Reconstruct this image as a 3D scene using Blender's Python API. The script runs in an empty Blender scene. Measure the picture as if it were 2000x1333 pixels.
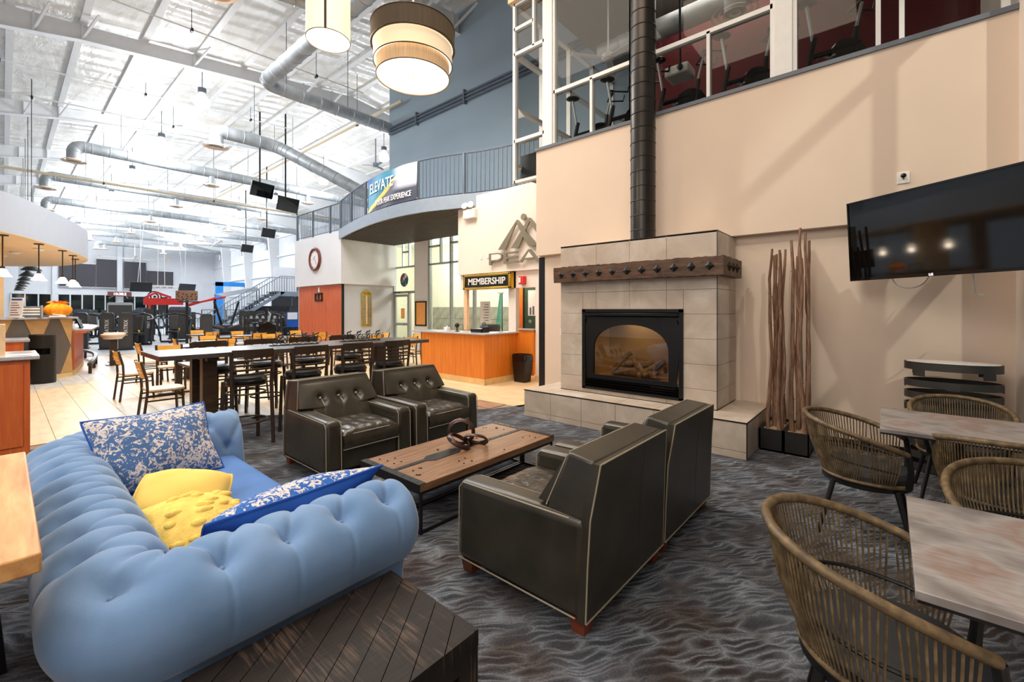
import bpy, bmesh, math, random
from mathutils import Vector, Matrix, Euler
random.seed(7)
R = math.radians
sc = bpy.context.scene
C = sc.collection
# ------------------------------------------------------------------ camera
cam = bpy.data.cameras.new('camera')
cam.sensor_width = 36.0
cam.lens = 15.393
cam.shift_y = -(666.5 - 605.0) / 2000.0
cam.clip_start = 0.05
cam.clip_end = 300
camo = bpy.data.objects.new('camera', cam)
C.objects.link(camo)
camo.location = (0, 0, 1.57)
camo.rotation_euler = (R(90), 0, R(-49.322))
sc.camera = camo
# ------------------------------------------------------------------ exposure, world, lights
sc.view_settings.view_transform = 'Standard'
sc.view_settings.look = 'None'
sc.view_settings.gamma = 1.0
sc.view_settings.use_curve_mapping = False
sc.view_settings.exposure = 0.0
w = bpy.data.worlds.new('world')
sc.world = w
w.use_nodes = True
bg = w.node_tree.nodes['Background']
bg.inputs[0].default_value = (0.55, 0.66, 0.85, 1)
bg.inputs[1].default_value = 0.12

def lamp(name, kind, loc, energy, col, rot=(0, 0, 0), size=1.0, size_y=None, spot=None, blend=.6):
    l = bpy.data.lights.new(name, kind)
    l.energy = energy
    l.color = col
    if kind == 'AREA':
        l.size = size
        if size_y:
            l.shape = 'RECTANGLE'
            l.size_y = size_y
    else:
        l.shadow_soft_size = size
    if spot:
        l.spot_size = R(spot)
        l.spot_blend = blend
    o = bpy.data.objects.new(name, l)
    C.objects.link(o)
    o.location = loc
    o.rotation_euler = rot
    return o

WARM = (1.0, 0.80, 0.60)
COOL = (0.93, 0.96, 1.0)
# lounge: added fill lights without fixtures, high above the seating
lamp('lounge_fill', 'AREA', (2.2, 2.0, 7.8), 190, (1.0, .82, .64), size=3.0)
lamp('lounge_fill', 'AREA', (3.4, 5.8, 8.4), 210, (1.0, .86, .72), size=3.0)
lamp('entrance_fill', 'AREA', (-3.0, 1.6, 5.0), 230, (1.0, .93, .86), rot=(R(40), 0, R(-65)), size=3.5)  # added fill light on the entrance side, no fixture behind it
lamp('membership_fill', 'AREA', (5.4, 7.2, 6.4), 150, (1.0, .88, .74), rot=(0, R(-25), 0), size=1.5)  # added area light that brightens the membership wall
lamp('cafe_fill', 'AREA', (3.2, 12.5, 9.6), 820, (.96, .97, 1.0), size=4.0)  # added cool fill over the cafe and clock box
lamp('street_lamp', 'SPOT', (.6, -4.5, 8.0), 1050, (1.0, .93, .82), rot=Vector((5.55, 3.9, -5.2)).to_track_quat('-Z', 'Y').to_euler(), size=.08, spot=30, blend=.5)
BAYS = [(x, y) for y in (20.0, 26.6, 33.9, 41.5, 49.2, 56.9, 64.6) for x in (5.0, 13.0)]
for gx, gy in BAYS:
    lamp('high_bay_light', 'POINT', (gx, gy, 9.15), min(820, 420 + (gy - 20) * 12), COOL, size=.35)
# ------------------------------------------------------------------ materials
def lin(c):
    c = c / 255.0
    return c / 12.92 if c <= .04045 else ((c + .055) / 1.055) ** 2.4

def rgb(r, g, b):
    return (lin(r), lin(g), lin(b), 1)

class NT:
    def __init__(s, name):
        s.m = bpy.data.materials.new(name)
        s.m.use_nodes = True
        s.t = s.m.node_tree
        s.b = s.t.nodes['Principled BSDF']

    def n(s, typ, **kw):
        nd = s.t.nodes.new(typ)
        for k, v in kw.items():
            setattr(nd, k, v)
        return nd

    def l(s, a, b):
        s.t.links.new(a, b)

    def coord(s, scale=(1, 1, 1), rot=(0, 0, 0), loc=(0, 0, 0), which='Object'):
        tc = s.n('ShaderNodeTexCoord')
        mp = s.n('ShaderNodeMapping')
        mp.inputs['Scale'].default_value = scale
        mp.inputs['Rotation'].default_value = rot
        mp.inputs['Location'].default_value = loc
        if which == 'World':
            g = s.n('ShaderNodeNewGeometry')
            s.l(g.outputs['Position'], mp.inputs[0])
        else:
            s.l(tc.outputs[which], mp.inputs[0])
        return mp.outputs[0]

    def noise(s, vec, scale=5, detail=3, rough=.5, dist=0):
        nd = s.n('ShaderNodeTexNoise')
        nd.inputs['Scale'].default_value = scale
        nd.inputs['Detail'].default_value = detail
        nd.inputs['Roughness'].default_value = rough
        nd.inputs['Distortion'].default_value = dist
        s.l(vec, nd.inputs['Vector'])
        return nd.outputs['Fac']

    def ramp(s, fac, stops, interp='LINEAR'):
        r = s.n('ShaderNodeValToRGB')
        r.color_ramp.interpolation = interp
        e = r.color_ramp.elements
        while len(e) < len(stops):
            e.new(.5)
        for i, (p, c) in enumerate(stops):
            e[i].position = p
            e[i].color = c
        s.l(fac, r.inputs[0])
        return r.outputs[0]

    def mix(s, fac, a, b, mode='MIX'):
        m = s.n('ShaderNodeMix', data_type='RGBA', blend_type=mode)
        for i, v in ((0, fac), (6, a), (7, b)):
            if hasattr(v, 'links'):
                s.l(v, m.inputs[i])
            else:
                m.inputs[i].default_value = v
        return m.outputs[2]

    def bump(s, h, strength=.3, dist=.01):
        b = s.n('ShaderNodeBump')
        b.inputs['Strength'].default_value = strength
        b.inputs['Distance'].default_value = dist
        s.l(h, b.inputs['Height'])
        s.l(b.outputs[0], s.b.inputs['Normal'])

    def base(s, col):
        if hasattr(col, 'links'):
            s.l(col, s.b.inputs['Base Color'])
        else:
            s.b.inputs['Base Color'].default_value = col

    def pr(s, rough=.5, metal=0, spec=.5, **kw):
        s.b.inputs['Roughness'].default_value = rough
        s.b.inputs['Metallic'].default_value = metal
        s.b.inputs['Specular IOR Level'].default_value = spec
        for k, v in kw.items():
            s.b.inputs[k].default_value = v

M = {}

def plain(key, col, rough=.5, metal=0, spec=.5, var=.12, vs=6, bump=0, bs=60, which='Object'):
    """a plain finish with a little procedural tone variation and optional fine relief"""
    t = NT(key)
    v = t.coord(which=which)
    f = t.noise(v, vs, 3)
    a = tuple(min(1, c * (1 - var)) for c in col[:3]) + (1,)
    b = tuple(min(1, c * (1 + var)) for c in col[:3]) + (1,)
    t.base(t.ramp(f, [(.3, a), (.7, b)]))
    t.pr(rough, metal, spec)
    if bump:
        t.bump(t.noise(v, bs, 2), bump, .004)
    M[key] = t.m
    return t.m

def wood(key, c1, c2, stretch=(1, 12, 12), scale=2.5, rough=.4, bump=.1, dark=None):
    t = NT(key)
    v = t.coord(stretch)
    f = t.noise(v, scale, 5, .6, .4)
    st = [(.3, c1), (.68, c2)]
    if dark:
        st = [(.22, dark)] + [(.38, c1), (.7, c2)]
    t.base(t.ramp(f, st))
    t.pr(rough)
    if bump:
        t.bump(f, bump, .004)
    M[key] = t.m
    return t.m

def glow(key, col, strength, base=(.8, .8, .8, 1)):
    t = NT(key)
    t.base(base)
    t.b.inputs['Emission Color'].default_value = col
    t.b.inputs['Emission Strength'].default_value = strength
    t.pr(.6)
    M[key] = t.m
    return t.m

def glass(key, tint=(1, 1, 1, 1), refl=.08, rough=.02):
    t = NT(key)
    tr = t.n('ShaderNodeBsdfTransparent')
    tr.inputs[0].default_value = tint
    gl = t.n('ShaderNodeBsdfGlossy')
    gl.inputs['Roughness'].default_value = rough
    lw = t.n('ShaderNodeLayerWeight')
    pw = t.n('ShaderNodeMath', operation='POWER')
    pw.inputs[1].default_value = 5.0
    t.l(lw.outputs['Facing'], pw.inputs[0])
    ad = t.n('ShaderNodeMath', operation='MULTIPLY_ADD')
    ad.inputs[1].default_value = .35
    ad.inputs[2].default_value = refl
    t.l(pw.outputs[0], ad.inputs[0])
    mx = t.n('ShaderNodeMixShader')
    t.l(ad.outputs[0], mx.inputs[0])
    t.l(tr.outputs[0], mx.inputs[1])
    t.l(gl.outputs[0], mx.inputs[2])
    t.l(mx.outputs[0], t.t.nodes['Material Output'].inputs[0])
    M[key] = t.m
    return t.m

plain('wall_tan', rgb(222, 202, 183), .85, var=.03, vs=1.2, bump=.05, bs=180)
plain('wall_cream', rgb(232, 220, 208), .85, var=.03, vs=1.2, bump=.05, bs=180)
plain('wall_white', rgb(226, 229, 234), .85, var=.03, vs=1.0)
plain('wall_grey', rgb(196, 199, 206), .85, var=.03, vs=1.0)
plain('wall_blue', rgb(152, 170, 183), .85, var=.06, vs=.4)
plain('wall_red', rgb(96, 22, 26), .8, var=.08, vs=.6)
plain('wall_orange', rgb(236, 128, 40), .8, var=.04)
plain('canopy_white', rgb(194, 204, 218), .8, var=.02)
plain('beam_white', rgb(226, 228, 230), .7, var=.03)
plain('canopy_tan', rgb(236, 208, 168), .8, var=.03)
plain('dark_ceiling', rgb(120, 116, 108), .8, var=.08)
plain('white_metal', rgb(228, 228, 226), .45, var=.03)
plain('grey_metal', rgb(96, 104, 114), .5, var=.05)
plain('rail_grey', rgb(92, 104, 118), .5, var=.05)
plain('fascia_grey', rgb(140, 154, 170), .6, var=.04)
plain('dark_deck', rgb(74, 70, 66), .6, var=.1)
plain('alum', rgb(170, 176, 178), .4, .5, var=.05)
plain('black_metal', rgb(22, 22, 23), .45, .2, var=.1)
plain('black_plastic', rgb(14, 14, 15), .35, var=.1)
plain('black_gloss', rgb(8, 8, 9), .12, var=.1)
plain('charcoal', rgb(46, 48, 52), .5, var=.1)
plain('shroud_blue', rgb(64, 80, 98), .35, var=.1)
plain('bronze_metal', rgb(60, 47, 36), .42, .35, var=.15)
plain('chimney', rgb(52, 49, 46), .34, .6, var=.12, vs=4)
plain('chrome', rgb(205, 205, 205), .2, 1, var=.02)
plain('brass', rgb(206, 168, 74), .25, 1, var=.05)
plain('pewter', rgb(150, 140, 120), .42, .6, var=.06)
plain('sprinkler_cream', rgb(226, 208, 176), .6, var=.05)
plain('red_paint', rgb(214, 40, 34), .4, var=.08)
plain('blue_paint', rgb(28, 138, 222), .5, var=.05)
plain('leather_black', rgb(20, 19, 19), .28, var=.2, vs=9, bump=.12, bs=120)
plain('piping', rgb(150, 142, 122), .6, var=.08)
plain('button', rgb(206, 180, 146), .35, .3, var=.05)
plain('pad', rgb(58, 54, 50), .55, var=.1)
plain('paper', rgb(236, 236, 240), .8, var=.03)
plain('paper_orange', rgb(244, 176, 100), .8, var=.04)
plain('lid_white', rgb(230, 228, 222), .5, var=.03)
plain('rubber_floor', rgb(186, 190, 196), .6, var=.08, vs=3)
plain('shade_dark', rgb(76, 74, 80), .8, var=.05)
plain('orange_plush', rgb(250, 150, 20), .9, var=.15, vs=14, bump=.5, bs=40)
plain('pebble', rgb(176, 160, 136), .7, var=.3, vs=40)
plain('red_sign', rgb(216, 50, 40), .4)
plain('teal', rgb(110, 190, 170), .8, var=.15)
plain('green_frame', rgb(52, 84, 66), .6, var=.2, vs=8)
plain('dark_glass', rgb(14, 26, 28), .06, var=.4, vs=.6)
plain('tv_screen', rgb(6, 7, 8), .05, var=.1)
plain('base_tile', rgb(224, 186, 126), .5, var=.1, vs=6)
plain('granite', rgb(176, 176, 180), .2, var=.25, vs=90)
plain('marble', rgb(226, 224, 222), .25, var=.06, vs=5)
plain('grey_laminate', rgb(96, 87, 80), .45, var=.05)
plain('tan_laminate', rgb(188, 144, 90), .4, var=.1, vs=8)
plain('skin_tile', rgb(150, 146, 128), .6, var=.25, vs=3)
plain('diffuser_tan', rgb(238, 216, 194), .6, var=.05)
plain('knot_bronze', rgb(74, 56, 50), .3, .5, var=.25, vs=14)
wood('cherry', rgb(188, 84, 34), rgb(214, 112, 52), (9, 9, .7), 2.2, .38, .05)
wood('cherry_panel', rgb(186, 82, 40), rgb(214, 112, 62), (10, 10, .7), 2.2, .38, .04)
wood('desk_wood', rgb(206, 108, 28), rgb(226, 134, 44), (10, 10, .6), 2.2, .34, .04)
wood('maple', rgb(230, 160, 50), rgb(246, 184, 78), (1.5, 1.5, 8), 3, .4, .05)
wood('maple_light', rgb(222, 184, 138), rgb(240, 208, 166), (2, 8, 2), 3, .4, .05)
wood('bar_top', rgb(50, 44, 42), rgb(78, 70, 66), (1.2, 12, 12), 3, .28, .1)
wood('walnut', rgb(44, 31, 22), rgb(74, 54, 36), (2, 2, 9), 3, .38, .06)
wood('mango', rgb(196, 140, 82), rgb(228, 178, 116), (9, 1, 9), 2.4, .42, .12, rgb(150, 98, 50))
wood('rustic', rgb(112, 80, 54), rgb(154, 114, 80), (1.2, 18, 18), 3.4, .45, .4, rgb(52, 34, 22))
wood('mantel', rgb(66, 45, 31), rgb(108, 77, 54), (10, 1.3, 10), 3, .55, .6, rgb(30, 20, 15))
wood('foot_wood', rgb(96, 44, 26), rgb(124, 60, 36), (2, 2, 8), 3, .4, .03)
wood('bark', rgb(104, 74, 56), rgb(156, 120, 96), (14, 14, 2), 3, .8, .8, rgb(66, 46, 36))
wood('black_wood', rgb(20, 19, 18), rgb(34, 31, 29), (2, 2, 12), 3, .5, .2)
wood('log', rgb(96, 76, 60), rgb(150, 122, 98), (4, 4, 4), 4, .85, .7, rgb(40, 32, 26))
glow('bulb_white', (.95, .97, 1, 1), 20)
glow('bulb_warm', (1, .82, .58, 1), 7)
glow('diffuser_warm', (1, .86, .66, 1), 3.2)
glow('shade_ivory', (1, .84, .62, 1), .62, rgb(240, 226, 198))
glow('shade_cream', (1, .78, .52, 1), .5, rgb(226, 202, 164))
glow('red_led', (1, .05, .04, 1), 3)
glow('white_led', (1, .9, .9, 1), 4)
plain('room_cream', rgb(228, 226, 204), .85, var=.03)
glow('purple_neon', (.8, .3, 1, 1), 2.0)
glow('panel_light', (.95, .97, 1, 1), 1.2)
glass('pane', (.93, .96, .95, 1), .03)
glass('pane_room', (.78, .79, .78, 1), .012)
glass('pane_fire', (.86, .80, .70, 1), .10)

def mk():
    # galvanised duct: spiral seams as fine relief on the metal
    t = NT('galvanised')
    v = t.coord()
    t.base(t.ramp(t.noise(v, 3, 4), [(.3, rgb(150, 156, 160)), (.7, rgb(186, 191, 194))]))
    t.pr(.5, .45)
    M['galvanised'] = t.m
    # carpet
    t = NT('carpet')
    v = t.coord((1, 1, 1), (0, 0, R(38)), which='World')
    big = t.noise(v, 2.0, 2)
    n1 = t.noise(v, 3.2, 3)
    mp = t.n('ShaderNodeVectorMath', operation='SCALE')
    w1 = t.n('ShaderNodeTexNoise')
    w1.inputs['Scale'].default_value = 3.5
    w1.inputs['Detail'].default_value = 2
    t.l(v, w1.inputs['Vector'])
    t.l(w1.outputs['Color'], mp.inputs[0])
    mp.inputs['Scale'].default_value = .2
    add = t.n('ShaderNodeVectorMath', operation='ADD')
    t.l(v, add.inputs[0])
    t.l(mp.outputs[0], add.inputs[1])
    st = t.n('ShaderNodeMapping')
    st.inputs['Scale'].default_value = (4.2, 26, 1)
    t.l(add.outputs[0], st.inputs[0])
    vo = t.n('ShaderNodeTexVoronoi', feature='DISTANCE_TO_EDGE')
    vo.inputs['Scale'].default_value = 1.0
    t.l(st.outputs[0], vo.inputs['Vector'])
    line = t.ramp(vo.outputs['Distance'], [(.0, (.8, .8, .8, 1)), (.10, (.32, .32, .32, 1)), (.26, (0, 0, 0, 1))])
    fine = t.noise(v, 90, 4, .8)
    ground = t.ramp(big, [(.36, rgb(64, 57, 55)), (.6, rgb(72, 77, 85))])
    lit = t.ramp(n1, [(.35, rgb(98, 92, 90)), (.65, rgb(156, 166, 178))])  # pale streak tones of the carpet's own pattern
    col = t.mix(line, ground, lit)
    col = t.mix(.75, col, t.ramp(fine, [(.3, (.25, .25, .25, 1)), (.7, (1.25, 1.25, 1.25, 1))]), 'MULTIPLY')
    t.base(col)
    t.pr(.95, 0, .1)
    t.bump(fine, .6, .006)
    M['carpet'] = t.m
    # floor tiles
    for key, a, b in (('tile_tan', rgb(222, 190, 146), rgb(238, 212, 172)), ('tile_grey', rgb(186, 178, 166), rgb(214, 208, 196)), ('tile_brown', rgb(150, 116, 94), rgb(182, 146, 120))):
        t = NT(key)
        v = t.coord((4, 1, 1), which='World')
        t.base(t.ramp(t.noise(v, 2.2, 4), [(.3, a), (.7, b)]))
        t.pr(.42)
        M[key] = t.m
    plain('grout', rgb(150, 134, 112), .8)
    # fireplace tile
    t = NT('stone_tile')
    v = t.coord(which='World')
    f = t.noise(v, 2.2, 6, .62, .6)
    t.base(t.ramp(f, [(.28, rgb(172, 157, 142)), (.5, rgb(192, 178, 163)), (.72, rgb(212, 202, 190))]))
    t.pr(.42)
    M['stone_tile'] = t.m
    # insulation blanket with sagging folds
    t = NT('insulation')
    v = t.coord((1, .35, 1), which='World')
    f = t.noise(v, 2.6, 4, .55, .5)
    big = t.noise(t.coord(which='World'), .35, 2)
    c = t.ramp(f, [(.3, rgb(216, 213, 205)), (.7, rgb(240, 239, 236))])
    t.base(t.mix(t.ramp(big, [(.56, (0, 0, 0, 1)), (.75, (.5, .5, .5, 1))]), c, rgb(214, 200, 170)))
    t.pr(.34)
    wv = t.n('ShaderNodeTexWave', bands_direction='Y')
    wv.inputs['Scale'].default_value = .42
    wv.inputs['Distortion'].default_value = 3.0
    t.l(t.coord(which='World'), wv.inputs['Vector'])
    t.bump(t.mix(.5, f, wv.outputs['Fac']), .8, .16)
    M['insulation'] = t.m
    # sofa fabric
    t = NT('blue_velvet')
    v = t.coord()
    t.base(t.ramp(t.noise(v, 3, 4), [(.3, rgb(98, 132, 174)), (.7, rgb(120, 152, 192))]))
    t.pr(.78, 0, .25)
    t.b.inputs['Sheen Weight'].default_value = .35
    t.b.inputs['Sheen Roughness'].default_value = .4
    t.bump(t.noise(v, 260, 2), .25, .002)
    M['blue_velvet'] = t.m
    plain('blue_seat', rgb(74, 118, 182), .8, var=.08, vs=4, bump=.1, bs=200)
    plain('royal_blue', rgb(28, 86, 176), .8, var=.1, vs=8, bump=.1, bs=200)
    # leather
    t = NT('leather')
    v = t.coord()
    f = t.noise(v, 4, 4)
    t.base(t.ramp(f, [(.3, rgb(42, 39, 32)), (.7, rgb(60, 56, 46))]))
    t.pr(.33)
    cr = t.n('ShaderNodeTexVoronoi', feature='DISTANCE_TO_EDGE')
    cr.inputs['Scale'].default_value = 90
    t.l(v, cr.inputs['Vector'])
    t.bump(t.mix(.8, cr.outputs['Distance'], t.noise(v, 9, 3)), .12, .01)
    M['leather'] = t.m
    # seat leather with soft creases
    t = NT('leather_soft')
    v = t.coord((1, 2.2, 1))
    f = t.noise(v, 5, 3, .5, 1.2)
    t.base(t.ramp(f, [(.3, rgb(46, 42, 36)), (.7, rgb(66, 60, 50))]))
    t.pr(.26)
    t.bump(f, .35, .03)
    M['leather_soft'] = t.m
    # patterned blue and cream pillow cloth
    for key, blue in (('damask', rgb(76, 110, 160)), ('damask_royal', rgb(46, 100, 178))):
        t = NT(key)
        v = t.coord()
        a = t.noise(v, 30, 3, .6, 1.6)
        b = t.noise(v, 75, 2)
        e = t.noise(v, 4, 2)
        s = t.n('ShaderNodeMath', operation='MULTIPLY_ADD')
        t.l(e, s.inputs[0])
        s.inputs[1].default_value = .45
        t.l(a, s.inputs[2])
        s2 = t.n('ShaderNodeMath', operation='MULTIPLY_ADD')
        t.l(b, s2.inputs[0])
        s2.inputs[1].default_value = .22
        t.l(s.outputs[0], s2.inputs[2])
        t.base(t.ramp(s2.outputs[0], [(.845, blue), (.885, rgb(214, 206, 202))]))
        t.pr(.85, 0, .2)
        t.bump(b, .2, .003)
        M[key] = t.m
    plain('yellow_cloth', rgb(240, 206, 112), .85, 0, .2, var=.06, vs=5, bump=.15, bs=240)
    plain('yellow_fur', rgb(242, 208, 110), .9, 0, .2, var=.12, vs=30, bump=.8, bs=110)
    # rattan / rope
    t = NT('rattan')
    v = t.coord()
    t.base(t.ramp(t.noise(v, 22, 3), [(.3, rgb(74, 59, 40)), (.55, rgb(108, 89, 60)), (.8, rgb(142, 120, 86))]))
    t.pr(.5)
    t.bump(t.noise(v, 200, 2), .3, .003)
    M['rattan'] = t.m
    # distressed table laminate
    t = NT('distressed')
    v = t.coord((14, 2.0, 2))
    a = t.noise(v, 5, 4)
    e = t.noise(t.coord(), 3.2, 3)
    c = t.ramp(e, [(.34, rgb(122, 116, 114)), (.48, rgb(164, 159, 157)), (.58, rgb(150, 130, 120)), (.7, rgb(172, 168, 166))])
    t.base(t.mix(.5, c, t.ramp(a, [(.3, (.5, .48, .46, 1)), (.65, (1.0, 1.0, 1.0, 1))]), 'MULTIPLY'))
    t.pr(.38)
    t.bump(a, .15, .002)
    M['distressed'] = t.m
    # dark chevron planks of the side table
    t = NT('saw_wood')
    v = t.coord((1, 1, 1))
    a = t.noise(t.coord((3, 40, 3)), 3, 4)
    b = t.noise(t.coord((60, 3, 3)), 2, 3)
    e = t.noise(v, 5, 2)
    s = t.n('ShaderNodeMath', operation='MULTIPLY')
    t.l(b, s.inputs[0])
    t.l(e, s.inputs[1])
    c = t.ramp(a, [(.3, rgb(16, 13, 12)), (.75, rgb(36, 28, 24))])
    t.base(t.mix(t.ramp(s.outputs[0], [(.28, (0, 0, 0, 1)), (.42, (.4, .4, .4, 1))]), c, rgb(118, 96, 80)))
    t.pr(.6, 0, .3)
    t.bump(b, .3, .003)
    M['saw_wood'] = t.m
    # dark lamp cloth with vertical threads, lit from inside
    t = NT('shade_brown')
    v = t.coord((30, 30, .6))
    f = t.noise(v, 6, 2)
    t.base(t.ramp(f, [(.3, rgb(34, 28, 24)), (.7, rgb(66, 54, 42))]))
    t.pr(.85)
    t.b.inputs['Emission Color'].default_value = (1, .62, .28, 1)
    t.b.inputs['Emission Strength'].default_value = .05
    M['shade_brown'] = t.m
    t = NT('shade_linen')
    f = t.noise(t.coord((30, 30, .6)), 6, 2)
    t.base(t.ramp(f, [(.3, rgb(170, 130, 88)), (.7, rgb(206, 170, 124))]))
    t.pr(.85)
    t.b.inputs['Emission Color'].default_value = (1, .70, .42, 1)
    t.b.inputs['Emission Strength'].default_value = .22
    M['shade_linen'] = t.m
mk()
# ------------------------------------------------------------------ mesh helpers
class MB:
    def __init__(s):
        s.v = []
        s.f = []

    def add(s, vs, fs):
        n = len(s.v)
        s.v += [tuple(v) for v in vs]
        s.f += [tuple(i + n for i in f) for f in fs]
        return s

    def box(s, x0, x1, y0, y1, z0, z1):
        return s.add([(x0, y0, z0), (x1, y0, z0), (x1, y1, z0), (x0, y1, z0), (x0, y0, z1), (x1, y0, z1), (x1, y1, z1), (x0, y1, z1)],
                     [(0, 3, 2, 1), (4, 5, 6, 7), (0, 1, 5, 4), (1, 2, 6, 5), (2, 3, 7, 6), (3, 0, 4, 7)])

    def hexa(s, b, t):
        """bottom ring of 4 and top ring of 4"""
        return s.add(list(b) + list(t), [(0, 3, 2, 1), (4, 5, 6, 7), (0, 1, 5, 4), (1, 2, 6, 5), (2, 3, 7, 6), (3, 0, 4, 7)])

    def obox(s, c, size, rot=(0, 0, 0)):
        m = Euler(rot).to_matrix()
        hx, hy, hz = (d / 2 for d in size)
        c = Vector(c)
        q = [c + m @ Vector(p) for p in ((-hx, -hy, -hz), (hx, -hy, -hz), (hx, hy, -hz), (-hx, hy, -hz), (-hx, -hy, hz), (hx, -hy, hz), (hx, hy, hz), (-hx, hy, hz))]
        return s.hexa(q[:4], q[4:])

    def bar(s, p, q, w, h=None, up=(0, 0, 1)):
        """rectangular bar from p to q"""
        h = h or w
        p, q = Vector(p), Vector(q)
        d = (q - p).normalized()
        up = Vector(up)
        if abs(d.dot(up)) > .97:
            up = Vector((1, 0, 0)) if abs(d.x) < .9 else Vector((0, 1, 0))
        sd = d.cross(up).normalized() * w / 2
        u = sd.cross(d).normalized() * h / 2
        return s.hexa([p - sd - u, p + sd - u, p + sd + u, p - sd + u], [q - sd - u, q + sd - u, q + sd + u, q - sd + u])

    def tube(s, pts, r, n=8, closed=False, flat=None, cap=True):
        pts = [Vector(p) for p in pts]
        k = len(pts)
        rs = r if isinstance(r, (list, tuple)) else [r] * k
        vs, fs = [], []
        prev = None
        for i, p in enumerate(pts):
            a = pts[(i - 1) % k] if (closed or i) else p
            b = pts[(i + 1) % k] if (closed or i < k - 1) else p
            d = (b - a)
            d = d.normalized() if d.length > 1e-9 else Vector((0, 0, 1))
            if prev is None:
                ref = Vector((0, 0, 1)) if abs(d.z) < .9 else Vector((1, 0, 0))
                u = d.cross(ref).normalized()
            else:
                u = (prev - d * prev.dot(d))
                u = u.normalized() if u.length > 1e-6 else d.orthogonal().normalized()
            prev = u
            v = d.cross(u)
            fa, fb = flat if flat else (1, 1)
            for j in range(n):
                t = 2 * math.pi * j / n
                vs.append(p + u * math.cos(t) * rs[i] * fa + v * math.sin(t) * rs[i] * fb)
        m = k if closed else k - 1
        for i in range(m):
            i2 = (i + 1) % k
            for j in range(n):
                j2 = (j + 1) % n
                fs.append((i * n + j, i * n + j2, i2 * n + j2, i2 * n + j))
        if not closed and cap:
            fs.append(tuple(reversed(range(n))))
            fs.append(tuple((k - 1) * n + j for j in range(n)))
        return s.add(vs, fs)

    def cyl(s, p, q, r, r2=None, n=14):
        return s.tube([p, q], [r, r if r2 is None else r2], n)

    def lathe(s, prof, c=(0, 0, 0), n=24, sx=1, sy=1, cap=True):
        vs, fs = [], []
        for (r, z) in prof:
            for j in range(n):
                t = 2 * math.pi * j / n
                vs.append((c[0] + r * sx * math.cos(t), c[1] + r * sy * math.sin(t), c[2] + z))
        for i in range(len(prof) - 1):
            for j in range(n):
                j2 = (j + 1) % n
                fs.append((i * n + j, i * n + j2, (i + 1) * n + j2, (i + 1) * n + j))
        if cap:
            fs.append(tuple(reversed(range(n))))
            fs.append(tuple((len(prof) - 1) * n + j for j in range(n)))
        return s.add(vs, fs)

    def prism(s, poly, a, b, plane='xy'):
        """poly in a plane, extruded from a to b along the missing axis"""
        def P(p, d):
            return {'xy': (p[0], p[1], d), 'xz': (p[0], d, p[1]), 'yz': (d, p[0], p[1])}[plane]
        n = len(poly)
        vs = [P(p, a) for p in poly] + [P(p, b) for p in poly]
        fs = [tuple(range(n)), tuple(reversed(range(n, 2 * n)))]
        fs += [(i, i + n, (i + 1) % n + n, (i + 1) % n) for i in range(n)]
        return s.add(vs, fs)

    def surf(s, fn, nu, nv, cu=False, cv=False):
        vs = [fn(i / (nu if cu else nu - 1), j / (nv if cv else nv - 1)) for i in range(nu) for j in range(nv)]
        fs = []
        for i in range(nu if cu else nu - 1):
            for j in range(nv if cv else nv - 1):
                a, b = (i + 1) % nu, (j + 1) % nv
                fs.append((i * nv + j, a * nv + j, a * nv + b, i * nv + b))
        return s.add(vs, fs)

    def sphere(s, c, r, nu=12, nv=8, sc_=(1, 1, 1)):
        return s.surf(lambda u, v: (c[0] + r * sc_[0] * math.sin(math.pi * v) * math.cos(2 * math.pi * u), c[1] + r * sc_[1] * math.sin(math.pi * v) * math.sin(2 * math.pi * u), c[2] + r * sc_[2] * math.cos(math.pi * v)), nu, nv, True)

    def ring(s, c, rad, r, axis='z', nu=24, nv=6, flat=None):
        pts = []
        for i in range(nu):
            t = 2 * math.pi * i / nu
            a, b = rad * math.cos(t), rad * math.sin(t)
            pts.append({'z': (c[0] + a, c[1] + b, c[2]), 'y': (c[0] + a, c[1], c[2] + b), 'x': (c[0], c[1] + a, c[2] + b)}[axis])
        return s.tube(pts, r, nv, True, flat)

    def build(s, name, mat, parent=None, loc=None, rot=None, smooth=True, bevel=0, seg=2, W=False, angle=38, sub=0):
        vs = s.v
        if W and parent is not None:
            off = Vector((0, 0, 0))
            p = parent
            while p is not None:
                off += p.location
                p = p.parent
            vs = [(a - off.x, b - off.y, c - off.z) for a, b, c in vs]
        me = bpy.data.meshes.new(name)
        me.from_pydata(vs, [], s.f)
        bm = bmesh.new()
        bm.from_mesh(me)
        bmesh.ops.recalc_face_normals(bm, faces=bm.faces)
        bm.to_mesh(me)
        bm.free()
        me.materials.append(M[mat] if isinstance(mat, str) else mat)
        if smooth:
            me.polygons.foreach_set('use_smooth', [True] * len(me.polygons))
            me.set_sharp_from_angle(angle=R(angle))
        o = bpy.data.objects.new(name, me)
        C.objects.link(o)
        if parent is not None:
            o.parent = parent
        if loc is not None:
            o.location = loc
        if rot is not None:
            o.rotation_euler = rot
        if bevel:
            md = o.modifiers.new('bevel', 'BEVEL')
            md.width = bevel
            md.segments = seg
            md.limit_method = 'ANGLE'
            md.angle_limit = R(40)
        if sub:
            md = o.modifiers.new('sub', 'SUBSURF')
            md.levels = md.render_levels = sub
        return o

def thing(name, label, cat, loc=(0, 0, 0), rotz=0, group=None):
    o = bpy.data.objects.new(name, None)
    o.empty_display_size = .1
    C.objects.link(o)
    o.location = loc
    o.rotation_euler = (0, 0, rotz)
    return tag(o, label, cat, group)

def tag(o, label, cat, group=None):
    o['label'] = label
    o['category'] = cat
    if group:
        o['group'] = group
    return o

def stru(o, label=None):
    o['kind'] = 'structure'
    if label:
        o['label'] = label
    return o

def stuff(o):
    o['kind'] = 'stuff'
    return o

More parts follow.
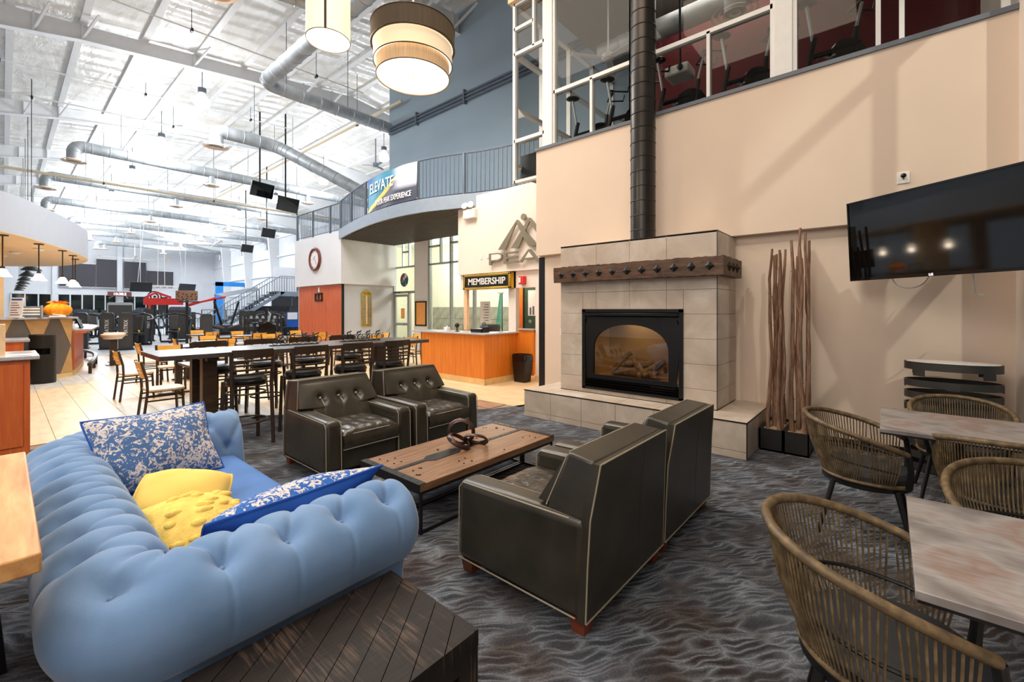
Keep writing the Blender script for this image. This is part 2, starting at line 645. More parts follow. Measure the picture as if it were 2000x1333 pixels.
def dup(root, loc, rotz=None, label=None, group=None):
    def cp(o, par):
        c = o.copy()
        C.objects.link(c)
        c.parent = par
        for ch in o.children:
            cp(ch, c)
        return c
    r = cp(root, None)
    r.location = loc
    if rotz is not None:
        r.rotation_euler = (0, 0, rotz)
    if label:
        r['label'] = label
    if group:
        r['group'] = group
    return r

def copy_part(o, loc=None, parent=None, rot=None):
    c = o.copy()
    C.objects.link(c)
    c.parent = parent if parent is not None else o.parent
    if loc is not None:
        c.location = loc
    if rot is not None:
        c.rotation_euler = rot
    return c

def text(name, body, size, mat, parent, loc, rot, depth=.004, align='CENTER', sx=1.0, bold=0):
    cu = bpy.data.curves.new(name, 'FONT')
    cu.body = body
    cu.size = size
    cu.align_x = align
    cu.align_y = 'CENTER'
    cu.extrude = depth
    cu.offset = bold
    tmp = bpy.data.objects.new(name + '_tmp', cu)
    C.objects.link(tmp)
    bpy.context.view_layer.update()
    me = bpy.data.meshes.new_from_object(tmp)
    bpy.data.objects.remove(tmp)
    me.materials.clear()
    me.materials.append(M[mat])
    o = bpy.data.objects.new(name, me)
    C.objects.link(o)
    o.parent = parent
    o.location = loc
    o.rotation_euler = rot
    o.scale = (sx, 1, 1)
    return o

FACE_MX = (R(90), 0, R(-90))     # reads from the -X side
FACE_MY = (R(90), 0, 0)          # reads from the -Y side

def spline(pts, n=8, closed=False):
    """Catmull-Rom through pts"""
    out = []
    k = len(pts)
    P = [Vector(p) for p in pts]
    m = k if closed else k - 1
    for i in range(m):
        p0 = P[(i - 1) % k] if (closed or i > 0) else P[i]
        p1, p2 = P[i], P[(i + 1) % k]
        p3 = P[(i + 2) % k] if (closed or i + 2 < k) else p2
        for j in range(n):
            t = j / n
            out.append(.5 * ((2 * p1) + (p2 - p0) * t + (2 * p0 - 5 * p1 + 4 * p2 - p3) * t * t + (3 * p1 - p0 - 3 * p2 + p3) * t ** 3))
    if not closed:
        out.append(P[-1])
    return out
# ------------------------------------------------------------------ the setting: floor
CARPET = [(-6, -1.0), (6.25, -1.0), (6.25, 4.35), (5.05, 4.75), (4.3, 5.5), (3.4, 6.35), (2.6, 6.95), (1.8, 7.25), (-6, 7.35)]
fl_ = MB().box(-12, 20, -1.3, 73, -.12, -.012).build('floor', 'grout')
stru(fl_, 'floor of tan and grey tile with a dark patterned carpet')
MB().prism(CARPET, -.011, .0, 'xy').build('carpet', 'carpet', fl_)
MB().box(-11.9, 19.4, 20.5, 72.0, -.011, -.002).build('gym_flooring', 'rubber_floor', fl_)

def inside(p, poly):
    x, y = p
    c = False
    j = len(poly) - 1
    for i in range(len(poly)):
        xi, yi = poly[i]
        xj, yj = poly[j]
        if (yi > y) != (yj > y) and x < (xj - xi) * (y - yi) / (yj - yi) + xi:
            c = not c
        j = i
    return c

TW, TL = .385, .60
tile_me = {}
rest = {k: MB() for k in ('tile_tan', 'tile_grey', 'tile_brown')}
cand = []
i0, i1 = int(-4 / TW), int(10.2 / TW)
for i in range(i0, i1):
    for j in range(int(4.2 / TL), int(20.4 / TL)):
        x0, y0 = .42 + i * TW, j * TL + (TL / 2 if i % 2 else 0)
        cx, cy = x0 + TW / 2, y0 + TL / 2
        if y0 + TL > 20.5 or inside((cx, cy), CARPET) or (cx > 6.2 and cy < 4.3):
            continue
        d = math.hypot(cx + 2.4, cy - 17.2)
        near = min(math.hypot(cx - a, cy - b) for a, b in ((5.2, 4.9), (4.5, 5.6), (3.5, 6.5)))
        k = 'tile_tan'
        if 4.0 < d < 5.3 or (.7 < cx < 2.6 and cy < 9.4):
            k = 'tile_grey'
        if near < .42:
            k = 'tile_brown'
        vis = cx * .652 - cy * .758
        dep = cx * .758 + cy * .652
        seen = dep > 1 and -1.17 * dep < vis < 1.2 * dep
        cand.append((dep if seen else 99, cx, cy, k))
cand.sort()
tm = MB().box(-TW / 2 + .0025, TW / 2 - .0025, -TL / 2 + .0025, TL / 2 - .0025, -.012, 0)
for n, (dep, cx, cy, k) in enumerate(cand):
    if n < 290 and dep < 90:
        if k not in tile_me:
            o = tm.build('floor_tile', k, fl_, (cx, cy, 0), smooth=False)
            tile_me[k] = o
        else:
            copy_part(tile_me[k], (cx, cy, 0))
    else:
        rest[k].box(cx - TW / 2 + .0025, cx + TW / 2 - .0025, cy - TL / 2 + .0025, cy + TL / 2 - .0025, -.012, 0)
for k in rest:
    if rest[k].v:
        stuff(rest[k].build('distant_floor_tiles', k, fl_, smooth=False))

# ------------------------------------------------------------------ lounge walls
UWX, LWX, RWY = 6.15, 6.27, -.92
wl = MB().box(LWX, LWX + .15, RWY - .3, 4.75, 0, 2.52).build('wall_right', 'wall_tan')
stru(wl, 'tan lounge wall behind the fireplace')
wu = MB().box(UWX, UWX + .35, RWY, 4.72, 2.52, 4.36).build('wall_upper', 'wall_tan', smooth=False)
stru(wu, 'upper tan wall overhanging the fireplace')
cap = MB().box(UWX - .025, UWX + .4, RWY, 4.745, 4.36, 4.41).build('sill_cap', 'grey_metal', wu)
bb = MB().box(LWX - .012, LWX, RWY, 1.1, 0, .1).build('baseboard_right', 'black_plastic')
stru(bb)
bw_ = MB()
bw_.box(-12, 1.56, RWY - .14, RWY, 0, 9.6)
bw_.box(1.56, 6.2, RWY - .14, RWY, 8.0, 11.6)
bw_.box(6.15, 20, RWY - .3, RWY - .1, 4.4, 12)
stru(bw_.build('wall_back', 'wall_cream', smooth=False), 'cream wall behind the camera')
# window side at the right edge of the room
ws = MB()
ws.box(5.75, 6.27, RWY - .14, RWY, 0, 2.52)
ws.box(5.92, 6.15, RWY - .14, RWY, 2.52, 8.0)
wsr = ws.build('wall_window_side', 'wall_cream', smooth=False)
stru(wsr, 'pale corner pier at the far right edge beside the windows')
wf = thing('window_1', None, None, (4.0, RWY - .07, 0))
for k in ('label', 'category'):
    if k in wf:
        del wf[k]
wf['kind'] = 'structure'
for x in (5.86, 4.9, 3.8, 2.7, 1.6):
    MB().box(x - .04, x + .04, RWY - .12, RWY - .02, 0, 8.0).build('window_post', 'white_metal', wf, W=True)
for z in (.45, 2.75, 5.0, 7.9):
    MB().box(1.6, 5.86, RWY - .12, RWY - .02, z - .04, z + .04).build('window_rail', 'white_metal', wf, W=True)
MB().box(1.6, 5.86, RWY - .08, RWY - .07, .45, 7.9).build('window_pane', 'pane', wf, W=True)
MB().box(1.6, 5.86, RWY - .12, RWY, 0, .41).build('window_apron', 'wall_cream', wf, W=True)
MB().box(LWX - .004, LWX + .0, 4.62, 4.75, 0, 2.5).build('door_trim', 'black_metal', wl)

# ------------------------------------------------------------------ membership wall (PEAK sign wall) and what is behind it
PWX = 7.5
pw = MB()
pw.box(PWX, PWX + .2, 4.72, 8.24, 2.44, 4.34)
pwo = pw.build('wall_sign', 'wall_cream', smooth=False)
stru(pwo, 'cream upper wall carrying the metal mountain logo')
pl = MB()
pl.box(PWX + .08, PWX + .2, 6.40, 6.62, 0, 2.44)
pl.box(PWX + .08, PWX + .2, 5.0, 5.84, 0, 2.44)
pl.box(PWX + .08, PWX + .2, 5.84, 6.40, 2.06, 2.44)
pl.box(PWX + .08, PWX + .2, 6.40, 8.24, 2.06, 2.44)
pl.box(6.42, PWX + .08, 4.75, 4.87, 0, 2.52)
plo = pl.build('wall_membership', 'wall_cream', smooth=False)
stru(plo, 'cream wall around the membership window')
MB().box(PWX + .06, PWX + .08, 5.0, 5.84, 0, .13).build('base_tile_strip', 'base_tile', plo)
# office behind
oo = MB().box(8.4, 8.5, 6.0, 7.25, 0, 3.0).build('wall_office', 'wall_orange', smooth=False)
stru(oo, 'orange office wall behind the membership window')
MB().box(PWX + .02, PWX + .1, 7.94, 8.06, 1.07, 2.06).build('opening_post', 'maple_light', plo)
ds = MB().box(PWX - .02, PWX + .08, 5.12, 5.26, 0, 2.2).build('door_1', 'walnut')
stru(ds, 'dark wooden door edge beside the fireplace')
MB().box(PWX - .06, PWX - .02, 5.16, 5.22, .95, 1.1).build('door_handle', 'chrome', ds)
# black corner post
stru(MB().box(6.9, 6.96, 4.88, 4.95, 0, 2.5).build('trim_1', 'black_metal'), 'thin black corner post left of the fireplace')

# ------------------------------------------------------------------ glazed back wall with door, blue wall above
GX = 10.2
gw = thing('window_2', None, None, (GX, 12.5, 0))
for k in ('label', 'category'):
    del gw[k]
gw['kind'] = 'structure'
mats = 'alum'
def post(y, z0=0, z1=4.45, wd=.06):
    MB().box(GX - .05, GX + .05, y - wd / 2, y + wd / 2, z0, z1).build('window_post', mats, gw, W=True)
def rail(y0, y1, z, h=.06):
    MB().box(GX - .05, GX + .05, y0, y1, z - h / 2, z + h / 2).build('window_rail', mats, gw, W=True)
for y in (14.95, 13.55):
    post(y, wd=.08)
for y in (14.35, 13.95):
    post(y, 3.24, 4.4, .05)
post(13.95, 0, 2.25, .08)
rail(13.5, 15.0, 4.42)
rail(13.95, 14.35, 3.8)
rail(13.5, 15.0, 3.22)
rail(13.5, 15.0, 2.24, .09)
for y in (12.72, 11.55):
    post(y, wd=.08)
post(12.1, 3.24, 4.5, .05)
post(10.4, wd=.08)
rail(8.3, 12.75, 4.5)
rail(12.1, 12.75, 3.86)
rail(8.3, 11.55, 3.9)
rail(8.3, 12.75, 3.22)
for (y0, y1, z0, z1) in ((13.59, 14.91, 2.29, 3.19), (13.59, 14.91, 3.25, 4.39), (8.3, 12.68, .1, 3.19), (8.3, 12.68, 3.25, 4.47)):
    MB().box(GX - .006, GX + .006, y0, y1, z0, z1).build('window_pane', 'pane', gw, W=True)
MB().box(GX - .1, GX + .15, 12.76, 13.5, 0, 4.5).build('window_column', 'wall_white', gw, W=True)
MB().box(GX - .02, GX + .02, 13.2, 13.8, 0, .1).build('window_kick', mats, gw, W=True)
MB().box(GX - .1, GX + .1, 8.24, 15.2, 4.45, 4.75).build('window_header', 'wall_cream', gw, W=True)
dd = thing('door_2', None, None, (GX, 14.45, 0))
for k in ('label', 'category'):
    del dd[k]
dd['kind'] = 'structure'
for y in (14.88, 14.02):
    MB().box(GX - .03, GX + .03, y - .05, y + .05, .02, 2.16).build('door_stile', mats, dd, W=True)
for z in (.12, 1.0, 2.12):
    MB().box(GX - .03, GX + .03, 14.06, 14.84, z - .05, z + .05).build('door_rail', mats, dd, W=True)
MB().box(GX - .005, GX + .005, 14.06, 14.84, .15, 2.1).build('door_pane', 'pane', dd, W=True)
MB().box(GX - .1, GX - .05, 14.2, 14.8, 1.0, 1.03).build('push_bar', 'chrome', dd, W=True)
MB().box(GX - .12, GX - .04, 14.5, 14.85, 2.2, 2.26).build('door_closer', 'grey_metal', dd, W=True)
MB().box(GX - .012, GX - .007, 14.26, 14.5, 1.22, 1.62).build('door_notice', 'paper_orange', dd, W=True)
# lit court behind the glazing
cr = MB()
cr.box(15.0, 15.1, 6.0, 20, 0, 5.2)
cr.box(GX + .1, 15.1, 19.9, 20, 0, 5.2)
cr.box(GX + .1, 15.1, 8.2, 8.3, 0, 5.2)
stru(cr.build('wall_court', 'room_cream', smooth=False), 'pale walls of the court seen through the glazing')
cf = MB().box(GX + .1, 15, 8.3, 19.9, 4.9, 5.0).build('ceiling_court', 'wall_white')
cf['kind'] = 'structure'
wc = thing('slate_wainscot', 'band of grey and tan slate tiles behind the glazing', 'tile band', (14.9, 12.5, 1.1))
sl = None
for k in range(20):
    for r_ in range(2):
        if sl is None:
            sl = MB().box(0, .05, -.295, .295, -.295, .295).build('slate_tile', 'skin_tile', wc, (0, -5.8 + k * .6, -.3 + r_ * .6), bevel=.01)
        else:
            copy_part(sl, (random.uniform(-.008, .008), -5.8 + k * .6, -.3 + r_ * .6))
lamp('court_light', 'POINT', (12.8, 12.0, 3.9), 420, (1, .97, .86), size=.5)
lamp('court_light', 'POINT', (12.8, 16.5, 3.9), 260, (1, .97, .86), size=.5)
nr = thing('neon_ring', 'purple neon hoop light hanging inside the court', 'light', (12.4, 12.6, 4.35))
MB().ring((0, 0, 0), .75, .03, 'z', 32, 6).build('tube', 'purple_neon', nr)
for a_ in range(3):
    MB().cyl((.75 * math.cos(a_ * 2.09), .75 * math.sin(a_ * 2.09), 0), (.75 * math.cos(a_ * 2.09), .75 * math.sin(a_ * 2.09), .55), .006, n=5).build('hanger', 'white_metal', nr)
stru(MB().box(GX, GX + .3, 4.5, 15.3, 4.75, 13.2).build('wall_blue', 'wall_blue', smooth=False), 'tall blue grey wall behind the balcony')

# ------------------------------------------------------------------ clock box
cb = MB()
cb.box(7.87, 10.2, 14.8, 18.6, 2.5, 4.38)
cbo = cb.build('wall_clock_box', 'wall_white', smooth=False)
stru(cbo, 'white projecting box wall with the clock')
lb = MB().box(8.02, 10.2, 14.95, 18.6, 0, 2.5).build('wall_below_clock', 'wall_grey', smooth=False)
stru(lb, 'grey wall under the clock box')
pp = None
for k in range(3):
    o = MB().box(0, .04, -.575, .575, 0, 2.46).build('wood_panel', 'cherry_panel', lb, (7.98, 15.55 + k * 1.17, .02), bevel=.008) if pp is None else copy_part(pp, (7.98, 15.55 + k * 1.17, .02))
    pp = pp or o
MB().box(7.97, 8.05, 14.92, 14.97, 0, 2.5).build('corner_strip', 'black_metal', lb)

# ------------------------------------------------------------------ balcony walkway with curved front
CURVE = [(v.x, v.y) for v in spline([(7.8, 14.8, 0), (7.32, 12.9, 0), (7.02, 11.2, 0), (6.95, 10.0, 0), (7.05, 9.0, 0), (7.3, 8.15, 0), (7.55, 7.5, 0), (7.75, 6.6, 0), (7.9, 5.4, 0)], 5)]
sl = MB()
sl.prism(CURVE + [(10.1, 5.4), (10.1, 14.8)], 4.18, 4.36, 'xy')
slo = sl.build('balcony_slab', 'fascia_grey', smooth=False)
stru(slo, 'balcony floor slab over the membership desk')
fa = MB()
n = len(CURVE)
fa.surf(lambda u, v: (CURVE[round(u * (n - 1))][0] - .02, CURVE[round(u * (n - 1))][1], 4.07 + v * .34), n, 2)
fa.surf(lambda u, v: (CURVE[round(u * (n - 1))][0] + .03, CURVE[round(u * (n - 1))][1], 4.41 - v * .34), n, 2)
fa.surf(lambda u, v: (CURVE[round(u * (n - 1))][0] - .02 + v * .05, CURVE[round(u * (n - 1))][1], 4.41), n, 2)
fa.surf(lambda u, v: (CURVE[round(u * (n - 1))][0] + .03 - v * .05, CURVE[round(u * (n - 1))][1], 4.07), n, 2)
fa.build('balcony_fascia', 'fascia_grey', slo)
for k in range(27):
    x = 6.99 + k * .117
    yy = [b for a, b in CURVE if a + .05 < x and b > 7.6]
    if len(yy) < 3:
        continue
    y0, y1 = max(7.75, min(yy)), min(14.78, max(yy) if x < 7.8 else 14.78)
    MB().prism([(x - .045, 4.18), (x + .045, 4.18), (x + .026, 4.085), (x - .026, 4.085)], y0, y1, 'xz').build('deck_rib', 'dark_deck', slo, smooth=False)
MB().prism([(a + .05, b) for a, b in CURVE if b > 7.7] + [(10.1, 7.6), (10.1, 14.8)], 4.165, 4.178, 'xy').build('deck_soffit', 'black_metal', slo, smooth=False)  # coloured black so the gaps between the ribs read as deep shade

def railing(name, label, path, z0, h=1.05, step=.12, posts=1.4, pic=.016):
    t = thing(name, label, 'railing', (path[0][0], path[0][1], z0))
    pts = [Vector((x, y, 0)) for x, y in path]
    L = [0]
    for a, b in zip(pts, pts[1:]):
        L.append(L[-1] + (b - a).length)
    def at(s):
        for i in range(len(L) - 1):
            if s <= L[i + 1] + 1e-6:
                q = (s - L[i]) / max(1e-6, L[i + 1] - L[i])
                return pts[i].lerp(pts[i + 1], q)
        return pts[-1]
    o = pts[0]
    tr = [at(L[-1] * k / 40) - o for k in range(41)]
    MB().tube([p + Vector((0, 0, h)) for p in tr], .024, 6).build('top_rail', 'rail_grey', t)
    MB().tube([p + Vector((0, 0, .09)) for p in tr], .016, 4).build('bottom_rail', 'rail_grey', t)
    pk = None
    ps = None
    for k in range(int(L[-1] / step) + 1):
        p = at(k * step) - o
        if pk is None:
            pk = MB().box(-pic / 2, pic / 2, -pic / 2, pic / 2, .09, h).build('picket', 'rail_grey', t, p, smooth=False)
        else:
            copy_part(pk, p)
    for k in range(int(L[-1] / posts) + 1):
        p = at(k * posts) - o
        if ps is None:
            ps = MB().box(-.03, .03, -.03, .03, 0, h).build('post', 'rail_grey', t, p)
        else:
            copy_part(ps, p)
    return t
railing('balcony_railing', 'grey picket railing along the curved balcony above the membership desk', [(x + .06, y) for x, y in CURVE], 4.36, 1.08)
railing('balcony_railing', 'straight grey picket railing on top of the clock box', [(7.95, 18.55), (7.95, 14.9)], 4.38, 1.05)
# ceiling / roof
RZ = lambda x: 10.75 + .12 * (x - 1.65) if x < 11 else 11.87 - .10 * (x - 11)
ce = MB()
for a, b in ((-12, 11), (11, 20)):
    ce.hexa([(a, -1.3, RZ(a)), (b, -1.3, RZ(b)), (b, 73, RZ(b)), (a, 73, RZ(a))], [(a, -1.3, RZ(a) + .2), (b, -1.3, RZ(b) + .2), (b, 73, RZ(b) + .2), (a, 73, RZ(a) + .2)])
ceo = ce.build('ceiling', 'insulation', smooth=False)
stru(ceo, 'white insulated metal roof over the gym')
for x in [-7.5 + 1.53 * k for k in range(18)]:
    MB().box(x - .09, x + .09, 1.6, 72.9, RZ(x) - .1, RZ(x) - .005).build('roof_purlin', 'white_metal', ceo, smooth=False)
for k, y in enumerate((11.2, 19.5, 28.2, 36.2, 44.2, 52.2, 60.2, 68.2)):
    bm_ = MB()
    zt = lambda x: RZ(x) - .1
    prof = [(-12, 7.6), (-4, 9.0), (1.65, 10.15), (6.5, 10.75), (11, 11.05), (19.5, 9.2)]
    for (xa, za), (xb, zb) in zip(prof, prof[1:]):
        bm_.hexa([(xa, y - .012, za), (xb, y - .012, zb), (xb, y + .012, zb), (xa, y + .012, za)], [(xa, y - .012, zt(xa)), (xb, y - .012, zt(xb)), (xb, y + .012, zt(xb)), (xa, y + .012, zt(xa))])
        bm_.hexa([(xa, y - .12, za - .02), (xb, y - .12, zb - .02), (xb, y + .12, zb - .02), (xa, y + .12, za - .02)], [(xa, y - .12, za), (xb, y - .12, zb), (xb, y + .12, zb), (xa, y + .12, za)])
    ro = bm_.build('roof_beam', 'beam_white', ceo, smooth=False)
    for xs in (.6, 1.65, 4.6, 8.6, 9.9):
        zb = next(za + (zb_ - za) * (xs - xa) / (xb - xa) for (xa, za), (xb, zb_) in zip(prof, prof[1:]) if xa <= xs <= xb)
        MB().box(xs - .02, xs + .02, y - .11, y + .11, zb, zt(xs)).build('stiffener', 'beam_white', ro, smooth=False)
        if k < 3:
            MB().bar((xs, y - .02, zb + .05), (xs + .3, y - .95, zt(xs + .3)), .06).build('flange_brace', 'beam_white', ro, smooth=False)
# far gym walls
fw = MB()
fw.box(-12, 20, 72, 72.2, 0, 11.9)
fwo = fw.build('wall_far', 'wall_white', smooth=False)
stru(fwo, 'white far wall of the gym')
rw = MB().box(19.4, 19.6, 8, 72, 0, 11.2).build('wall_gym_right', 'wall_white', smooth=False)
stru(rw, 'white ribbed right wall of the gym')
for y in (42.3, 49.9, 57.5, 65.1):
    MB().prism([(19.4, 0), (19.0, 0), (18.3, 9.6), (19.4, 9.6)], y - .16, y + .16, 'xz').build('tapered_column', 'beam_white', rw, smooth=False)
for z in (3.2, 5.2, 7.2, 9.2):
    MB().box(19.2, 19.4, 30, 72, z, z + .12).build('wall_girt', 'wall_white', rw, smooth=False)
stru(MB().box(-12, -11.8, -1.3, 72, 0, 10).build('wall_gym_left', 'wall_white', smooth=False), 'white left wall of the gym')
wn = 2
def far_window(x0, x1, z0, z1, n, mat_, nm):
    global wn
    wn += 1
    t = bpy.data.objects.new('window_%d' % wn, None)
    C.objects.link(t)
    t.location = (x0, 71.9, z0)
    t['kind'] = 'structure'
    t['label'] = nm
    d = (x1 - x0) / n
    for k in range(n + 1):
        MB().box(-.05, .05, -.1, .1, 0, z1 - z0).build('window_post', 'white_metal', t, (k * d, 0, 0), smooth=False)
    MB().box(0, x1 - x0, -.1, .1, z1 - z0, z1 - z0 + .15).build('window_rail', 'white_metal', t, smooth=False)
    for k in range(n):
        MB().box(k * d + .08, (k + 1) * d - .08, -.02, .02, 0, z1 - z0).build('window_pane', mat_, t, smooth=False)
    return t
far_window(.6, 3.6, .4, 3.3, 3, 'dark_glass', 'three dark night windows at the left of the far wall')
far_window(4.1, 9.1, .4, 3.3, 5, 'dark_glass', 'five dark night windows left of the red clock')
far_window(9.7, 14.2, .4, 3.2, 4, 'dark_glass', 'dark night windows right of the red clock')
MB().box(3.65, 4.05, 71.7, 72, 0, 11).build('pilaster', 'wall_white', fwo, smooth=False)
MB().box(9.15, 9.65, 71.7, 72, 0, 11).build('pilaster', 'wall_white', fwo, smooth=False)
# ------------------------------------------------------------------ fireplace
FX = 5.45
fp = thing('fireplace', 'stone tiled gas fireplace with a raised hearth and black insert', 'fireplace', (FX, 2.6, 0))
# hearth core and tiles
MB().box(5.06, LWX, 1.14, 4.06, 0, .372).build('hearth_core', 'grout', fp, W=True)
def slab(name, x0, x1, y0, y1, z0, z1, mat_='stone_tile', par=fp, bev=.003):
    return MB().box(x0, x1, y0, y1, z0, z1).build(name, mat_, par, W=True, bevel=bev, smooth=False)
ys = [1.115, 1.61, 2.11, 2.61, 3.11, 3.61, 4.085]
for a, b in zip(ys, ys[1:]):
    slab('hearth_tile', 5.03, 5.058, a + .002, b - .002, .002, .075)
    slab('hearth_tile', 5.03, 5.058, a + .002, b - .002, .079, .372)
    slab('hearth_tile', 5.034, 5.43, a + .002, b - .002, .374, .388)
for a, b in ((5.06, 5.55), (5.554, 6.05), (6.054, 6.26)):
    slab('hearth_tile', a, b, 1.115, 1.138, .002, .372)
    slab('hearth_tile', a, b, 4.062, 4.085, .002, .372)
for a, b in ((5.434, 5.85), (5.854, 6.26)):
    slab('hearth_tile', a, b, 1.12, 1.512, .374, .388)
    slab('hearth_tile', a, b, 3.728, 4.08, .374, .388)
slab('hearth_edge', 5.026, 5.034, 1.11, 4.09, .380, .391, 'black_metal', bev=0)
slab('hearth_edge', 5.026, LWX - .01, 1.108, 1.116, .380, .391, 'black_metal', bev=0)
slab('hearth_edge', 5.026, 5.034, 1.108, 1.116, 0, .385, 'black_metal', bev=0)
# body core around the firebox
Y0, Y1, ZT = 1.52, 3.72, 2.5
IY0, IY1, IZ0, IZ1 = 1.91, 3.34, .445, 1.575
core = MB()
core.box(FX + .03, UWX, Y0 + .025, IY0, .38, ZT - .02)
core.box(FX + .03, UWX, IY1, Y1 - .025, .38, ZT - .02)
core.box(FX + .03, UWX, IY0, IY1, IZ1, ZT - .02)
core.box(FX + .03, UWX, IY0, IY1, .38, IZ0)
core.box(UWX - .1, LWX, Y0 + .025, Y1 - .025, .38, ZT - .02)
core.build('chimney_breast', 'grout', fp, W=True, smooth=False)
cols = [Y0, 1.62, 2.12, 2.62, 3.12, 3.62, Y1]
cols = [Y0, 2.12, 2.62, 3.12, Y1]
rows = [.39, .61, .91, 1.215, 1.515, 1.815, 2.115, ZT]
for z0, z1 in zip(rows, rows[1:]):
    for a, b in zip(cols, cols[1:]):
        segs = [(a, b)]
        zz0, zz1 = z0, z1
        if z0 < IZ1 and z1 > IZ0:
            if z1 <= IZ1 and z0 >= IZ0 or (z0 < IZ0) or (z1 > IZ1):
                if z0 < IZ0 < z1 and b > IY0 and a < IY1 and z0 < IZ0 - .02:
                    q0, q1 = max(a, IY0), min(b, IY1)
                    slab('stone_tile', FX, FX + .03, q0 + .0015, q1 - .0015, z0, IZ0)
                if z0 < IZ1 < z1 and b > IY0 and a < IY1:
                    q0, q1 = max(a, IY0), min(b, IY1)
                    slab('stone_tile', FX, FX + .03, q0 + .0015, q1 - .0015, IZ1, z1 - .0015)
            segs = []
            if a < IY0:
                segs.append((a, min(b, IY0)))
            if b > IY1:
                segs.append((max(a, IY1), b))
        for p, q in segs:
            if q - p > .02:
                slab('stone_tile', FX, FX + .03, p + .0015, q - .0015, zz0 + .0015, zz1 - .0015)
    slab('stone_tile', FX + .002, 5.95, Y0 - .002, Y0 + .025, z0 + .0015, z1 - .0015)
    slab('stone_tile', 5.953, LWX - .01, Y0 - .002, Y0 + .025, z0 + .0015, z1 - .0015)
    slab('stone_tile', FX + .002, LWX - .01, Y1 - .025, Y1 + .002, z0 + .0015, z1 - .0015)
slab('top_tile', FX, UWX, Y0, Y1, ZT - .02, ZT)
slab('metal_edge', FX - .003, FX + .004, Y0, Y1, ZT - .004, ZT + .006, 'black_metal', bev=0)
slab('metal_edge', FX - .003, UWX, Y0 - .004, Y0 + .003, ZT - .004, ZT + .006, 'black_metal', bev=0)
slab('metal_edge', FX - .004, FX + .003, Y0 - .005, Y0 + .002, .39, ZT, 'black_metal', bev=0)
# insert
ins = MB()
yc = (IY0 + IY1) / 2
def arch_frame(yo0, yo1, zo0, zo1, hw, zb, zs, rise, x0, x1, n=20):
    m = MB()
    inner = [(yc - hw, zb)] + [(yc - hw, zs)]
    for k in range(n + 1):
        t = math.pi * (1 - k / n)
        inner.append((yc + hw * math.copysign(abs(math.cos(t)) ** .9, math.cos(t)), zs + rise * abs(math.sin(t)) ** .9))
    inner += [(yc + hw, zs), (yc + hw, zb)]
    vs, fs = [], []
    outer = []
    for (y, z) in inner:
        d = Vector((y - yc, z - (zb + zs + rise) / 2))
        s = min(((yo1 - yc) / abs(d.x)) if abs(d.x) > 1e-6 else 9, ((zo1 - (zb + zs + rise) / 2) if d.y > 0 else ((zb + zs + rise) / 2 - zo0)) / max(1e-6, abs(d.y)))
        outer.append((yc + d.x * s, (zb + zs + rise) / 2 + d.y * s))
    k = len(inner)
    for x in (x0, x1):
        vs += [(x, y, z) for y, z in inner] + [(x, y, z) for y, z in outer]
    for i in range(k):
        j = (i + 1) % k
        fs += [(i, j, k + j, k + i), (2 * k + i, 3 * k + i, 3 * k + j, 2 * k + j), (i, 2 * k + i, 2 * k + j, j), (k + i, k + j, 3 * k + j, 3 * k + i)]
    m.add(vs, fs)
    return m
fire = MB()
for b in ((IY0, IY0 + .05, IZ0, IZ1), (IY1 - .05, IY1, IZ0, IZ1), (IY0, IY1, IZ1 - .04, IZ1), (IY0, IY1, IZ0, IZ0 + .03)):
    fire.box(FX - .02, FX + .05, *b)
fo = fire.build('insert_frame', 'black_plastic', fp, W=True, smooth=False)
arch_frame(IY0 + .05, IY1 - .05, .60, IZ1 - .14, .535, .66, 1.02, .345, FX - .01, FX + .03).build('arched_door', 'black_plastic', fp, W=True, smooth=False)
MB().prism([(FX + .03, 1.55), (FX - .055, 1.515), (FX - .055, 1.485), (FX + .03, 1.475)], IY0 + .05, IY1 - .05, 'xz').build('hood', 'black_gloss', fp, W=True, smooth=False)
MB().box(FX + .0, FX + .03, IY0 + .05, IY1 - .05, 1.435, 1.47).build('upper_louvre', 'black_plastic', fp, W=True)
for k in range(4):
    z = .475 + k * .033
    MB().prism([(FX + .02, z + .03), (FX - .018, z + .012), (FX - .018, z), (FX + .02, z + .012)], IY0 + .05, IY1 - .05, 'xz').build('lower_louvre', 'black_gloss', fp, W=True, smooth=False)
MB().box(FX + .012, FX + .016, yc - .54, yc + .54, .66, 1.37).build('fire_glass', 'pane_fire', fp, W=True)
fb = MB()
fb.box(FX + .06, FX + .5, IY0 + .05, IY1 - .05, .60, .64)
fb.box(FX + .48, FX + .5, IY0 + .15, IY1 - .15, .62, 1.45)
fb.hexa([(FX + .05, IY0 + .05, .62), (FX + .07, IY0 + .05, .62), (FX + .5, IY0 + .17, .62), (FX + .48, IY0 + .17, .62)], [(FX + .05, IY0 + .05, 1.45), (FX + .07, IY0 + .05, 1.45), (FX + .5, IY0 + .17, 1.45), (FX + .48, IY0 + .17, 1.45)])
fb.hexa([(FX + .05, IY1 - .05, .62), (FX + .07, IY1 - .05, .62), (FX + .5, IY1 - .17, .62), (FX + .48, IY1 - .17, .62)], [(FX + .05, IY1 - .05, 1.45), (FX + .07, IY1 - .05, 1.45), (FX + .5, IY1 - .17, 1.45), (FX + .48, IY1 - .17, 1.45)])
fb.box(FX + .05, FX + .5, IY0 + .05, IY1 - .05, 1.43, 1.45)
plain('firebox_tan', rgb(176, 142, 96), .7, var=.15, vs=2)
fb.build('firebox', 'firebox_tan', fp, W=True, smooth=False)
lamp('firebox_lamp', 'AREA', (FX + .25, yc, 1.40), 1.8, (1, .85, .6), size=.5)
lg = random.Random(3)
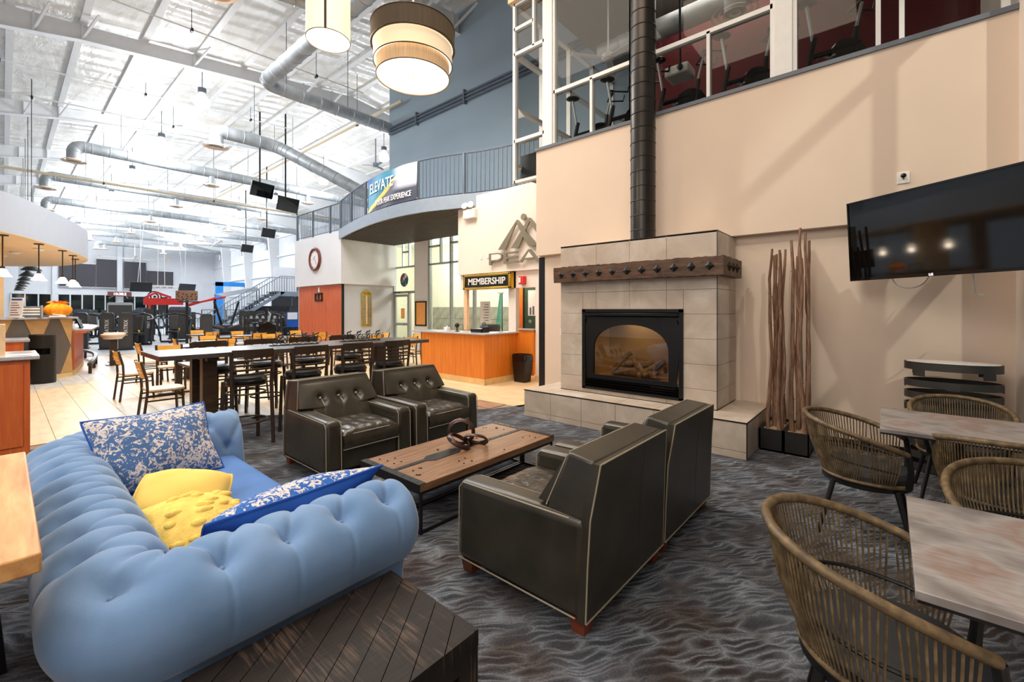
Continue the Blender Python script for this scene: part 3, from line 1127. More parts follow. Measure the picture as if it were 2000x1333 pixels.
for (p, q, r) in (((FX + .16, 2.3, .70), (FX + .2, 2.95, .73), .055), ((FX + .28, 2.25, .74), (FX + .3, 3.0, .71), .06), ((FX + .12, 2.95, .69), (FX + .28, 2.72, .98), .04), ((FX + .10, 2.42, .69), (FX + .26, 2.68, .86), .045), ((FX + .11, 2.55, .68), (FX + .3, 2.25, .88), .045), ((FX + .2, 2.85, .8), (FX + .3, 2.4, .84), .042)):
    pts = [Vector(p).lerp(Vector(q), k / 6) + Vector((0, lg.uniform(-.012, .012), lg.uniform(-.012, .012))) for k in range(7)]
    MB().tube(pts, [r * lg.uniform(.85, 1.12) for _ in pts], 9).build('ceramic_log', 'log', fp, W=True)
# mantel beam
mt = thing('mantel_beam', 'dark rough-hewn mantel beam studded with black iron diamonds', 'mantel', (5.33, 2.58, 1.97))
def hewn(u, v):
    pass
MX0, MY0, MY1, MZ0, MZ1 = 5.31, 1.415, 3.75, 1.968, 2.188
rr = random.Random(5)
def beam_mesh():
    m = MB()
    n = 60
    secs = []
    for k in range(n + 1):
        y = MY0 + (MY1 - MY0) * k / n
        j = lambda: rr.uniform(-.007, .007)
        secs.append([(MX0 + j(), y, MZ0 + j()), (MX0 + j(), y, (MZ0 + MZ1) / 2 + j()), (MX0 + j(), y, MZ1 + j()), (FX + .0, y, MZ1), (FX + .0, y, MZ0)])
    vs = [p for s_ in secs for p in s_]
    fs = []
    for k in range(n):
        for i in range(5):
            a, b = k * 5 + i, k * 5 + (i + 1) % 5
            fs.append((a, b, b + 5, a + 5))
    fs += [(0, 1, 2, 3, 4), tuple(n * 5 + i for i in (4, 3, 2, 1, 0))]
    return m.add(vs, fs)
beam_mesh().build('beam', 'mantel', mt, W=True, angle=20)
sd = MB()
for k in range(14):
    pass
n = 14
secs = []
for k in range(n + 1):
    x = FX - .002 + (UWX - .02 - FX) * k / n
    secs.append([(x, MY0 + rr.uniform(-.006, .006), MZ0 + rr.uniform(-.006, .006)), (x, MY0 + rr.uniform(-.006, .006), MZ1 + rr.uniform(-.006, .006)), (x, Y0 - .003, MZ1), (x, Y0 - .003, MZ0)])
fs = []
for k in range(n):
    for i in range(4):
        a, b = k * 4 + i, k * 4 + (i + 1) % 4
        fs.append((a, b, b + 4, a + 4))
MB().add([p for s_ in secs for p in s_], fs + [(0, 1, 2, 3), tuple(n * 4 + i for i in (3, 2, 1, 0))]).build('beam_return', 'mantel', mt, W=True, angle=20)
MB().box(FX - .002, UWX - .02, Y1 + .003, MY1, MZ0, MZ1).build('beam_return', 'mantel', mt, W=True, bevel=.01)
pm = None
for k in range(11):
    y = MY1 - .13 - k * (MY1 - MY0 - .28) / 10
    loc = (MX0 - .006 - 5.33, y - 2.58, .108)
    if pm is None:
        pm = MB().add([(0, -.055, 0), (0, 0, .055), (0, .055, 0), (0, 0, -.055), (-.016, -.028, 0), (-.016, 0, .028), (-.016, .028, 0), (-.016, 0, -.028), (.012, -.055, 0), (.012, 0, .055), (.012, .055, 0), (.012, 0, -.055)],
                      [(0, 1, 5, 4), (1, 2, 6, 5), (2, 3, 7, 6), (3, 0, 4, 7), (4, 5, 6, 7), (0, 8, 9, 1), (1, 9, 10, 2), (2, 10, 11, 3), (3, 11, 8, 0)]).build('iron_stud', 'black_metal', mt, loc, smooth=False)
        MB().lathe([(.014, 0), (.014, .014), (.006, .02)], n=8).build('nail_head', 'black_metal', pm, (-.012, 0, 0), (0, R(-90), 0))
    else:
        c_ = copy_part(pm, loc)
        copy_part(pm.children[0], parent=c_)
for k in range(3):
    c_ = copy_part(pm, (5.55 + k * .17 - 5.33, MY0 - .006 - 2.58, .108), rot=(0, 0, R(90)))
    copy_part(pm.children[0], parent=c_)
# flue pipe
fz = thing('flue_pipe', 'tall black ribbed flue pipe rising from the fireplace', 'flue', (5.80, 2.585, ZT))
MB().lathe([(.168, 0), (.168, 6.5)], n=32).build('pipe', 'chimney', fz)
rg = None
for k in range(32):
    z = .16 + k * .2
    if rg is None:
        rg = MB().ring((0, 0, 0), .169, .006, 'z', 32, 6).build('seam_ring', 'chimney', fz, (0, 0, z))
    else:
        copy_part(rg, (0, 0, z))
MB().lathe([(.19, 0), (.19, .015), (.17, .02)], n=32).build('collar', 'chimney', fz)
stru_sw = MB().box(-.012, 0, -.035, .035, -.06, .06).build('wall_switch', 'lid_white', None, (LWX, 3.95, 1.19), bevel=.004)
stru_sw.location = (LWX, 4.25, 1.19)
tag(stru_sw, 'small white wall switch left of the fireplace', 'switch')

# ------------------------------------------------------------------ branches in planters
def planter(y, label, seed, n):
    t = thing('twig_planter', label, 'planter', (5.86, y, 0), 0, 'black planters holding bare branches')
    m = MB()
    w_, d_, h_ = .115, .32, .245
    for b in ((-d_, d_, -w_, -w_ + .012), (-d_, d_, w_ - .012, w_), (-d_, -d_ + .012, -w_, w_), (d_ - .012, d_, -w_, w_)):
        m.box(b[0], b[1], b[2], b[3], 0, h_)
    m.box(-d_, d_, -w_, w_, 0, .02)
    m.build('box', 'black_wood', t, smooth=False)
    rn = random.Random(seed)
    MB().box(-d_ + .012, d_ - .012, -w_ + .012, w_ - .012, .1, .212).build('gravel_bed', 'pebble', t)
    g = MB()
    for k in range(200):
        r = rn.uniform(.006, .012)
        g.sphere((rn.uniform(-d_ + .03, d_ - .03), rn.uniform(-w_ + .03, w_ - .03), .215), r, 6, 4, (1, 1, .7))
    stuff(g.build('gravel', 'pebble', t))
    for k in range(n):
        x, yy = -d_ + .07 + (2 * d_ - .14) * ((k * .618) % 1), -w_ + .03 + (2 * w_ - .06) * ((k * .382 + .1) % 1)
        hh = rn.uniform(1.9, 2.26)
        r0 = rn.uniform(.021, .030)
        pts, rs = [], []
        px, py = x, yy
        ax, ay = rn.uniform(-.02, .02), rn.uniform(-.025, .025)
        for j in range(13):
            q = j / 12
            pts.append((px, py, .2 + hh * q))
            rs.append(r0 * (1 - .5 * q) * rn.uniform(.93, 1.08))
            px += rn.uniform(-.009, .009) + ax * .35
            py += rn.uniform(-.012, .012) + ay * .35
            if j % 4 == 3:
                ax, ay = -ax * .8 + rn.uniform(-.01, .01), -ay * .9 + rn.uniform(-.012, .012)
        m = MB().tube(pts, rs, 8)
        for j in range(6):
            i = rn.randint(1, 10)
            p = Vector(pts[i])
            a = rn.uniform(0, 6.28)
            e = p + Vector((math.cos(a), math.sin(a), .6)) * (rs[i] + .008)
            m.tube([p, e], [.007, .004], 5)
        if k % 3 == 0:
            i = rn.randint(6, 8)
            p = Vector(pts[i])
            a = rn.uniform(0, 6.28)
            m.tube([p, p + Vector((.03 * math.cos(a), .04 * math.sin(a), .12)), p + Vector((.04 * math.cos(a), .05 * math.sin(a), .5))], [rs[i] * .7, rs[i] * .6, rs[i] * .35], 6)
        m.build('branch', 'bark', t)
planter(.985, 'black wooden planter of bare branches touching the hearth', 11, 6)
planter(.750, 'black wooden planter of bare branches further from the hearth', 23, 7)
# television
tv = thing('television', 'large black flat television hung on the tan wall', 'television', (5.87, .30, 1.87), math.atan2(-.606, .829) + math.pi)
ta = math.atan2(-.829, -.606)
tv.rotation_euler = (0, 0, ta)
# local +x runs to the right end; the screen looks along local -y
MB().box(0, 1.46, 0, .045, 0, .82).build('back_shell', 'black_plastic', tv, rot=(R(3.5), 0, 0), bevel=.008)
bz = MB()
for b in ((0, 1.46, 0, .03), (0, 1.46, .803, .82), (0, .014, 0, .82), (1.446, 1.46, 0, .82)):
    bz.box(b[0], b[1], -.012, 0, b[2], b[3])
bz.build('bezel', 'black_gloss', tv, rot=(R(3.5), 0, 0), smooth=False)
MB().box(.014, 1.446, -.004, 0, .03, .803).build('screen', 'tv_screen', tv, rot=(R(3.5), 0, 0))
text('maker_mark', 'LG', .028, 'white_led', tv, (.74, -.0135, .015), (R(93.5), 0, 0), .001)
MB().box(.5, .95, .045, .12, .2, .6).build('mount_plate', 'black_metal', tv)
MB().bar((.72, .1, .4), (.35, .40, .4), .07).build('mount_arm', 'black_metal', tv)
MB().bar((.35, .40, .4), (.62, .72, .4), .07).build('mount_arm', 'black_metal', tv)
MB().tube(spline([(.35, .06, .03), (.38, .1, -.06), (.42, .2, -.09), (.47, .3, -.05), (.5, .4, .1)], 6), .006, 6).build('cable', 'lid_white', tv)
MB().tube(spline([(1.0, .06, .03), (.95, .15, -.09), (.88, .3, -.16), (.82, .5, -.17)], 6), .006, 6).build('cable', 'lid_white', tv)
cm = thing('wall_camera', 'tiny black camera on a white plate above the television', 'camera', (UWX, -.12, 2.95))
MB().box(-.012, 0, -.05, .05, -.06, .06).build('plate', 'lid_white', cm, bevel=.004)
MB().sphere((-.06, 0, .01), .025).build('lens', 'black_gloss', cm)
MB().bar((-.01, 0, -.01), (-.06, 0, .0), .014).build('stem', 'black_plastic', cm)

# ------------------------------------------------------------------ oval slatted drum table
dr = thing('drum_table', 'oval dark metal drum of curved bands with a white marble top', 'table', (5.93, -.46, 0))
def oval(t, a=.20, b=.34):
    return (a * math.cos(t), b * math.sin(t))
bd = None
def band(z0, z1, nm, mat_):
    m = MB()
    n = 48
    for r0, r1 in ((1.0, .965),):
        pass
    m.surf(lambda u, v: (oval(u * 2 * math.pi)[0] * (1 if v in (0, 1) or v < .3 else .96), oval(u * 2 * math.pi)[1] * (1 if v < .3 or v == 1 else .97), (z0, z1, z1, z0, z0)[round(v * 4)]) if True else 0, n, 5, True)
    vs, fs = [], []
    m = MB()
    for (k, z) in ((1, z0), (1, z1), (.96, z1), (.96, z0)):
        for i in range(n):
            x, y = oval(2 * math.pi * i / n)
            vs.append((x * k, y * k, z))
    for a in range(4):
        b = (a + 1) % 4
        for i in range(n):
            j = (i + 1) % n
            fs.append((a * n + i, a * n + j, b * n + j, b * n + i))
    return m.add(vs, fs).build(nm, mat_, dr)
plain('gunmetal', rgb(72, 70, 66), .42, .5, var=.1)
for k in range(9):
    z = 1.0 - k * .115
    band(z - .065, z, 'metal_band', 'gunmetal') if k else band(.985, 1.06, 'rim_band', 'gunmetal')
for k in range(9):
    for q in range(4):
        t_ = (q + (.5 if k % 2 else 0)) * math.pi / 2 + .78
        x, y = oval(t_)
        z = .985 - k * .115
        MB().obox((x * .965, y * .975, z - .03), (.012, .09, .06), (0, 0, math.atan2(y / .34 ** 2, x / .2 ** 2))).build('spacer', 'gunmetal', dr)
MB().lathe([(.96, 1.045), (.965, 1.058), (.95, 1.063)], n=48, sx=.2, sy=.34).build('marble_top', 'marble', dr)

# ------------------------------------------------------------------ rattan tub chairs and their tables
def rattan_chair(label):
    t = thing('rattan_chair', label, 'chair', (0, 0, 0), 0, 'rattan tub chairs at the window tables')
    # front is local +y
    def rim(a):
        s = a / R(128)
        z = .80 - .17 * abs(s) ** 2.0
        k = 1 - .06 * abs(s) ** 3
        return Vector((.315 * math.sin(a) * k, -.33 * math.cos(a) - .03 + (.10 * max(0, abs(s) - .5)), z))
    def low(a):
        return Vector((.26 * math.sin(a), -.25 * math.cos(a) + (.04 if abs(a) > R(90) else 0), .405))
    N = 48
    pts = [rim(R(-128) + R(256) * k / N) for k in range(N + 1)]
    MB().tube(pts, .018, 10).build('rim', 'rattan', t)
    MB().tube([low(R(-140) + R(280) * k / N) for k in range(N + 1)], .013, 8).build('seat_ring', 'rattan', t)
    for s in (-1, 1):
        e = rim(R(128) * s)
        MB().tube([e, e + Vector((.0, .012, -.10)), low(R(128) * s) + Vector((0, .03, .0))], .017, 8).build('arm_post', 'black_metal', t)
    ns = 80
    for k in range(ns):
        a = R(-122) + R(244) * k / (ns - 1)
        p, q = rim(a), low(a * .96)
        mid = p.lerp(q, .5) + Vector((math.sin(a), -math.cos(a), 0)) * .018
        MB().tube([p, mid, q], .004, 5, cap=False).build('strand', 'rattan', t)
    hp = [(Vector((.27 * math.sin(R(x)), -.265 * math.cos(R(x)), .52))) for x in range(-115, 116, 10)]
    MB().tube([rim(R(x)).lerp(low(R(x)), .62) for x in range(-120, 121, 8)], .007, 6).build('brace_ring', 'black_metal', t)
    MB().lathe([(.25, .385), (.262, .40), (.262, .445), (.24, .468), (.1, .474)], n=28).build('seat_cushion', 'charcoal', t)
    MB().lathe([(.255, .355), (.255, .385)], n=28).build('seat_plate', 'black_metal', t)
    for sx, sy in ((-1, 1), (1, 1), (-1, -1), (1, -1)):
        MB().tube([(sx * .19, sy * .17, .37), (sx * .26, sy * .25, 0)], [.018, .012], 10).build('leg', 'black_metal', t)
    return t
rc = rattan_chair('rattan tub chair nearest the camera at the bottom right corner')
rc.location = (1.96, .0, 0)
rc.rotation_euler = (0, 0, R(180))
dup(rc, (4.02, .125, 0), R(180), 'rattan tub chair beside the branch planters at the far small table')
dup(rc, (5.13, -.45, 0), R(92), 'rattan tub chair in front of the oval drum')
dup(rc, (4.08, -.53, 0), R(-90), 'rattan tub chair on the camera side of the far small table')
dup(rc, (2.98, -.52, 0), R(88), 'rattan tub chair behind the near small table, at the right edge')
def small_table(label, x, y):
    t = thing('bistro_table', label, 'table', (x, y, 0), 0, 'square distressed tables by the windows')
    MB().box(-.43, .43, -.42, .42, .722, .75).build('table_top', 'distressed', t, bevel=.003)
    MB().box(-.425, .425, -.415, .415, .712, .722).build('edge_band', 'black_metal', t)
    MB().cyl((0, 0, .02), (0, 0, .715), .035, n=16).build('column', 'black_metal', t)
    MB().box(-.2, .2, -.2, .2, .69, .712).build('top_plate', 'black_metal', t)
    for a in range(4):
        c_, s_ = math.cos(a * math.pi / 2), math.sin(a * math.pi / 2)
        MB().bar((0, 0, .035), (.30 * c_, .30 * s_, .018), .06, .03).build('foot', 'black_metal', t)
small_table('square distressed grey table cut off by the lower right edge', 2.17, -.48)
small_table('square distressed grey table further back by the windows', 4.38, -.375)
# ------------------------------------------------------------------ chesterfield sofa
SY0, SY1, SX0, SX1 = 1.82, 4.03, .27, 1.24          # centre lines of the near arm, far arm, back; front of the arms
sf = thing('chesterfield_sofa', 'blue velvet tufted chesterfield sofa with rolled arms', 'sofa', (.65, 2.9, 0))
PROF = spline([(.09, .09, 0), (.09, .26, 0), (.10, .40, 0), (.155, .46, 0), (.188, .55, 0), (.185, .63, 0), (.14, .705, 0), (.05, .745, 0), (-.05, .735, 0), (-.11, .68, 0), (-.15, .58, 0), (-.18, .46, 0), (-.205, .36, 0)], 9)
PL = [0]
for a, b in zip(PROF, PROF[1:]):
    PL.append(PL[-1] + (b - a).length)
PT = PL[-1]
PSIGN = 1
def prof(s):
    for i in range(len(PL) - 1):
        if s <= PL[i + 1] + 1e-9:
            q = (s - PL[i]) / (PL[i + 1] - PL[i])
            p = PROF[i].lerp(PROF[i + 1], q)
            d = (PROF[i + 1] - PROF[i]).normalized()
            return p, Vector((d.y, -d.x, 0)) * PSIGN
    return PROF[-1], Vector((-1, 0, 0))
rc_ = .10
path = []
def arcpts(cx, cy, a0, a1, n=10):
    return [(cx + rc_ * math.cos(R(a0 + (a1 - a0) * k / n)), cy + rc_ * math.sin(R(a0 + (a1 - a0) * k / n))) for k in range(n + 1)]
path = [(SX1, SY0)] + [(SX1 - (SX1 - SX0 - rc_) * k / 110, SY0) for k in range(1, 110)] + arcpts(SX0 + rc_, SY0 + rc_, 270, 180) + \
       [(SX0, SY0 + rc_ + (SY1 - SY0 - 2 * rc_) * k / 220) for k in range(1, 220)] + arcpts(SX0 + rc_, SY1 - rc_, 180, 90) + [(SX0 + rc_ + (SX1 - SX0 - rc_) * k / 60, SY1) for k in range(1, 61)]
UL = [0]
for a, b in zip(path, path[1:]):
    UL.append(UL[-1] + math.hypot(b[0] - a[0], b[1] - a[1]))
UT = UL[-1]
# button rows by arc length from the outer bottom: crown row, then two rows down the inside
S_A, S_B, S_C = PT * .545, PT * .725, PT * .875
NB = 19
du = UT / NB
BT = [((k + .5) * du, S_A) for k in range(NB)] + [((k) * du, S_B) for k in range(1, NB)] + [((k + .5) * du, S_C) for k in range(NB)]
def seg_d(u, s, a, b):
    px, py = u - a[0], s - a[1]
    vx, vy = b[0] - a[0], b[1] - a[1]
    t = max(0, min(1, (px * vx + py * vy) / (vx * vx + vy * vy)))
    return math.hypot(px - t * vx, py - t * vy), t
def tuft(u, s):
    k = round(u / du - .5)
    d = 0
    best = 9
    for kk in (k - 1, k, k + 1):
        if 0 <= kk < NB:
            uc = (kk + .5) * du
            r = math.hypot(u - uc, (s - S_A))
            d -= .05 * math.exp(-r * r / (2 * .036 ** 2))
            r = math.hypot(u - uc, (s - S_C))
            d -= .028 * math.exp(-r * r / (2 * .024 ** 2))
            if s < S_A:
                fade = max(0.0, 1 - (S_A - s) / .13)
                g = abs(u - uc)
                d -= .016 * fade * math.exp(-g / .016)
                d -= .006 * max(0.0, 1 - (S_A - s) / (PT * .40)) * math.exp(-(g / .007) ** 2)
            for ub in (kk * du, (kk + 1) * du):
                if S_A <= s <= S_B:
                    best = min(best, seg_d(u, s, (uc, S_A), (ub, S_B))[0])
                if S_B <= s <= S_C:
                    best = min(best, seg_d(u, s, (uc, S_C), (ub, S_B))[0])
            if s > S_C:
                best = min(best, abs(u - uc))
    for kk in (math.floor(u / du), math.floor(u / du) + 1):
        if 1 <= kk < NB:
            r = math.hypot(u - kk * du, s - S_B)
            d -= .04 * math.exp(-r * r / (2 * .032 ** 2))
    if best < 1:
        d -= .026 * math.exp(-best / .02)
    return d + .02 * (1 if s > S_A - .2 else max(0, (s - S_A + .45) / .25))
NS = 110
vs, fs = [], []
for i, (x, y) in enumerate(path):
    a = path[max(0, i - 1)]
    b = path[min(len(path) - 1, i + 1)]
    d = Vector((b[0] - a[0], b[1] - a[1], 0)).normalized()
    nrm = Vector((-d.y, d.x, 0))
    # travelling -x on the near arm: outward is -y
    nrm = nrm if True else -nrm
    for j in range(NS):
        s = PT * j / (NS - 1)
        p, nn = prof(s)
        t_ = tuft(UL[i], s)
        edge = min(UL[i], UT - UL[i])
        if edge < .05:
            t_ -= .02 * (1 - edge / .05) ** 2
        off = p.x + nn.x * t_
        vs.append(Vector((x, y, 0)) + nrm * off + Vector((0, 0, p.y + nn.y * t_)))
def fixn():
    # outward side check: the first section lies on the near arm, outward must be -y
    return vs[0].y < path[0][1]
if not fixn():
    for i, (x, y) in enumerate(path):
        for j in range(NS):
            v = vs[i * NS + j]
            vs[i * NS + j] = Vector((2 * x - v.x, 2 * y - v.y, v.z))
for i in range(len(path) - 1):
    for j in range(NS - 1):
        fs.append((i * NS + j, (i + 1) * NS + j, (i + 1) * NS + j + 1, i * NS + j + 1))
k = len(path) - 1
fs.append(tuple(range(NS)))
fs.append(tuple(k * NS + j for j in range(NS)))
MB().add(vs, fs).build('tufted_back_and_arms', 'blue_velvet', sf, W=True, angle=70)
bt = None
for (u, s) in BT:
    i = min(range(len(UL)), key=lambda q: abs(UL[q] - u))
    j = round(s / PT * (NS - 1))
    p = vs[i * NS + j] - Vector((.65, 2.9, 0))
    if bt is None:
        bt = MB().sphere((0, 0, 0), .011, 8, 6).build('button', 'blue_velvet', sf, p)
    else:
        copy_part(bt, p)
MB().box(.42, 1.14, 1.98, 3.87, .1, .29).build('seat_base', 'blue_velvet', sf, W=True, bevel=.02)
def cushion(x0, x1, y0, y1, z0, z1, nm, mat_, par):
    cx, cy, cz = (x0 + x1) / 2, (y0 + y1) / 2, (z0 + z1) / 2
    hx, hy, hz = (x1 - x0) / 2, (y1 - y0) / 2, (z1 - z0) / 2
    m = MB()
    def top(sgn):
        def f(u, v):
            a, b = 2 * u - 1, 2 * v - 1
            ex = 1 - abs(a) ** 8
            ey = 1 - abs(b) ** 8
            k_ = (max(0, ex) * max(0, ey)) ** .5
            return (cx + a * hx, cy + b * hy, cz + sgn * hz * (.62 + .38 * k_ + .06 * math.sin(7 * a + 3 * b) * .12))
        return f
    m.surf(top(1), 28, 40)
    m.surf(top(-1), 28, 40)
    n_ = 40
    for (fa) in (lambda u, v: (cx + hx + .015 * math.sin(math.pi * v), cy + (2 * u - 1) * hy, cz + (2 * v - 1) * hz * .62), lambda u, v: (cx - hx, cy + (2 * u - 1) * hy, cz + (2 * v - 1) * hz * .62), lambda u, v: (cx + (2 * u - 1) * hx, cy + hy, cz + (2 * v - 1) * hz * .62), lambda u, v: (cx + (2 * u - 1) * hx, cy - hy, cz + (2 * v - 1) * hz * .62)):
        m.surf(fa, 20, 6)
    return m.build(nm, mat_, par, W=True, angle=60)
cushion(.43, 1.17, 1.99, 3.86, .28, .475, 'seat_cushion', 'blue_seat', sf)
for x, y in ((.25, 1.8), (.25, 4.05), (1.1, 1.8), (1.1, 4.05)):
    MB().lathe([(.02, 0), (.035, .05), (.03, .1)], (x, y, 0), 12).build('foot', 'walnut', sf, W=True)

# pillows
def pillow(name, label, w_, h_, t_, mat_, loc, rot, back=None, seed=1, fur=0, rnd=.12):
    rn = random.Random(seed)
    t = thing(name, label, 'pillow', loc)
    t.rotation_euler = rot
    n = 34
    def f(sgn):
        def g(u, v):
            a, b = 2 * u - 1, 2 * v - 1
            pin = .10 * (abs(a * b)) ** 1.5
            ex = (1 - a * a) * (1 - b * b)
            z = t_ / 2 * ex ** .52
            z *= 1 + .07 * math.sin(5 * a + seed) * math.cos(4 * b + seed)
            x = a * w_ / 2 * (1 - .06 * (1 - b * b) * 0 - .09 * (1 - abs(b)) * abs(a) * .4 + pin)
            y = b * h_ / 2 * (1 - .09 * (1 - abs(a)) * abs(b) * .4 + pin)
            return (x * math.sqrt(1 - rnd * b * b / 2), y * math.sqrt(1 - rnd * a * a / 2), sgn * z)
        return g
    MB().surf(f(1), n, n).build('front_cover', mat_, t, angle=80)
    MB().surf(f(-1), n, n).build('back_cover', back or mat_, t, angle=80)
    edge = [f(1)(k / 20, 0) for k in range(21)] + [f(1)(1, k / 20) for k in range(1, 21)] + [f(1)(1 - k / 20, 1) for k in range(1, 21)] + [f(1)(0, 1 - k / 20) for k in range(1, 20)]
    MB().tube(edge, .006, 5, True).build('seam', back or mat_, t)
    if fur:
        m = MB()
        for k in range(fur):
            a, b = rn.uniform(.12, .88), rn.uniform(.1, .9)
            p = f(1)(a, b)
            m.sphere((p[0], p[1], p[2] - .004), 1, 10, 6, (rn.uniform(.025, .045), rn.uniform(.014, .02), .016))
        stuff(m.build('fluffy_tufts', mat_, t, angle=80))
    return t
def frame(loc, xdir, up, **kw):
    """rotation whose local x is xdir and local y leans along up"""
    x = Vector(xdir).normalized()
    y = Vector(up)
    y = (y - x * y.dot(x)).normalized()
    z = x.cross(y)
    return Matrix((x, y, z)).transposed().to_euler()
pillow('patterned_pillow', 'large blue and cream patterned pillow leaning at the far sofa corner', .62, .47, .26, 'damask', (.65, 3.56, .69), frame(0, (.5, .1, 0), (-.2, .18, .34)), 'royal_blue', 1)
pillow('yellow_pillow', 'smooth yellow pillow lying against the blue sofa back', .43, .39, .25, 'yellow_cloth', (.63, 2.90, .545), frame(0, (.33, -.14, -.06), (-.06, .22, .10)), None, 4, 0, .5)
pillow('yellow_fluffy_pillow', 'fluffy textured yellow pillow in front of the smooth yellow one', .41, .38, .25, 'yellow_fur', (.60, 2.47, .545), frame(0, (.3, .05, -.05), (-.10, .25, .12)), None, 2, 26, .55)
pillow('blue_pillow', 'royal blue pillow with patterned front leaning on the near sofa arm', .74, .41, .25, 'damask_royal', (.87, 2.11, .62), frame(0, (-.75, -.05, 0.0), (0, -.26, .24)), 'royal_blue', 6)

# ------------------------------------------------------------------ leather armchairs (local front +y, back at y=0)
def armchair(label):
    W_, D_, AH, BH = .93, .90, .57, .845
    t = thing('leather_armchair', label, 'armchair', (0, 0, 0), 0, 'dark leather club chairs around the coffee table')
    hw = W_ / 2
    at = .165
    def rounded(pts_b, pts_t, nm, mat_, bev=.022, par=t):
        return MB().hexa(pts_b, pts_t).build(nm, mat_, par, bevel=bev, seg=3)
    for s in (-1, 1):
        x0, x1 = sorted((s * hw, s * (hw - at)))
        a = rounded([(x0, .02, .075), (x1, .02, .075), (x1, D_, .075), (x0, D_, .075)], [(x0, .005, AH), (x1, .005, AH), (x1, D_ - .012, AH - .02), (x0, D_ - .012, AH - .02)], 'arm', 'leather', .045)
        for xx in (x0 + .010, x1 - .010):
            MB().tube([(xx, .1, AH - .018), (xx, D_ - .05, AH - .034), (xx, D_ - .016, AH - .07), (xx, D_ - .008, .09)], .0045, 6).build('piping', 'piping', a)
        MB().tube([(s * hw, .06, .085), (s * hw, D_ - .02, .085)], .0045, 6).build('piping', 'piping', a)
    # outer back panel in one piece, narrowing upwards and leaning slightly
    wt = hw - .06
    rings = [(hw, 0, .075), (hw - .004, -.008, AH * .6), (hw - .012, -.018, AH), (wt + .02, -.036, BH - .12), (wt, -.046, BH - .018)]
    vs_, fs_ = [], []
    for (w2, y2, z2) in rings:
        vs_ += [(-w2, y2, z2), (w2, y2, z2), (w2, y2 + .05, z2), (-w2, y2 + .05, z2)]
    for q in range(len(rings) - 1):
        for e in range(4):
            e2 = (e + 1) % 4
            fs_.append((q * 4 + e, q * 4 + e2, q * 4 + 4 + e2, q * 4 + 4 + e))
    fs_ += [(3, 2, 1, 0), tuple(len(vs_) - 4 + e for e in range(4))]
    b = MB().add(vs_, fs_).build('back_panel', 'leather', t, angle=50)
    u = rounded([(-hw + .014, .02, AH - .02), (hw - .014, .02, AH - .02), (hw - .024, .25, AH - .02), (-hw + .024, .25, AH - .02)], [(-wt + .004, -.01, BH - .012), (wt - .004, -.01, BH - .012), (wt - .016, .15, BH + .004), (-wt + .016, .15, BH + .004)], 'back_block', 'leather', .016)
    for s in (-1, 1):
        MB().tube([(s * (q_[0] - .001), q_[1] + .002, q_[2] + (.01 if k_ == 0 else 0)) for k_, q_ in enumerate(rings)], .0045, 6).build('piping', 'piping', b)
        MB().tube([(s * (hw - .03), .252, AH), (s * (wt - .022), .158, BH - .016), ], .0045, 6).build('piping', 'piping', u)
    MB().tube([(-wt, -.044, BH - .016), (wt, -.044, BH - .016)], .0045, 6).build('piping', 'piping', u)
    MB().tube([(-wt + .03, .15, BH + .001), (wt - .03, .15, BH + .001)], .0045, 6).build('piping', 'piping', u)
    MB().tube([(-hw, -.002, .085), (hw, -.002, .085)], .0045, 6).build('piping', 'piping', b)
    MB().tube([(.1, q_[1] + .001, q_[2] + (.012 if k_ == 0 else -.002)) for k_, q_ in enumerate(rings)], .0028, 5).build('seam', 'leather', b)
    MB().hexa([(-hw + at, .05, .2), (hw - at, .05, .2), (hw - at, .40, .2), (-hw + at, .40, .2)], [(-hw + at - .03, .03, BH - .06), (hw - at + .03, .03, BH - .06), (hw - at + .03, .17, BH - .06), (-hw + at - .03, .17, BH - .06)]).build('back_core', 'leather', t)
    # tufted back cushion
    iw = hw - .03
    def fb(u_, v_):
        a, z = (2 * u_ - 1), v_
        wid = (hw - at + .004) if z < .36 else (hw - at + (iw - hw + at) * min(1, (z - .36) / .04)) - .05 * max(0, (z - .4) / .6)
        x = a * wid
        zz = .42 + z * (BH - .44)
        y0 = .40 - .235 * z
        d = .028 * (1 - a ** 4) * math.sin(math.pi * min(1, z * 1.05)) ** .5
        for bx in (-.2, 0, .2):
            r = math.hypot(x - bx, (z - .58) * .42)
            d -= .05 * math.exp(-r * r / (2 * .032 ** 2))
            if z < .58:
                d -= .016 * math.exp(-abs(x - bx - .015 * math.sin(9 * z)) / .014) * max(0, 1 - (.58 - z) / .45)
        return (x, y0 + d, zz)
    bc_ = MB().surf(fb, 90, 60)
    for e_ in (0.0, 1.0):
        bc_.surf(lambda u_, v_: (fb(e_, v_)[0], fb(e_, v_)[1] * (1 - u_) + .06 * u_, fb(e_, v_)[2]), 4, 60)
    bc_.surf(lambda u_, v_: (fb(u_, 1.0)[0], fb(u_, 1.0)[1] * (1 - v_) + .06 * v_, fb(u_, 1.0)[2]), 90, 4)
    bc_.build('back_cushion', 'leather', t, angle=70)
    for bx in (-.2, 0, .2):
        MB().sphere((0, 0, 0), .012, 10, 6).build('button', 'button', t, (bx, .40 - .235 * .58 - .018, .42 + .58 * (BH - .44)))
    # seat
    MB().box(-hw + at, hw - at, .06, D_ - .03, .075, .27).build('seat_base', 'leather', t, bevel=.015)
    sx, y0, y1 = hw - at - .003, .28, D_ + .0
    def st(u_, v_):
        a, b_ = 2 * u_ - 1, v_
        e = (max(0, 1 - abs(a) ** 6) * max(0, 1 - abs(2 * b_ - 1) ** 6)) ** .6
        z = .405 + .055 * e
        z += .006 * e * (math.sin(16 * a + 6 * b_) * math.cos(9 * b_ - 2 * a))
        return (a * sx, y0 + b_ * (y1 - y0), z)
    c_ = MB().surf(st, 50, 50)
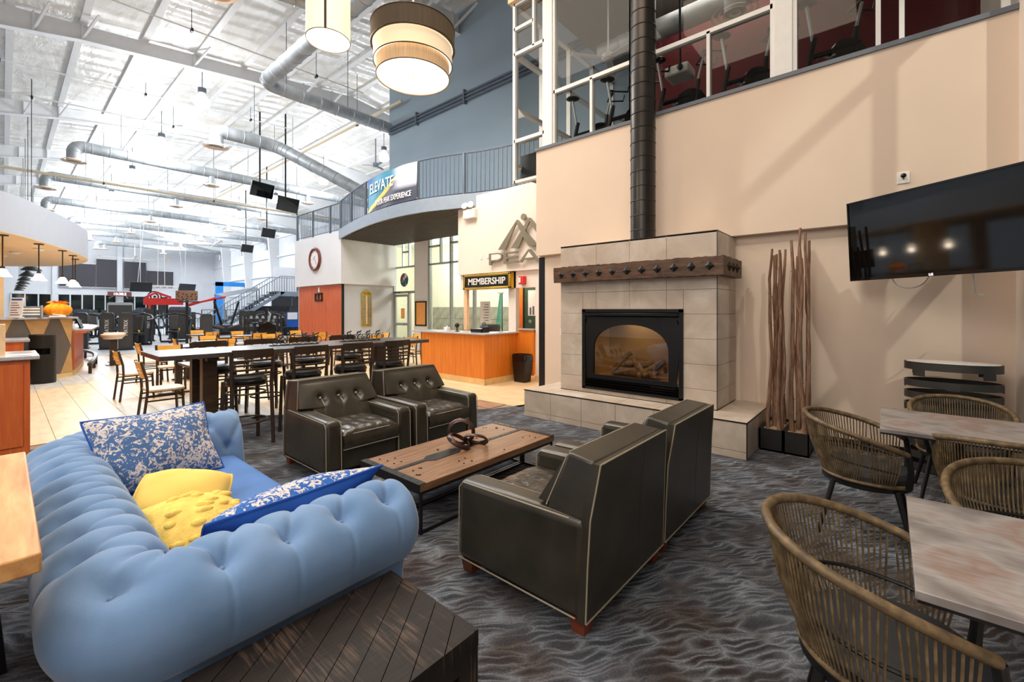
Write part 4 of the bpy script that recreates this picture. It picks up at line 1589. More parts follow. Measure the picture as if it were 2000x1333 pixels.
    c_.surf(lambda u_, v_: ((2 * u_ - 1) * sx, y1 + .016 * math.sin(math.pi * v_), .27 + v_ * .135), 30, 8)
    for s in (-1, 1):
        c_.surf(lambda u_, v_: (s * sx, y0 + u_ * (y1 - y0), .27 + v_ * .135), 20, 3)
    so = c_.build('seat_cushion', 'leather_soft', t, angle=60)
    MB().tube([(-sx, y1 - .2, .405), (-sx + .01, y1 - .01, .405), (0, y1 + .004, .408), (sx - .01, y1 - .01, .405), (sx, y1 - .2, .405)], .0055, 6).build('piping', 'piping', so)
    MB().tube([(-sx, y1 + .003, .274), (sx, y1 + .003, .274)], .005, 6).build('piping', 'piping', so)
    for x in (-hw + .06, hw - .06):
        for y in (.06, D_ - .07):
            MB().hexa([(x - .035, y - .035, 0), (x + .035, y - .035, 0), (x + .035, y + .035, 0), (x - .035, y + .035, 0)], [(x - .045, y - .045, .076), (x + .045, y - .045, .076), (x + .045, y + .045, .076), (x - .045, y + .045, .076)]).build('foot', 'foot_wood', t)
    return t
A = armchair('dark leather armchair seen from behind, nearest the camera')
A.location = (2.255, 1.08, 0)
dup(A, (3.215, 1.08, 0), R(0), 'dark leather armchair seen from behind, closer to the fireplace')
dup(A, (2.34, 4.70, 0), R(180), 'dark leather armchair facing the camera, left of its pair')
dup(A, (3.33, 4.70, 0), R(180), 'dark leather armchair facing the camera, nearer the membership desk')

# ------------------------------------------------------------------ coffee table
ct = thing('coffee_table', 'long rustic plank coffee table with black iron straps and frame', 'coffee table', (1.88, 2.46, 0))
cl, cw, chh = 1.60, .76, .352
for k, (y0, y1) in enumerate(((0, .372), (.378, cw))):
    MB().box(0, cl, y0, y1, chh - .055, chh).build('plank', 'rustic', ct, bevel=.005)
for x in (0, cl):
    m = MB()
    m.box(x - .004, x + .004, 0, cw, chh - .057, chh + .003)
    s = 1 if x == 0 else -1
    m.box(min(x, x + s * .055), max(x, x + s * .055), 0, cw, chh, chh + .004)
    m.build('end_strap', 'black_metal', ct, smooth=False)
cs = [(.05, .352), (.34, .352), (.40, .31), (.66, .31), (.72, .352), (1.55, .352)]
pl_ = [(x, y) for x, y in cs] + [(x, .75 - y) for x, y in reversed(cs)]
MB().prism(pl_, chh, chh + .004, 'xy').build('centre_strap', 'black_metal', ct, smooth=False)
nb = None
rn = random.Random(8)
spots = [(x, y) for x in (.025, cl - .025) for y in (.05, .14, .23, .31, .45, .53, .62, .71)] + [(x, .375) for x in (.1, .2, .3, .8, .95, 1.1, 1.25, 1.4, 1.5)] + [(rn.choice((.12, .2, .5, .58, .95, 1.02, 1.35, 1.42)) + rn.uniform(-.02, .02), rn.choice((.08, .16, .26, .5, .6, .68)) + rn.uniform(-.015, .015)) for _ in range(34)]
for (x, y) in spots:
    if nb is None:
        nb = MB().lathe([(.008, 0), (.007, .003), (.003, .005)], n=8).build('nail', 'black_metal', ct, (x, y, chh + .003))
    else:
        copy_part(nb, (x, y, chh + .003))
def frm(x0, x1, y0, y1, zt):
    for x in (x0, x1):
        for y in (y0, y1):
            MB().box(x - .009, x + .009, y - .009, y + .009, 0, zt).build('leg', 'black_metal', ct)
    for y in (y0, y1):
        MB().box(x0, x1, y - .008, y + .008, 0.004, .02).build('stretcher', 'black_metal', ct)
        MB().box(x0, x1, y - .008, y + .008, zt - .018, zt).build('stretcher', 'black_metal', ct)
    for x in (x0, x1):
        MB().box(x - .008, x + .008, y0, y1, .004, .02).build('stretcher', 'black_metal', ct)
        MB().box(x - .008, x + .008, y0, y1, zt - .018, zt).build('stretcher', 'black_metal', ct)
frm(.02, cl - .02, .012, .36, chh - .056)
frm(.02, cl - .02, .392, cw - .012, chh - .056)
# knot sculpture: three linked rings
kn = thing('ring_sculpture', 'dark bronze sculpture of three linked rings on the coffee table', 'sculpture', (2.66, 2.83, chh + .004))
for (c, nx, rad) in (((-.055, .02, .062), (R(24), R(20), R(0)), .105), ((.02, .075, .118), (R(86), R(8), R(-49)), .11), ((.075, -.055, .064), (R(-20), R(30), R(0)), .105)):
    m = Euler(nx).to_matrix()
    pts = [Vector(c) + m @ Vector((rad * math.cos(2 * math.pi * k / 48), rad * .92 * math.sin(2 * math.pi * k / 48), 0)) for k in range(48)]
    MB().tube(pts, .016, 10, True, (.62, 1.35)).build('ring', 'knot_bronze', kn)

# ------------------------------------------------------------------ dark side table in front
st_ = thing('side_table', 'low dark plank side table beside the near sofa arm', 'side table', (.72, 1.355, 0))
tw, td, th = .735, .53, .45
MB().box(-tw / 2, tw / 2, -td / 2, td / 2, th - .06, th - .012).build('top_core', 'saw_wood', st_)
# chevron of two plank families
def clip(poly, f):
    out = []
    for i in range(len(poly)):
        a, b = poly[i], poly[(i + 1) % len(poly)]
        fa, fb_ = f(a), f(b)
        if fa >= 0:
            out.append(a)
        if (fa >= 0) != (fb_ >= 0):
            q = fa / (fa - fb_)
            out.append((a[0] + (b[0] - a[0]) * q, a[1] + (b[1] - a[1]) * q))
    return out
ang = R(38)
dx_, dy_ = math.cos(ang), math.sin(ang)
for k in range(-7, 8):
    for half in (0,):
        q0, q1 = k * .085 + .0015, (k + 1) * .085 - .0015
        poly = [(-tw / 2, -td / 2), (tw / 2, -td / 2), (tw / 2, td / 2), (-tw / 2, td / 2)]
        poly = clip(poly, lambda p: (-dy_ * p[0] + dx_ * p[1]) - q0)
        if poly:
            poly = clip(poly, lambda p: q1 - (-dy_ * p[0] + dx_ * p[1]))
        if len(poly) > 2:
            MB().prism(poly, th - .012, th + rn.uniform(-.0012, .0012), 'xy').build('plank', 'saw_wood', st_, smooth=False)
for sx in (-1, 1):
    for sy in (-1, 1):
        MB().box(*sorted((sx * tw / 2, sx * (tw / 2 - .09))), *sorted((sy * td / 2, sy * (td / 2 - .09))), 0, th - .06).build('leg', 'saw_wood', st_, bevel=.004)
for sy in (-1, 1):
    MB().box(-tw / 2 + .09, tw / 2 - .09, *sorted((sy * td / 2, sy * (td / 2 - .03))), th - .11, th - .06).build('apron', 'saw_wood', st_)
    MB().box(*sorted((sy * tw / 2, sy * (tw / 2 - .03))), -td / 2 + .09, td / 2 - .09, th - .11, th - .06).build('apron', 'saw_wood', st_)
# ------------------------------------------------------------------ wooden table at the left edge
wt_ = thing('wood_table', 'light wooden slab table at the left edge behind the sofa', 'table', (-.33, 2.36, 0))
for k in range(4):
    MB().box(.40 - (k + 1) * .2 + .001, .40 - k * .2 - .001, -.64, .64, .865, .92).build('plank', 'mango', wt_, bevel=.006)
for sx in (-.33, .32):
    for sy in (-.55, .55):
        MB().bar((sx * .8, sy * .85, .865), (sx, sy, 0), .045).build('leg', 'black_metal', wt_)
# ------------------------------------------------------------------ tall communal table and bar stools
bt_ = thing('communal_table', 'long bar-height dark communal table behind the armchairs', 'table', (2.92, 6.44, 0))
for k in range(3):
    MB().box(-1.82, 1.83, -.49 + k * .327 + .0008, -.49 + (k + 1) * .327 - .0008, 1.008, 1.06).build('plank', 'bar_top', bt_, bevel=.003)
for x in (-1.30, 1.30):
    for y in (-.22, .22):
        MB().box(x - .075, x + .075, y - .06, y + .06, 0, 1.0).build('leg', 'walnut', bt_, bevel=.004)
    MB().box(x - .06, x + .06, -.4, .4, .96, 1.006).build('cross_rail', 'walnut', bt_)
    MB().box(x - .09, x + .09, -.36, .36, 0, .05).build('foot_rail', 'walnut', bt_)

def bar_stool(label):
    t = thing('bar_stool', label, 'bar stool', (0, 0, 0), 0, 'ladder-back bar stools at the communal table')
    for sx in (-1, 1):
        MB().tube([(sx * .215, -.22, 0), (sx * .205, -.19, .72), (sx * .222, -.22, 1.10)], [.018, .018, .018], 4, flat=(1.25, 1.25)).build('back_leg', 'bronze_metal', t)
        MB().tube([(sx * .20, .21, 0), (sx * .185, .18, .72)], .018, 4, flat=(1.25, 1.25)).build('front_leg', 'bronze_metal', t)
    def slat(z, h, nm):
        n = 8
        m = MB()
        for k in range(n):
            a0, a1 = -1 + 2 * k / n, -1 + 2 * (k + 1) / n
            y = lambda a: -.205 - .018 * ((z - .75) / .35) - .035 * (1 - a * a)
            m.hexa([(a0 * .215, y(a0) - .008, z), (a1 * .215, y(a1) - .008, z), (a1 * .215, y(a1) + .008, z), (a0 * .215, y(a0) + .008, z)],
                   [(a0 * .215, y(a0) - .010, z + h), (a1 * .215, y(a1) - .010, z + h), (a1 * .215, y(a1) + .006, z + h), (a0 * .215, y(a0) + .006, z + h)])
        m.build(nm, 'bronze_metal', t, smooth=False)
    slat(1.03, .085, 'top_rail')
    for k in range(4):
        slat(.82 + k * .052, .022, 'back_slat')
    MB().lathe([(.19, .715), (.218, .725), (.222, .75), (.2, .785), (.13, .80), (.04, .802)], n=26).build('seat_cushion', 'leather_black', t)
    MB().lathe([(.21, .69), (.212, .717)], n=24).build('seat_frame', 'bronze_metal', t)
    MB().ring((0, 0, .60), .20, .011, 'z', 24, 6).build('upper_ring', 'bronze_metal', t)
    MB().ring((0, 0, .27), .215, .013, 'z', 24, 6).build('foot_ring', 'bronze_metal', t)
    return t
bs = bar_stool('first ladder-back bar stool on the near side, closest to the sofa')
bs.location = (1.87, 5.73, 0)
nm_ = ('second ladder-back bar stool on the near side of the communal table', 'third ladder-back bar stool on the near side of the communal table', 'fourth ladder-back bar stool on the near side, towards the desk')
for k, x in enumerate((2.53, 3.185, 3.81)):
    dup(bs, (x, 5.73, 0), R((2, -2, 1)[k]), nm_[k])
nf = ('first ladder-back bar stool on the far side, closest to the table end', 'second ladder-back bar stool on the far side of the communal table', 'third ladder-back bar stool on the far side of the communal table', 'fourth ladder-back bar stool on the far side, towards the desk')
for k, x in enumerate((1.95, 2.62, 3.28, 3.95)):
    dup(bs, (x, 7.18, 0), R(180 + (3, -2, 2, -3)[k]), nf[k])
# small sculptures of racing cyclists
def cyclists(label, x, y):
    t = thing('cyclist_sculpture', label, 'sculpture', (x, y, 1.06), R(-3), 'black metal cyclist sculptures on the communal table')
    MB().box(-.33, .33, -.035, .035, 0, .012).build('base', 'black_metal', t)
    rn = random.Random(int(x * 10))
    for k in range(4):
        x0 = -.26 + k * .165
        yy = rn.uniform(-.015, .015)
        for dx in (0, .095):
            MB().ring((x0 + dx, yy, .062), .048, .005, 'y', 18, 5).build('wheel', 'black_metal', t)
        m = MB()
        for a, b in (((0, .062), (.03, .11)), ((.03, .11), (.085, .11)), ((.085, .12), (.095, .062)), ((.045, .062), (.03, .11)), ((.045, .062), (.085, .105)), ((0, .062), (.045, .062))):
            m.tube([(x0 + a[0], yy, a[1]), (x0 + b[0], yy, b[1])], .004, 5)
        m.build('bicycle', 'black_metal', t)
        r_ = MB()
        r_.tube([(x0 + .03, yy, .125), (x0 + .055, yy, .15), (x0 + .085, yy, .148)], [.012, .013, .01], 6)
        r_.tube([(x0 + .08, yy, .145), (x0 + .095, yy, .118)], .005, 5)
        r_.tube([(x0 + .035, yy, .125), (x0 + .062, yy, .10), (x0 + .05, yy, .06)], .006, 5)
        r_.sphere((x0 + .098, yy, .16), .013, 8, 6)
        r_.build('rider', 'black_metal', t)
cyclists('black metal cyclist sculpture on the communal table, left one', 2.75, 6.50)
cyclists('black metal cyclist sculpture on the communal table, right one', 3.80, 6.52)

# ------------------------------------------------------------------ cafe tables and chairs
def cafe_chair(label):
    t = thing('cafe_chair', label, 'chair', (0, 0, 0), 0, 'maple-backed cafe chairs')
    for sx in (-1, 1):
        MB().tube([(sx * .19, -.25, 0), (sx * .19, -.2, .44), (sx * .195, -.21, .62), (sx * .2, -.27, .86)], .014, 4, flat=(1.2, 1.7)).build('back_leg', 'bronze_metal', t)
        MB().tube([(sx * .19, .21, 0), (sx * .185, .19, .44)], .014, 4, flat=(1.2, 1.4)).build('front_leg', 'bronze_metal', t)
        MB().box(sx * .187 - .008, sx * .187 + .008, -.2, .19, .30, .32).build('side_stretcher', 'bronze_metal', t)
        MB().box(sx * .187 - .008, sx * .187 + .008, -.2, .19, .37, .39).build('side_stretcher', 'bronze_metal', t)
    MB().box(-.18, .18, .18, .2, .39, .42).build('front_rail', 'bronze_metal', t)
    m = MB()
    n = 8
    def seg(z0, z1):
        for k in range(n):
            a0, a1 = -1 + 2 * k / n, -1 + 2 * (k + 1) / n
            y = lambda a, z: -.215 - .23 * (z - .63) - .025 * (1 - a * a)
            m.hexa([(a0 * .188, y(a0, z0) - .007, z0), (a1 * .188, y(a1, z0) - .007, z0), (a1 * .188, y(a1, z0) + .007, z0), (a0 * .188, y(a0, z0) + .007, z0)],
                   [(a0 * .188, y(a0, z1) - .007, z1), (a1 * .188, y(a1, z1) - .007, z1), (a1 * .188, y(a1, z1) + .007, z1), (a0 * .188, y(a0, z1) + .007, z1)])
    seg(.625, .70)
    seg(.715, .745)
    seg(.76, .85)
    for s in (-1, 1):
        for z0, z1 in ((.69, .72), (.74, .765)):
            m.obox((s * .15, -.235 - .23 * (z0 - .63), (z0 + z1) / 2), (.07, .014, .034), (R(13), 0, 0))
    m.build('back_panel', 'maple', t, smooth=False)
    MB().prism([(-.195, -.2), (.195, -.2), (.215, .1), (.19, .21), (.1, .235), (-.1, .235), (-.19, .21), (-.215, .1)], .435, .465, 'xy').build('seat', 'maple_light', t, bevel=.006)
    return t
cc = cafe_chair('maple-backed cafe chair in the foreground beside the tall table end')
cc.location = (1.49, 7.85, 0)
cc.rotation_euler = (0, 0, R(-90))
def cafe_table(label, x, y):
    t = thing('cafe_table', label, 'table', (x, y, 0), 0, 'square dark cafe tables')
    MB().box(-.38, .38, -.38, .38, .718, .75).build('table_top', 'bar_top', t, bevel=.004)
    MB().box(-.05, .05, -.05, .05, .02, .72).build('column', 'bronze_metal', t)
    MB().box(-.3, .3, -.035, .035, 0, .03).build('foot', 'bronze_metal', t)
    MB().box(-.035, .035, -.3, .3, 0.001, .031).build('foot', 'bronze_metal', t)
    return t
W_, E_, N_, S_ = R(-90), R(90), R(180), R(0)
tabs = [('first dark cafe table beside the tall table leg', 2.15, 7.98, [('E', 'cafe chair on the far side of the first cafe table')]),
        ('second dark cafe table, past the tall table end', 2.15, 10.1, [('W', 'cafe chair standing alone at the edge of the open tile floor'), ('N', 'cafe chair with its pale front turned to the camera at the second table'), ('E', 'cafe chair on the right side of the second cafe table')]),
        ('third dark cafe table, beyond the second', 2.75, 12.05, [('W', 'cafe chair at the left of the third cafe table'), ('E', 'cafe chair at the right of the third cafe table')]),
        ('fourth dark cafe table, in front of the seated machines', 3.62, 13.25, [('W', 'cafe chair at the left of the fourth cafe table'), ('N', 'cafe chair on the gym side of the fourth table'), ('S', 'cafe chair backing the camera at the fourth table')]),
        ('fifth dark cafe table behind the left cyclist sculpture', 5.1, 12.9, [('W', 'cafe chair at the left of the fifth cafe table'), ('N', 'cafe chair on the gym side of the fifth table'), ('S', 'cafe chair backing the camera at the fifth table')]),
        ('sixth dark cafe table beyond the fifth', 5.1, 15.5, [('W', 'cafe chair at the left of the sixth cafe table'), ('N', 'cafe chair on the gym side of the sixth table'), ('S', 'cafe chair backing the camera at the sixth table')]),
        ('seventh dark cafe table nearest the gym machines', 4.35, 17.3, [('N', 'cafe chair on the gym side of the seventh table'), ('S', 'cafe chair backing the camera at the seventh table')]),
        ('eighth dark cafe table in front of the cherry panels', 6.55, 14.5, [('W', 'cafe chair at the left of the table by the cherry panels'), ('N', 'cafe chair against the cherry panels'), ('S', 'cafe chair backing the camera in front of the cherry panels')]),
        ('ninth dark cafe table in front of the gold plaque', 6.85, 11.8, [('E', 'cafe chair in front of the glass door, left one'), ('W', 'cafe chair at the left of the table before the gold plaque'), ('S', 'cafe chair backing the camera before the gold plaque')]),
        ('tenth dark cafe table at the end of the membership desk', 6.95, 10.35, [('E', 'cafe chair in front of the glass door, right one'), ('S', 'cafe chair beside the end of the membership desk')])]
for lb_, x, y, chs in tabs:
    cafe_table(lb_, x, y) if lb_.startswith('first') else None
t0_ = None
for o in list(C.objects):
    if o.name.startswith('cafe_table'):
        t0_ = o
for lb_, x, y, chs in tabs:
    if not lb_.startswith('first'):
        dup(t0_, (x, y, 0), 0, lb_)
    for d, cl_ in chs:
        ox, oy, rz = {'W': (-.62, 0, W_), 'E': (.62, 0, E_), 'N': (0, .62, N_), 'S': (0, -.62, S_)}[d]
        j = random.uniform(-.05, .05)
        dup(cc, (x + ox + (j if d in 'NS' else 0), y + oy + (j if d in 'WE' else 0), 0), rz + R(random.uniform(-7, 7)), cl_)

# ------------------------------------------------------------------ membership desk
md = thing('membership_desk', 'L-shaped orange wood membership desk with a grey stone top', 'reception desk', (6.5, 7.3, 0))
DX, DY0, DY1 = 6.48, 6.32, 8.42
for k in range(4):
    y0 = DY0 + .01 + k * (DY1 - DY0 - .02) / 4
    MB().box(DX, DX + .03, y0 + .001, y0 + (DY1 - DY0 - .02) / 4 - .001, .125, 1.04).build('front_panel', 'desk_wood', md, W=True)
for k in range(2):
    x0 = DX + k * .53
    MB().box(x0 + .001, x0 + .53, DY0, DY0 + .03, .125, 1.04).build('end_panel', 'desk_wood', md, W=True)
MB().box(DX, DX + .7, DY1 - .03, DY1, .125, 1.04).build('end_panel', 'desk_wood', md, W=True)
MB().box(7.53, 7.57, 5.86, 6.32, .125, 1.12).build('return_panel', 'desk_wood', md, W=True)
bt2 = None
for k in range(7):
    MB().box(DX - .008, DX + .02, DY0 - .008 + k * .305, DY0 - .008 + (k + 1) * .305 - .004, 0, .125).build('base_tile', 'base_tile', md, W=True)
for k in range(4):
    MB().box(DX + .012 + k * .27, DX + .008 + (k + 1) * .27, DY0 - .008, DY0 + .02, 0, .125).build('base_tile', 'base_tile', md, W=True)
MB().prism([(DX - .05, DY1 + .35), (DX - .05, DY0 - .05), (7.6, DY0 - .05), (7.6, DY0 + .3), (DX + .62, DY0 + .55), (DX + .62, DY1 + .35)], 1.04, 1.072, 'xy').build('stone_top', 'granite', md, W=True, bevel=.006)
MB().box(7.50, 7.62, 5.85, 6.27, 1.12, 1.15).build('stone_top', 'granite', md, W=True)
MB().box(DX + .55, DX + .58, DY0 + .5, DY1, .125, 1.0).build('back_panel', 'desk_wood', md, W=True)
# things on and behind the desk
ph = thing('desk_scanner', 'black desk scanner on the membership desk', 'scanner', (6.72, 7.42, 1.072))
MB().lathe([(.06, 0), (.06, .01), (.015, .02), (.015, .1)], n=14).build('stand', 'black_plastic', ph)
MB().sphere((0, 0, .14), .055, 12, 8).build('head', 'black_gloss', ph)
MB().tube(spline([(.05, 0, .02), (.1, .05, .12), (.12, -.05, .16), (.1, -.1, .05)], 5), .006, 5).build('cord', 'black_plastic', ph)
pt_ = thing('desk_printer', 'black card printer on the membership desk', 'printer', (6.85, 6.82, 1.072))
MB().box(-.14, .14, -.16, .16, 0, .08).build('body', 'black_plastic', pt_, bevel=.015)
MB().box(-.1, .1, -.2, -.16, 0, .12).build('tray', 'black_plastic', pt_, bevel=.01)
tb = thing('tissue_box', 'small white tissue box on the membership desk', 'box', (6.75, 7.8, 1.072))
MB().box(-.05, .05, -.06, .06, 0, .09).build('box', 'paper', tb, bevel=.004)
MB().tube([(0, 0, .09), (.01, .01, .11), (-.01, 0, .125)], [.025, .018, .004], 6).build('tissue', 'paper', tb)
oc = thing('office_chair', 'brown padded office chair behind the membership desk', 'chair', (8.1, 7.62, 0))
MB().obox((0, 0, .95), (.08, .46, .5), (0, R(8), 0)).build('backrest', 'pad', oc, bevel=.04, seg=3)
MB().box(-.5, -.02, -.23, .23, .45, .53).build('seat', 'pad', oc, bevel=.03)
MB().cyl((-.25, 0, .08), (-.25, 0, .45), .03).build('column', 'black_metal', oc)
for a in range(5):
    MB().bar((-.25, 0, .09), (-.25 + .28 * math.cos(a * 1.2566), .28 * math.sin(a * 1.2566), .04), .04).build('base_arm', 'black_plastic', oc)
bag = thing('backpack', 'dark backpack slung on the office chair', 'bag', (7.98, 7.67, .92))
MB().sphere((0, .12, .12), .17, 14, 10, (.5, 1, .95)).build('body', 'charcoal', bag)
MB().tube(spline([(0, .05, .26), (0, .12, .33), (0, .19, .26)], 5), .01, 6).build('handle', 'black_plastic', bag)
wb = thing('class_schedule', 'white handwritten schedule sheet seen through the membership window', 'notice', (GX - .06, 9.85, 1.48))
MB().box(-.01, 0, -.22, .22, -.35, .35).build('sheet', 'paper', wb)
for k in range(7):
    MB().box(-.013, -.0101, -.16, .02 + .1 * ((k * 7) % 3) / 3, .24 - k * .085, .262 - k * .085).build('writing', 'rail_grey', wb)
hc = thing('hanging_cloth', 'pale teal cloth hanging beside the membership window', 'cloth', (8.6, 7.8, 1.05))
MB().surf(lambda u, v: (.03 * math.sin(9 * u + 2 * v), (-.04 + .22 * u) * (1 - .75 * v) - .05 * v, .95 * v), 16, 10).build('cloth', 'teal', hc)
MB().box(-.01, .01, -.12, .1, .95, .97).build('hanger_rod', 'chrome', hc)
MB().cyl((.02, -.05, -1.05), (.02, -.05, .97), .015, n=8).build('stand_pole', 'chrome', hc)
po = thing('framed_poster', 'framed green poster on the orange wall', 'poster', (8.395, 6.42, 1.62))
for b in ((-.42, .42, .56, .6), (-.42, .42, -.6, -.56), (-.42, -.38, -.6, .6), (.38, .42, -.6, .6)):
    MB().box(-.03, 0, b[0], b[1], b[2], b[3]).build('frame', 'black_metal', po)
MB().box(-.015, -.002, -.38, .38, -.56, .56).build('print', 'green_frame', po)
MB().box(-.02, -.015, -.24, .26, -.2, .42).build('picture', 'paper', po)
for k in range(5):
    MB().box(-.023, -.02, -.2 + k * .09, -.15 + k * .09, -.18, .0 + .12 * ((k * 3) % 4) / 4).build('skyline', 'grey_metal', po)
text('lettering', 'O', .1, 'paper', po, (-.02, .2, -.34), FACE_MX, .002)
lamp('office_light', 'AREA', (8.0, 6.9, 2.9), 30, (1, .86, .66), size=.6)
# waste bin beside the desk
wb2 = thing('waste_bin', 'black plastic waste bin with a bag beside the membership desk', 'bin', (7.36, 6.03, 0))
MB().hexa([(-.11, -.15, 0), (.11, -.15, 0), (.11, .15, 0), (-.11, .15, 0)], [(-.14, -.19, .58), (.14, -.19, .58), (.14, .19, .58), (-.14, .19, .58)]).build('body', 'black_plastic', wb2, bevel=.02)
bl = []
rn = random.Random(2)
def bagf(u, v):
    a = 2 * math.pi * u
    r = 1.03 + .02 * math.sin(11 * a) * v
    cx, cy = math.copysign(abs(math.cos(a)) ** .35, math.cos(a)), math.copysign(abs(math.sin(a)) ** .35, math.sin(a))
    return (cx * .14 * r, cy * .19 * r, .60 - .14 * v + .012 * math.sin(7 * a) * (v > .5))
MB().surf(bagf, 44, 4, True).build('bin_bag', 'black_gloss', wb2)
# membership sign
ms = thing('membership_sign', 'black MEMBERSHIP sign in a gold frame', 'sign', (PWX - .04, 7.22, 2.235))
MB().box(0, .05, -.72, .72, -.17, .17).build('board', 'black_plastic', ms)
for b in ((-.77, .77, .13, .18), (-.77, .77, -.18, -.13), (-.77, -.71, -.18, .18), (.71, .77, -.18, .18)):
    MB().box(-.03, .05, b[0], b[1], b[2], b[3]).build('gold_frame', 'brass', ms, bevel=.01)
text('lettering', 'MEMBERSHIP', .215, 'lid_white', ms, (-.006, 0, 0), FACE_MX, .004, bold=.004)
MB().box(0, .12, -.79, -.77, -.18, .18).build('gold_return', 'brass', ms)
# alarm strobe, switch plates, emergency light
al = thing('fire_alarm_strobe', 'red and white fire alarm strobe beside the membership sign', 'alarm', (PWX + .02, 6.16, 2.22))
MB().box(-.05, .06, -.07, .07, -.09, .09).build('housing', 'red_sign', al, bevel=.01)
MB().box(-.07, -.05, 0, .06, -.06, .06).build('strobe', 'lid_white', al, bevel=.01)
for k, y in enumerate((7.42, 7.2)):
    tag(MB().box(-.012, 0, -.035, .035, -.06, .06).build('switch_plate', 'lid_white', None, (PWX, y, 2.83 + .01 * k), bevel=.004), 'small white cover plate left of the metal logo, ' + ('left one' if k == 0 else 'right one'), 'switch')
em = thing('emergency_light', 'white emergency light with two lamp heads high on the sign wall', 'emergency light', (PWX, 7.75, 3.92))
MB().box(-.11, 0, -.2, .2, -.13, .1).build('housing', 'lid_white', em, bevel=.015)
for y in (-.06, .14):
    h_ = MB().lathe([(.05, 0), (.085, .06), (.085, .08), (.07, .085)], n=16).build('lamp_head', 'lid_white', em, (-.06, y, .17), (R(15), R(-70), 0))
    MB().cyl((-.05, y, .09), (-.05, y, .16), .02).build('swivel', 'lid_white', em)
# metal mountain logo with PEAK
lo = thing('metal_logo', 'raised pewter mountain logo with the letters PEAK', 'sign', (PWX, 6.25, 2.6))
def shape(nm, poly):
    MB().prism(poly, -.085, -.045, 'yz').build(nm, 'pewter', lo, smooth=False)
shape('peak_stroke', [(.551, .343), (.329, .335), (.001, .892), (-.125, .689), (-.196, .774), (-.047, .952), (-.011, .962)])
shape('figure_stroke', [(.165, .342), (-.054, .339), (-.189, .567), (-.252, .69), (-.377, .881), (-.391, .952), (-.363, .96), (-.196, .774), (-.125, .689)])
shape('figure_stroke', [(-.189, .567), (-.35, .344), (-.54, .342), (-.54, .385), (-.252, .69)])
shape('peak_stroke', [(-.391, .952), (-.377, .881), (-.739, .349), (-.919, .353)])
shape('head_disc', [(-.196 + .07 * math.cos(t_ * math.pi / 12), 1.0 + .07 * math.sin(t_ * math.pi / 12)) for t_ in range(24)])
# letters
shape('letter', [(.837, .275), (.837, .005), (.755, .005), (.755, .085), (.56, .085), (.47, .11), (.42, .16), (.42, .215), (.47, .258), (.56, .275)])
shape('letter', [(.375, .265), (.375, .008), (-.04, .008), (-.04, .05), (.295, .05), (.295, .12), (-.02, .12), (-.02, .158), (.295, .158), (.295, .225), (-.03, .225), (-.03, .265)])
shape('letter', [(-.065, .008), (-.335, .275), (-.385, .275), (-.66, .008), (-.57, .008), (-.515, .065), (-.21, .065), (-.155, .008)])
shape('letter', [(-.72, .27), (-.72, .008), (-.80, .008), (-.80, .1), (-.98, .008), (-1.1, .008), (-.86, .14), (-1.08, .27), (-.97, .27), (-.80, .16), (-.80, .27)])
MB().prism([(.76, .245), (.76, .118), (.56, .118), (.49, .14), (.46, .165), (.46, .2), (.49, .228), (.56, .245)], -.0865, -.0855, 'yz').build('letter_counter', 'wall_cream', lo, smooth=False)
MB().prism([(-.25, .095), (-.358, .22), (-.47, .095)], -.0865, -.0855, 'yz').build('letter_counter', 'wall_cream', lo, smooth=False)
for y, z in ((.43, .4), (-.1, .5), (-.45, .45), (-.6, .6), (-.196, 1.0), (.8, .1), (.3, .1), (-.3, .08), (-.76, .1)):
    MB().cyl((-.05, y, z), (0, y, z), .012, n=8).build('standoff', 'pewter', lo)
# clock, plaque, frame, door emblem, key cabinet
ck = thing('wall_clock', 'oval wooden wall clock on the white box wall', 'clock', (7.87, 16.72, 3.50))
def ov(nm, x0, x1, a, b, mat_):
    MB().prism([(a * math.cos(t * math.pi / 20), b * math.sin(t * math.pi / 20)) for t in range(40)], x0, x1, 'yz').build(nm, mat_, ck)
MB().tube([(-.05, .40 * math.cos(t * math.pi / 24), .40 * math.sin(t * math.pi / 24)) for t in range(48)], .055, 8, True).build('rim', 'foot_wood', ck)
ov('face', -.05, 0, .38, .38, 'paper')
MB().obox((-.056, -.07, -.1), (.006, .012, .26), (R(-35), 0, 0)).build('minute_hand', 'black_metal', ck)
MB().obox((-.056, .05, .06), (.006, .016, .17), (R(42), 0, 0)).build('hour_hand', 'black_metal', ck)
for h in range(12):
    a = h * math.pi / 6
    MB().obox((-.055, .32 * math.sin(a), .32 * math.cos(a)), (.006, .014, .05), (-a, 0, 0)).build('hour_mark', 'black_metal', ck)
kc = thing('key_plaque', 'small dark plaque with two openings on the cherry panel', 'plaque', (7.98, 16.7, 2.05))
for b in ((-.3, .3, .1, .16), (-.3, .3, -.16, -.1), (-.3, -.22, -.16, .16), (.22, .3, -.16, .16), (-.04, .04, -.16, .16)):
    MB().box(-.04, 0, *b).build('frame', 'black_metal', kc, bevel=.01)
tag(MB().box(-.03, 0, -.05, .05, -.1, .1).build('thermostat', 'lid_white', None, (7.98, 16.68, 2.33), bevel=.01), 'small white sensor above the dark plaque on the cherry panel', 'sensor')
gp = thing('club_record_plaque', 'tall gold plaque of name plates on the grey wall', 'plaque', (8.95, 14.95, 1.62))
MB().prism([(-.21, -.68), (.21, -.68), (.21, .55), (.12, .64), (0, .70), (-.12, .64), (-.21, .55)], -.03, 0, 'xz').build('board', 'brass', gp)
text('lettering', 'Peak Times', .07, 'black_metal', gp, (0, -.033, .56), FACE_MY, .001)
plain('name_plate', rgb(150, 160, 150), .3, .5)
npl = None
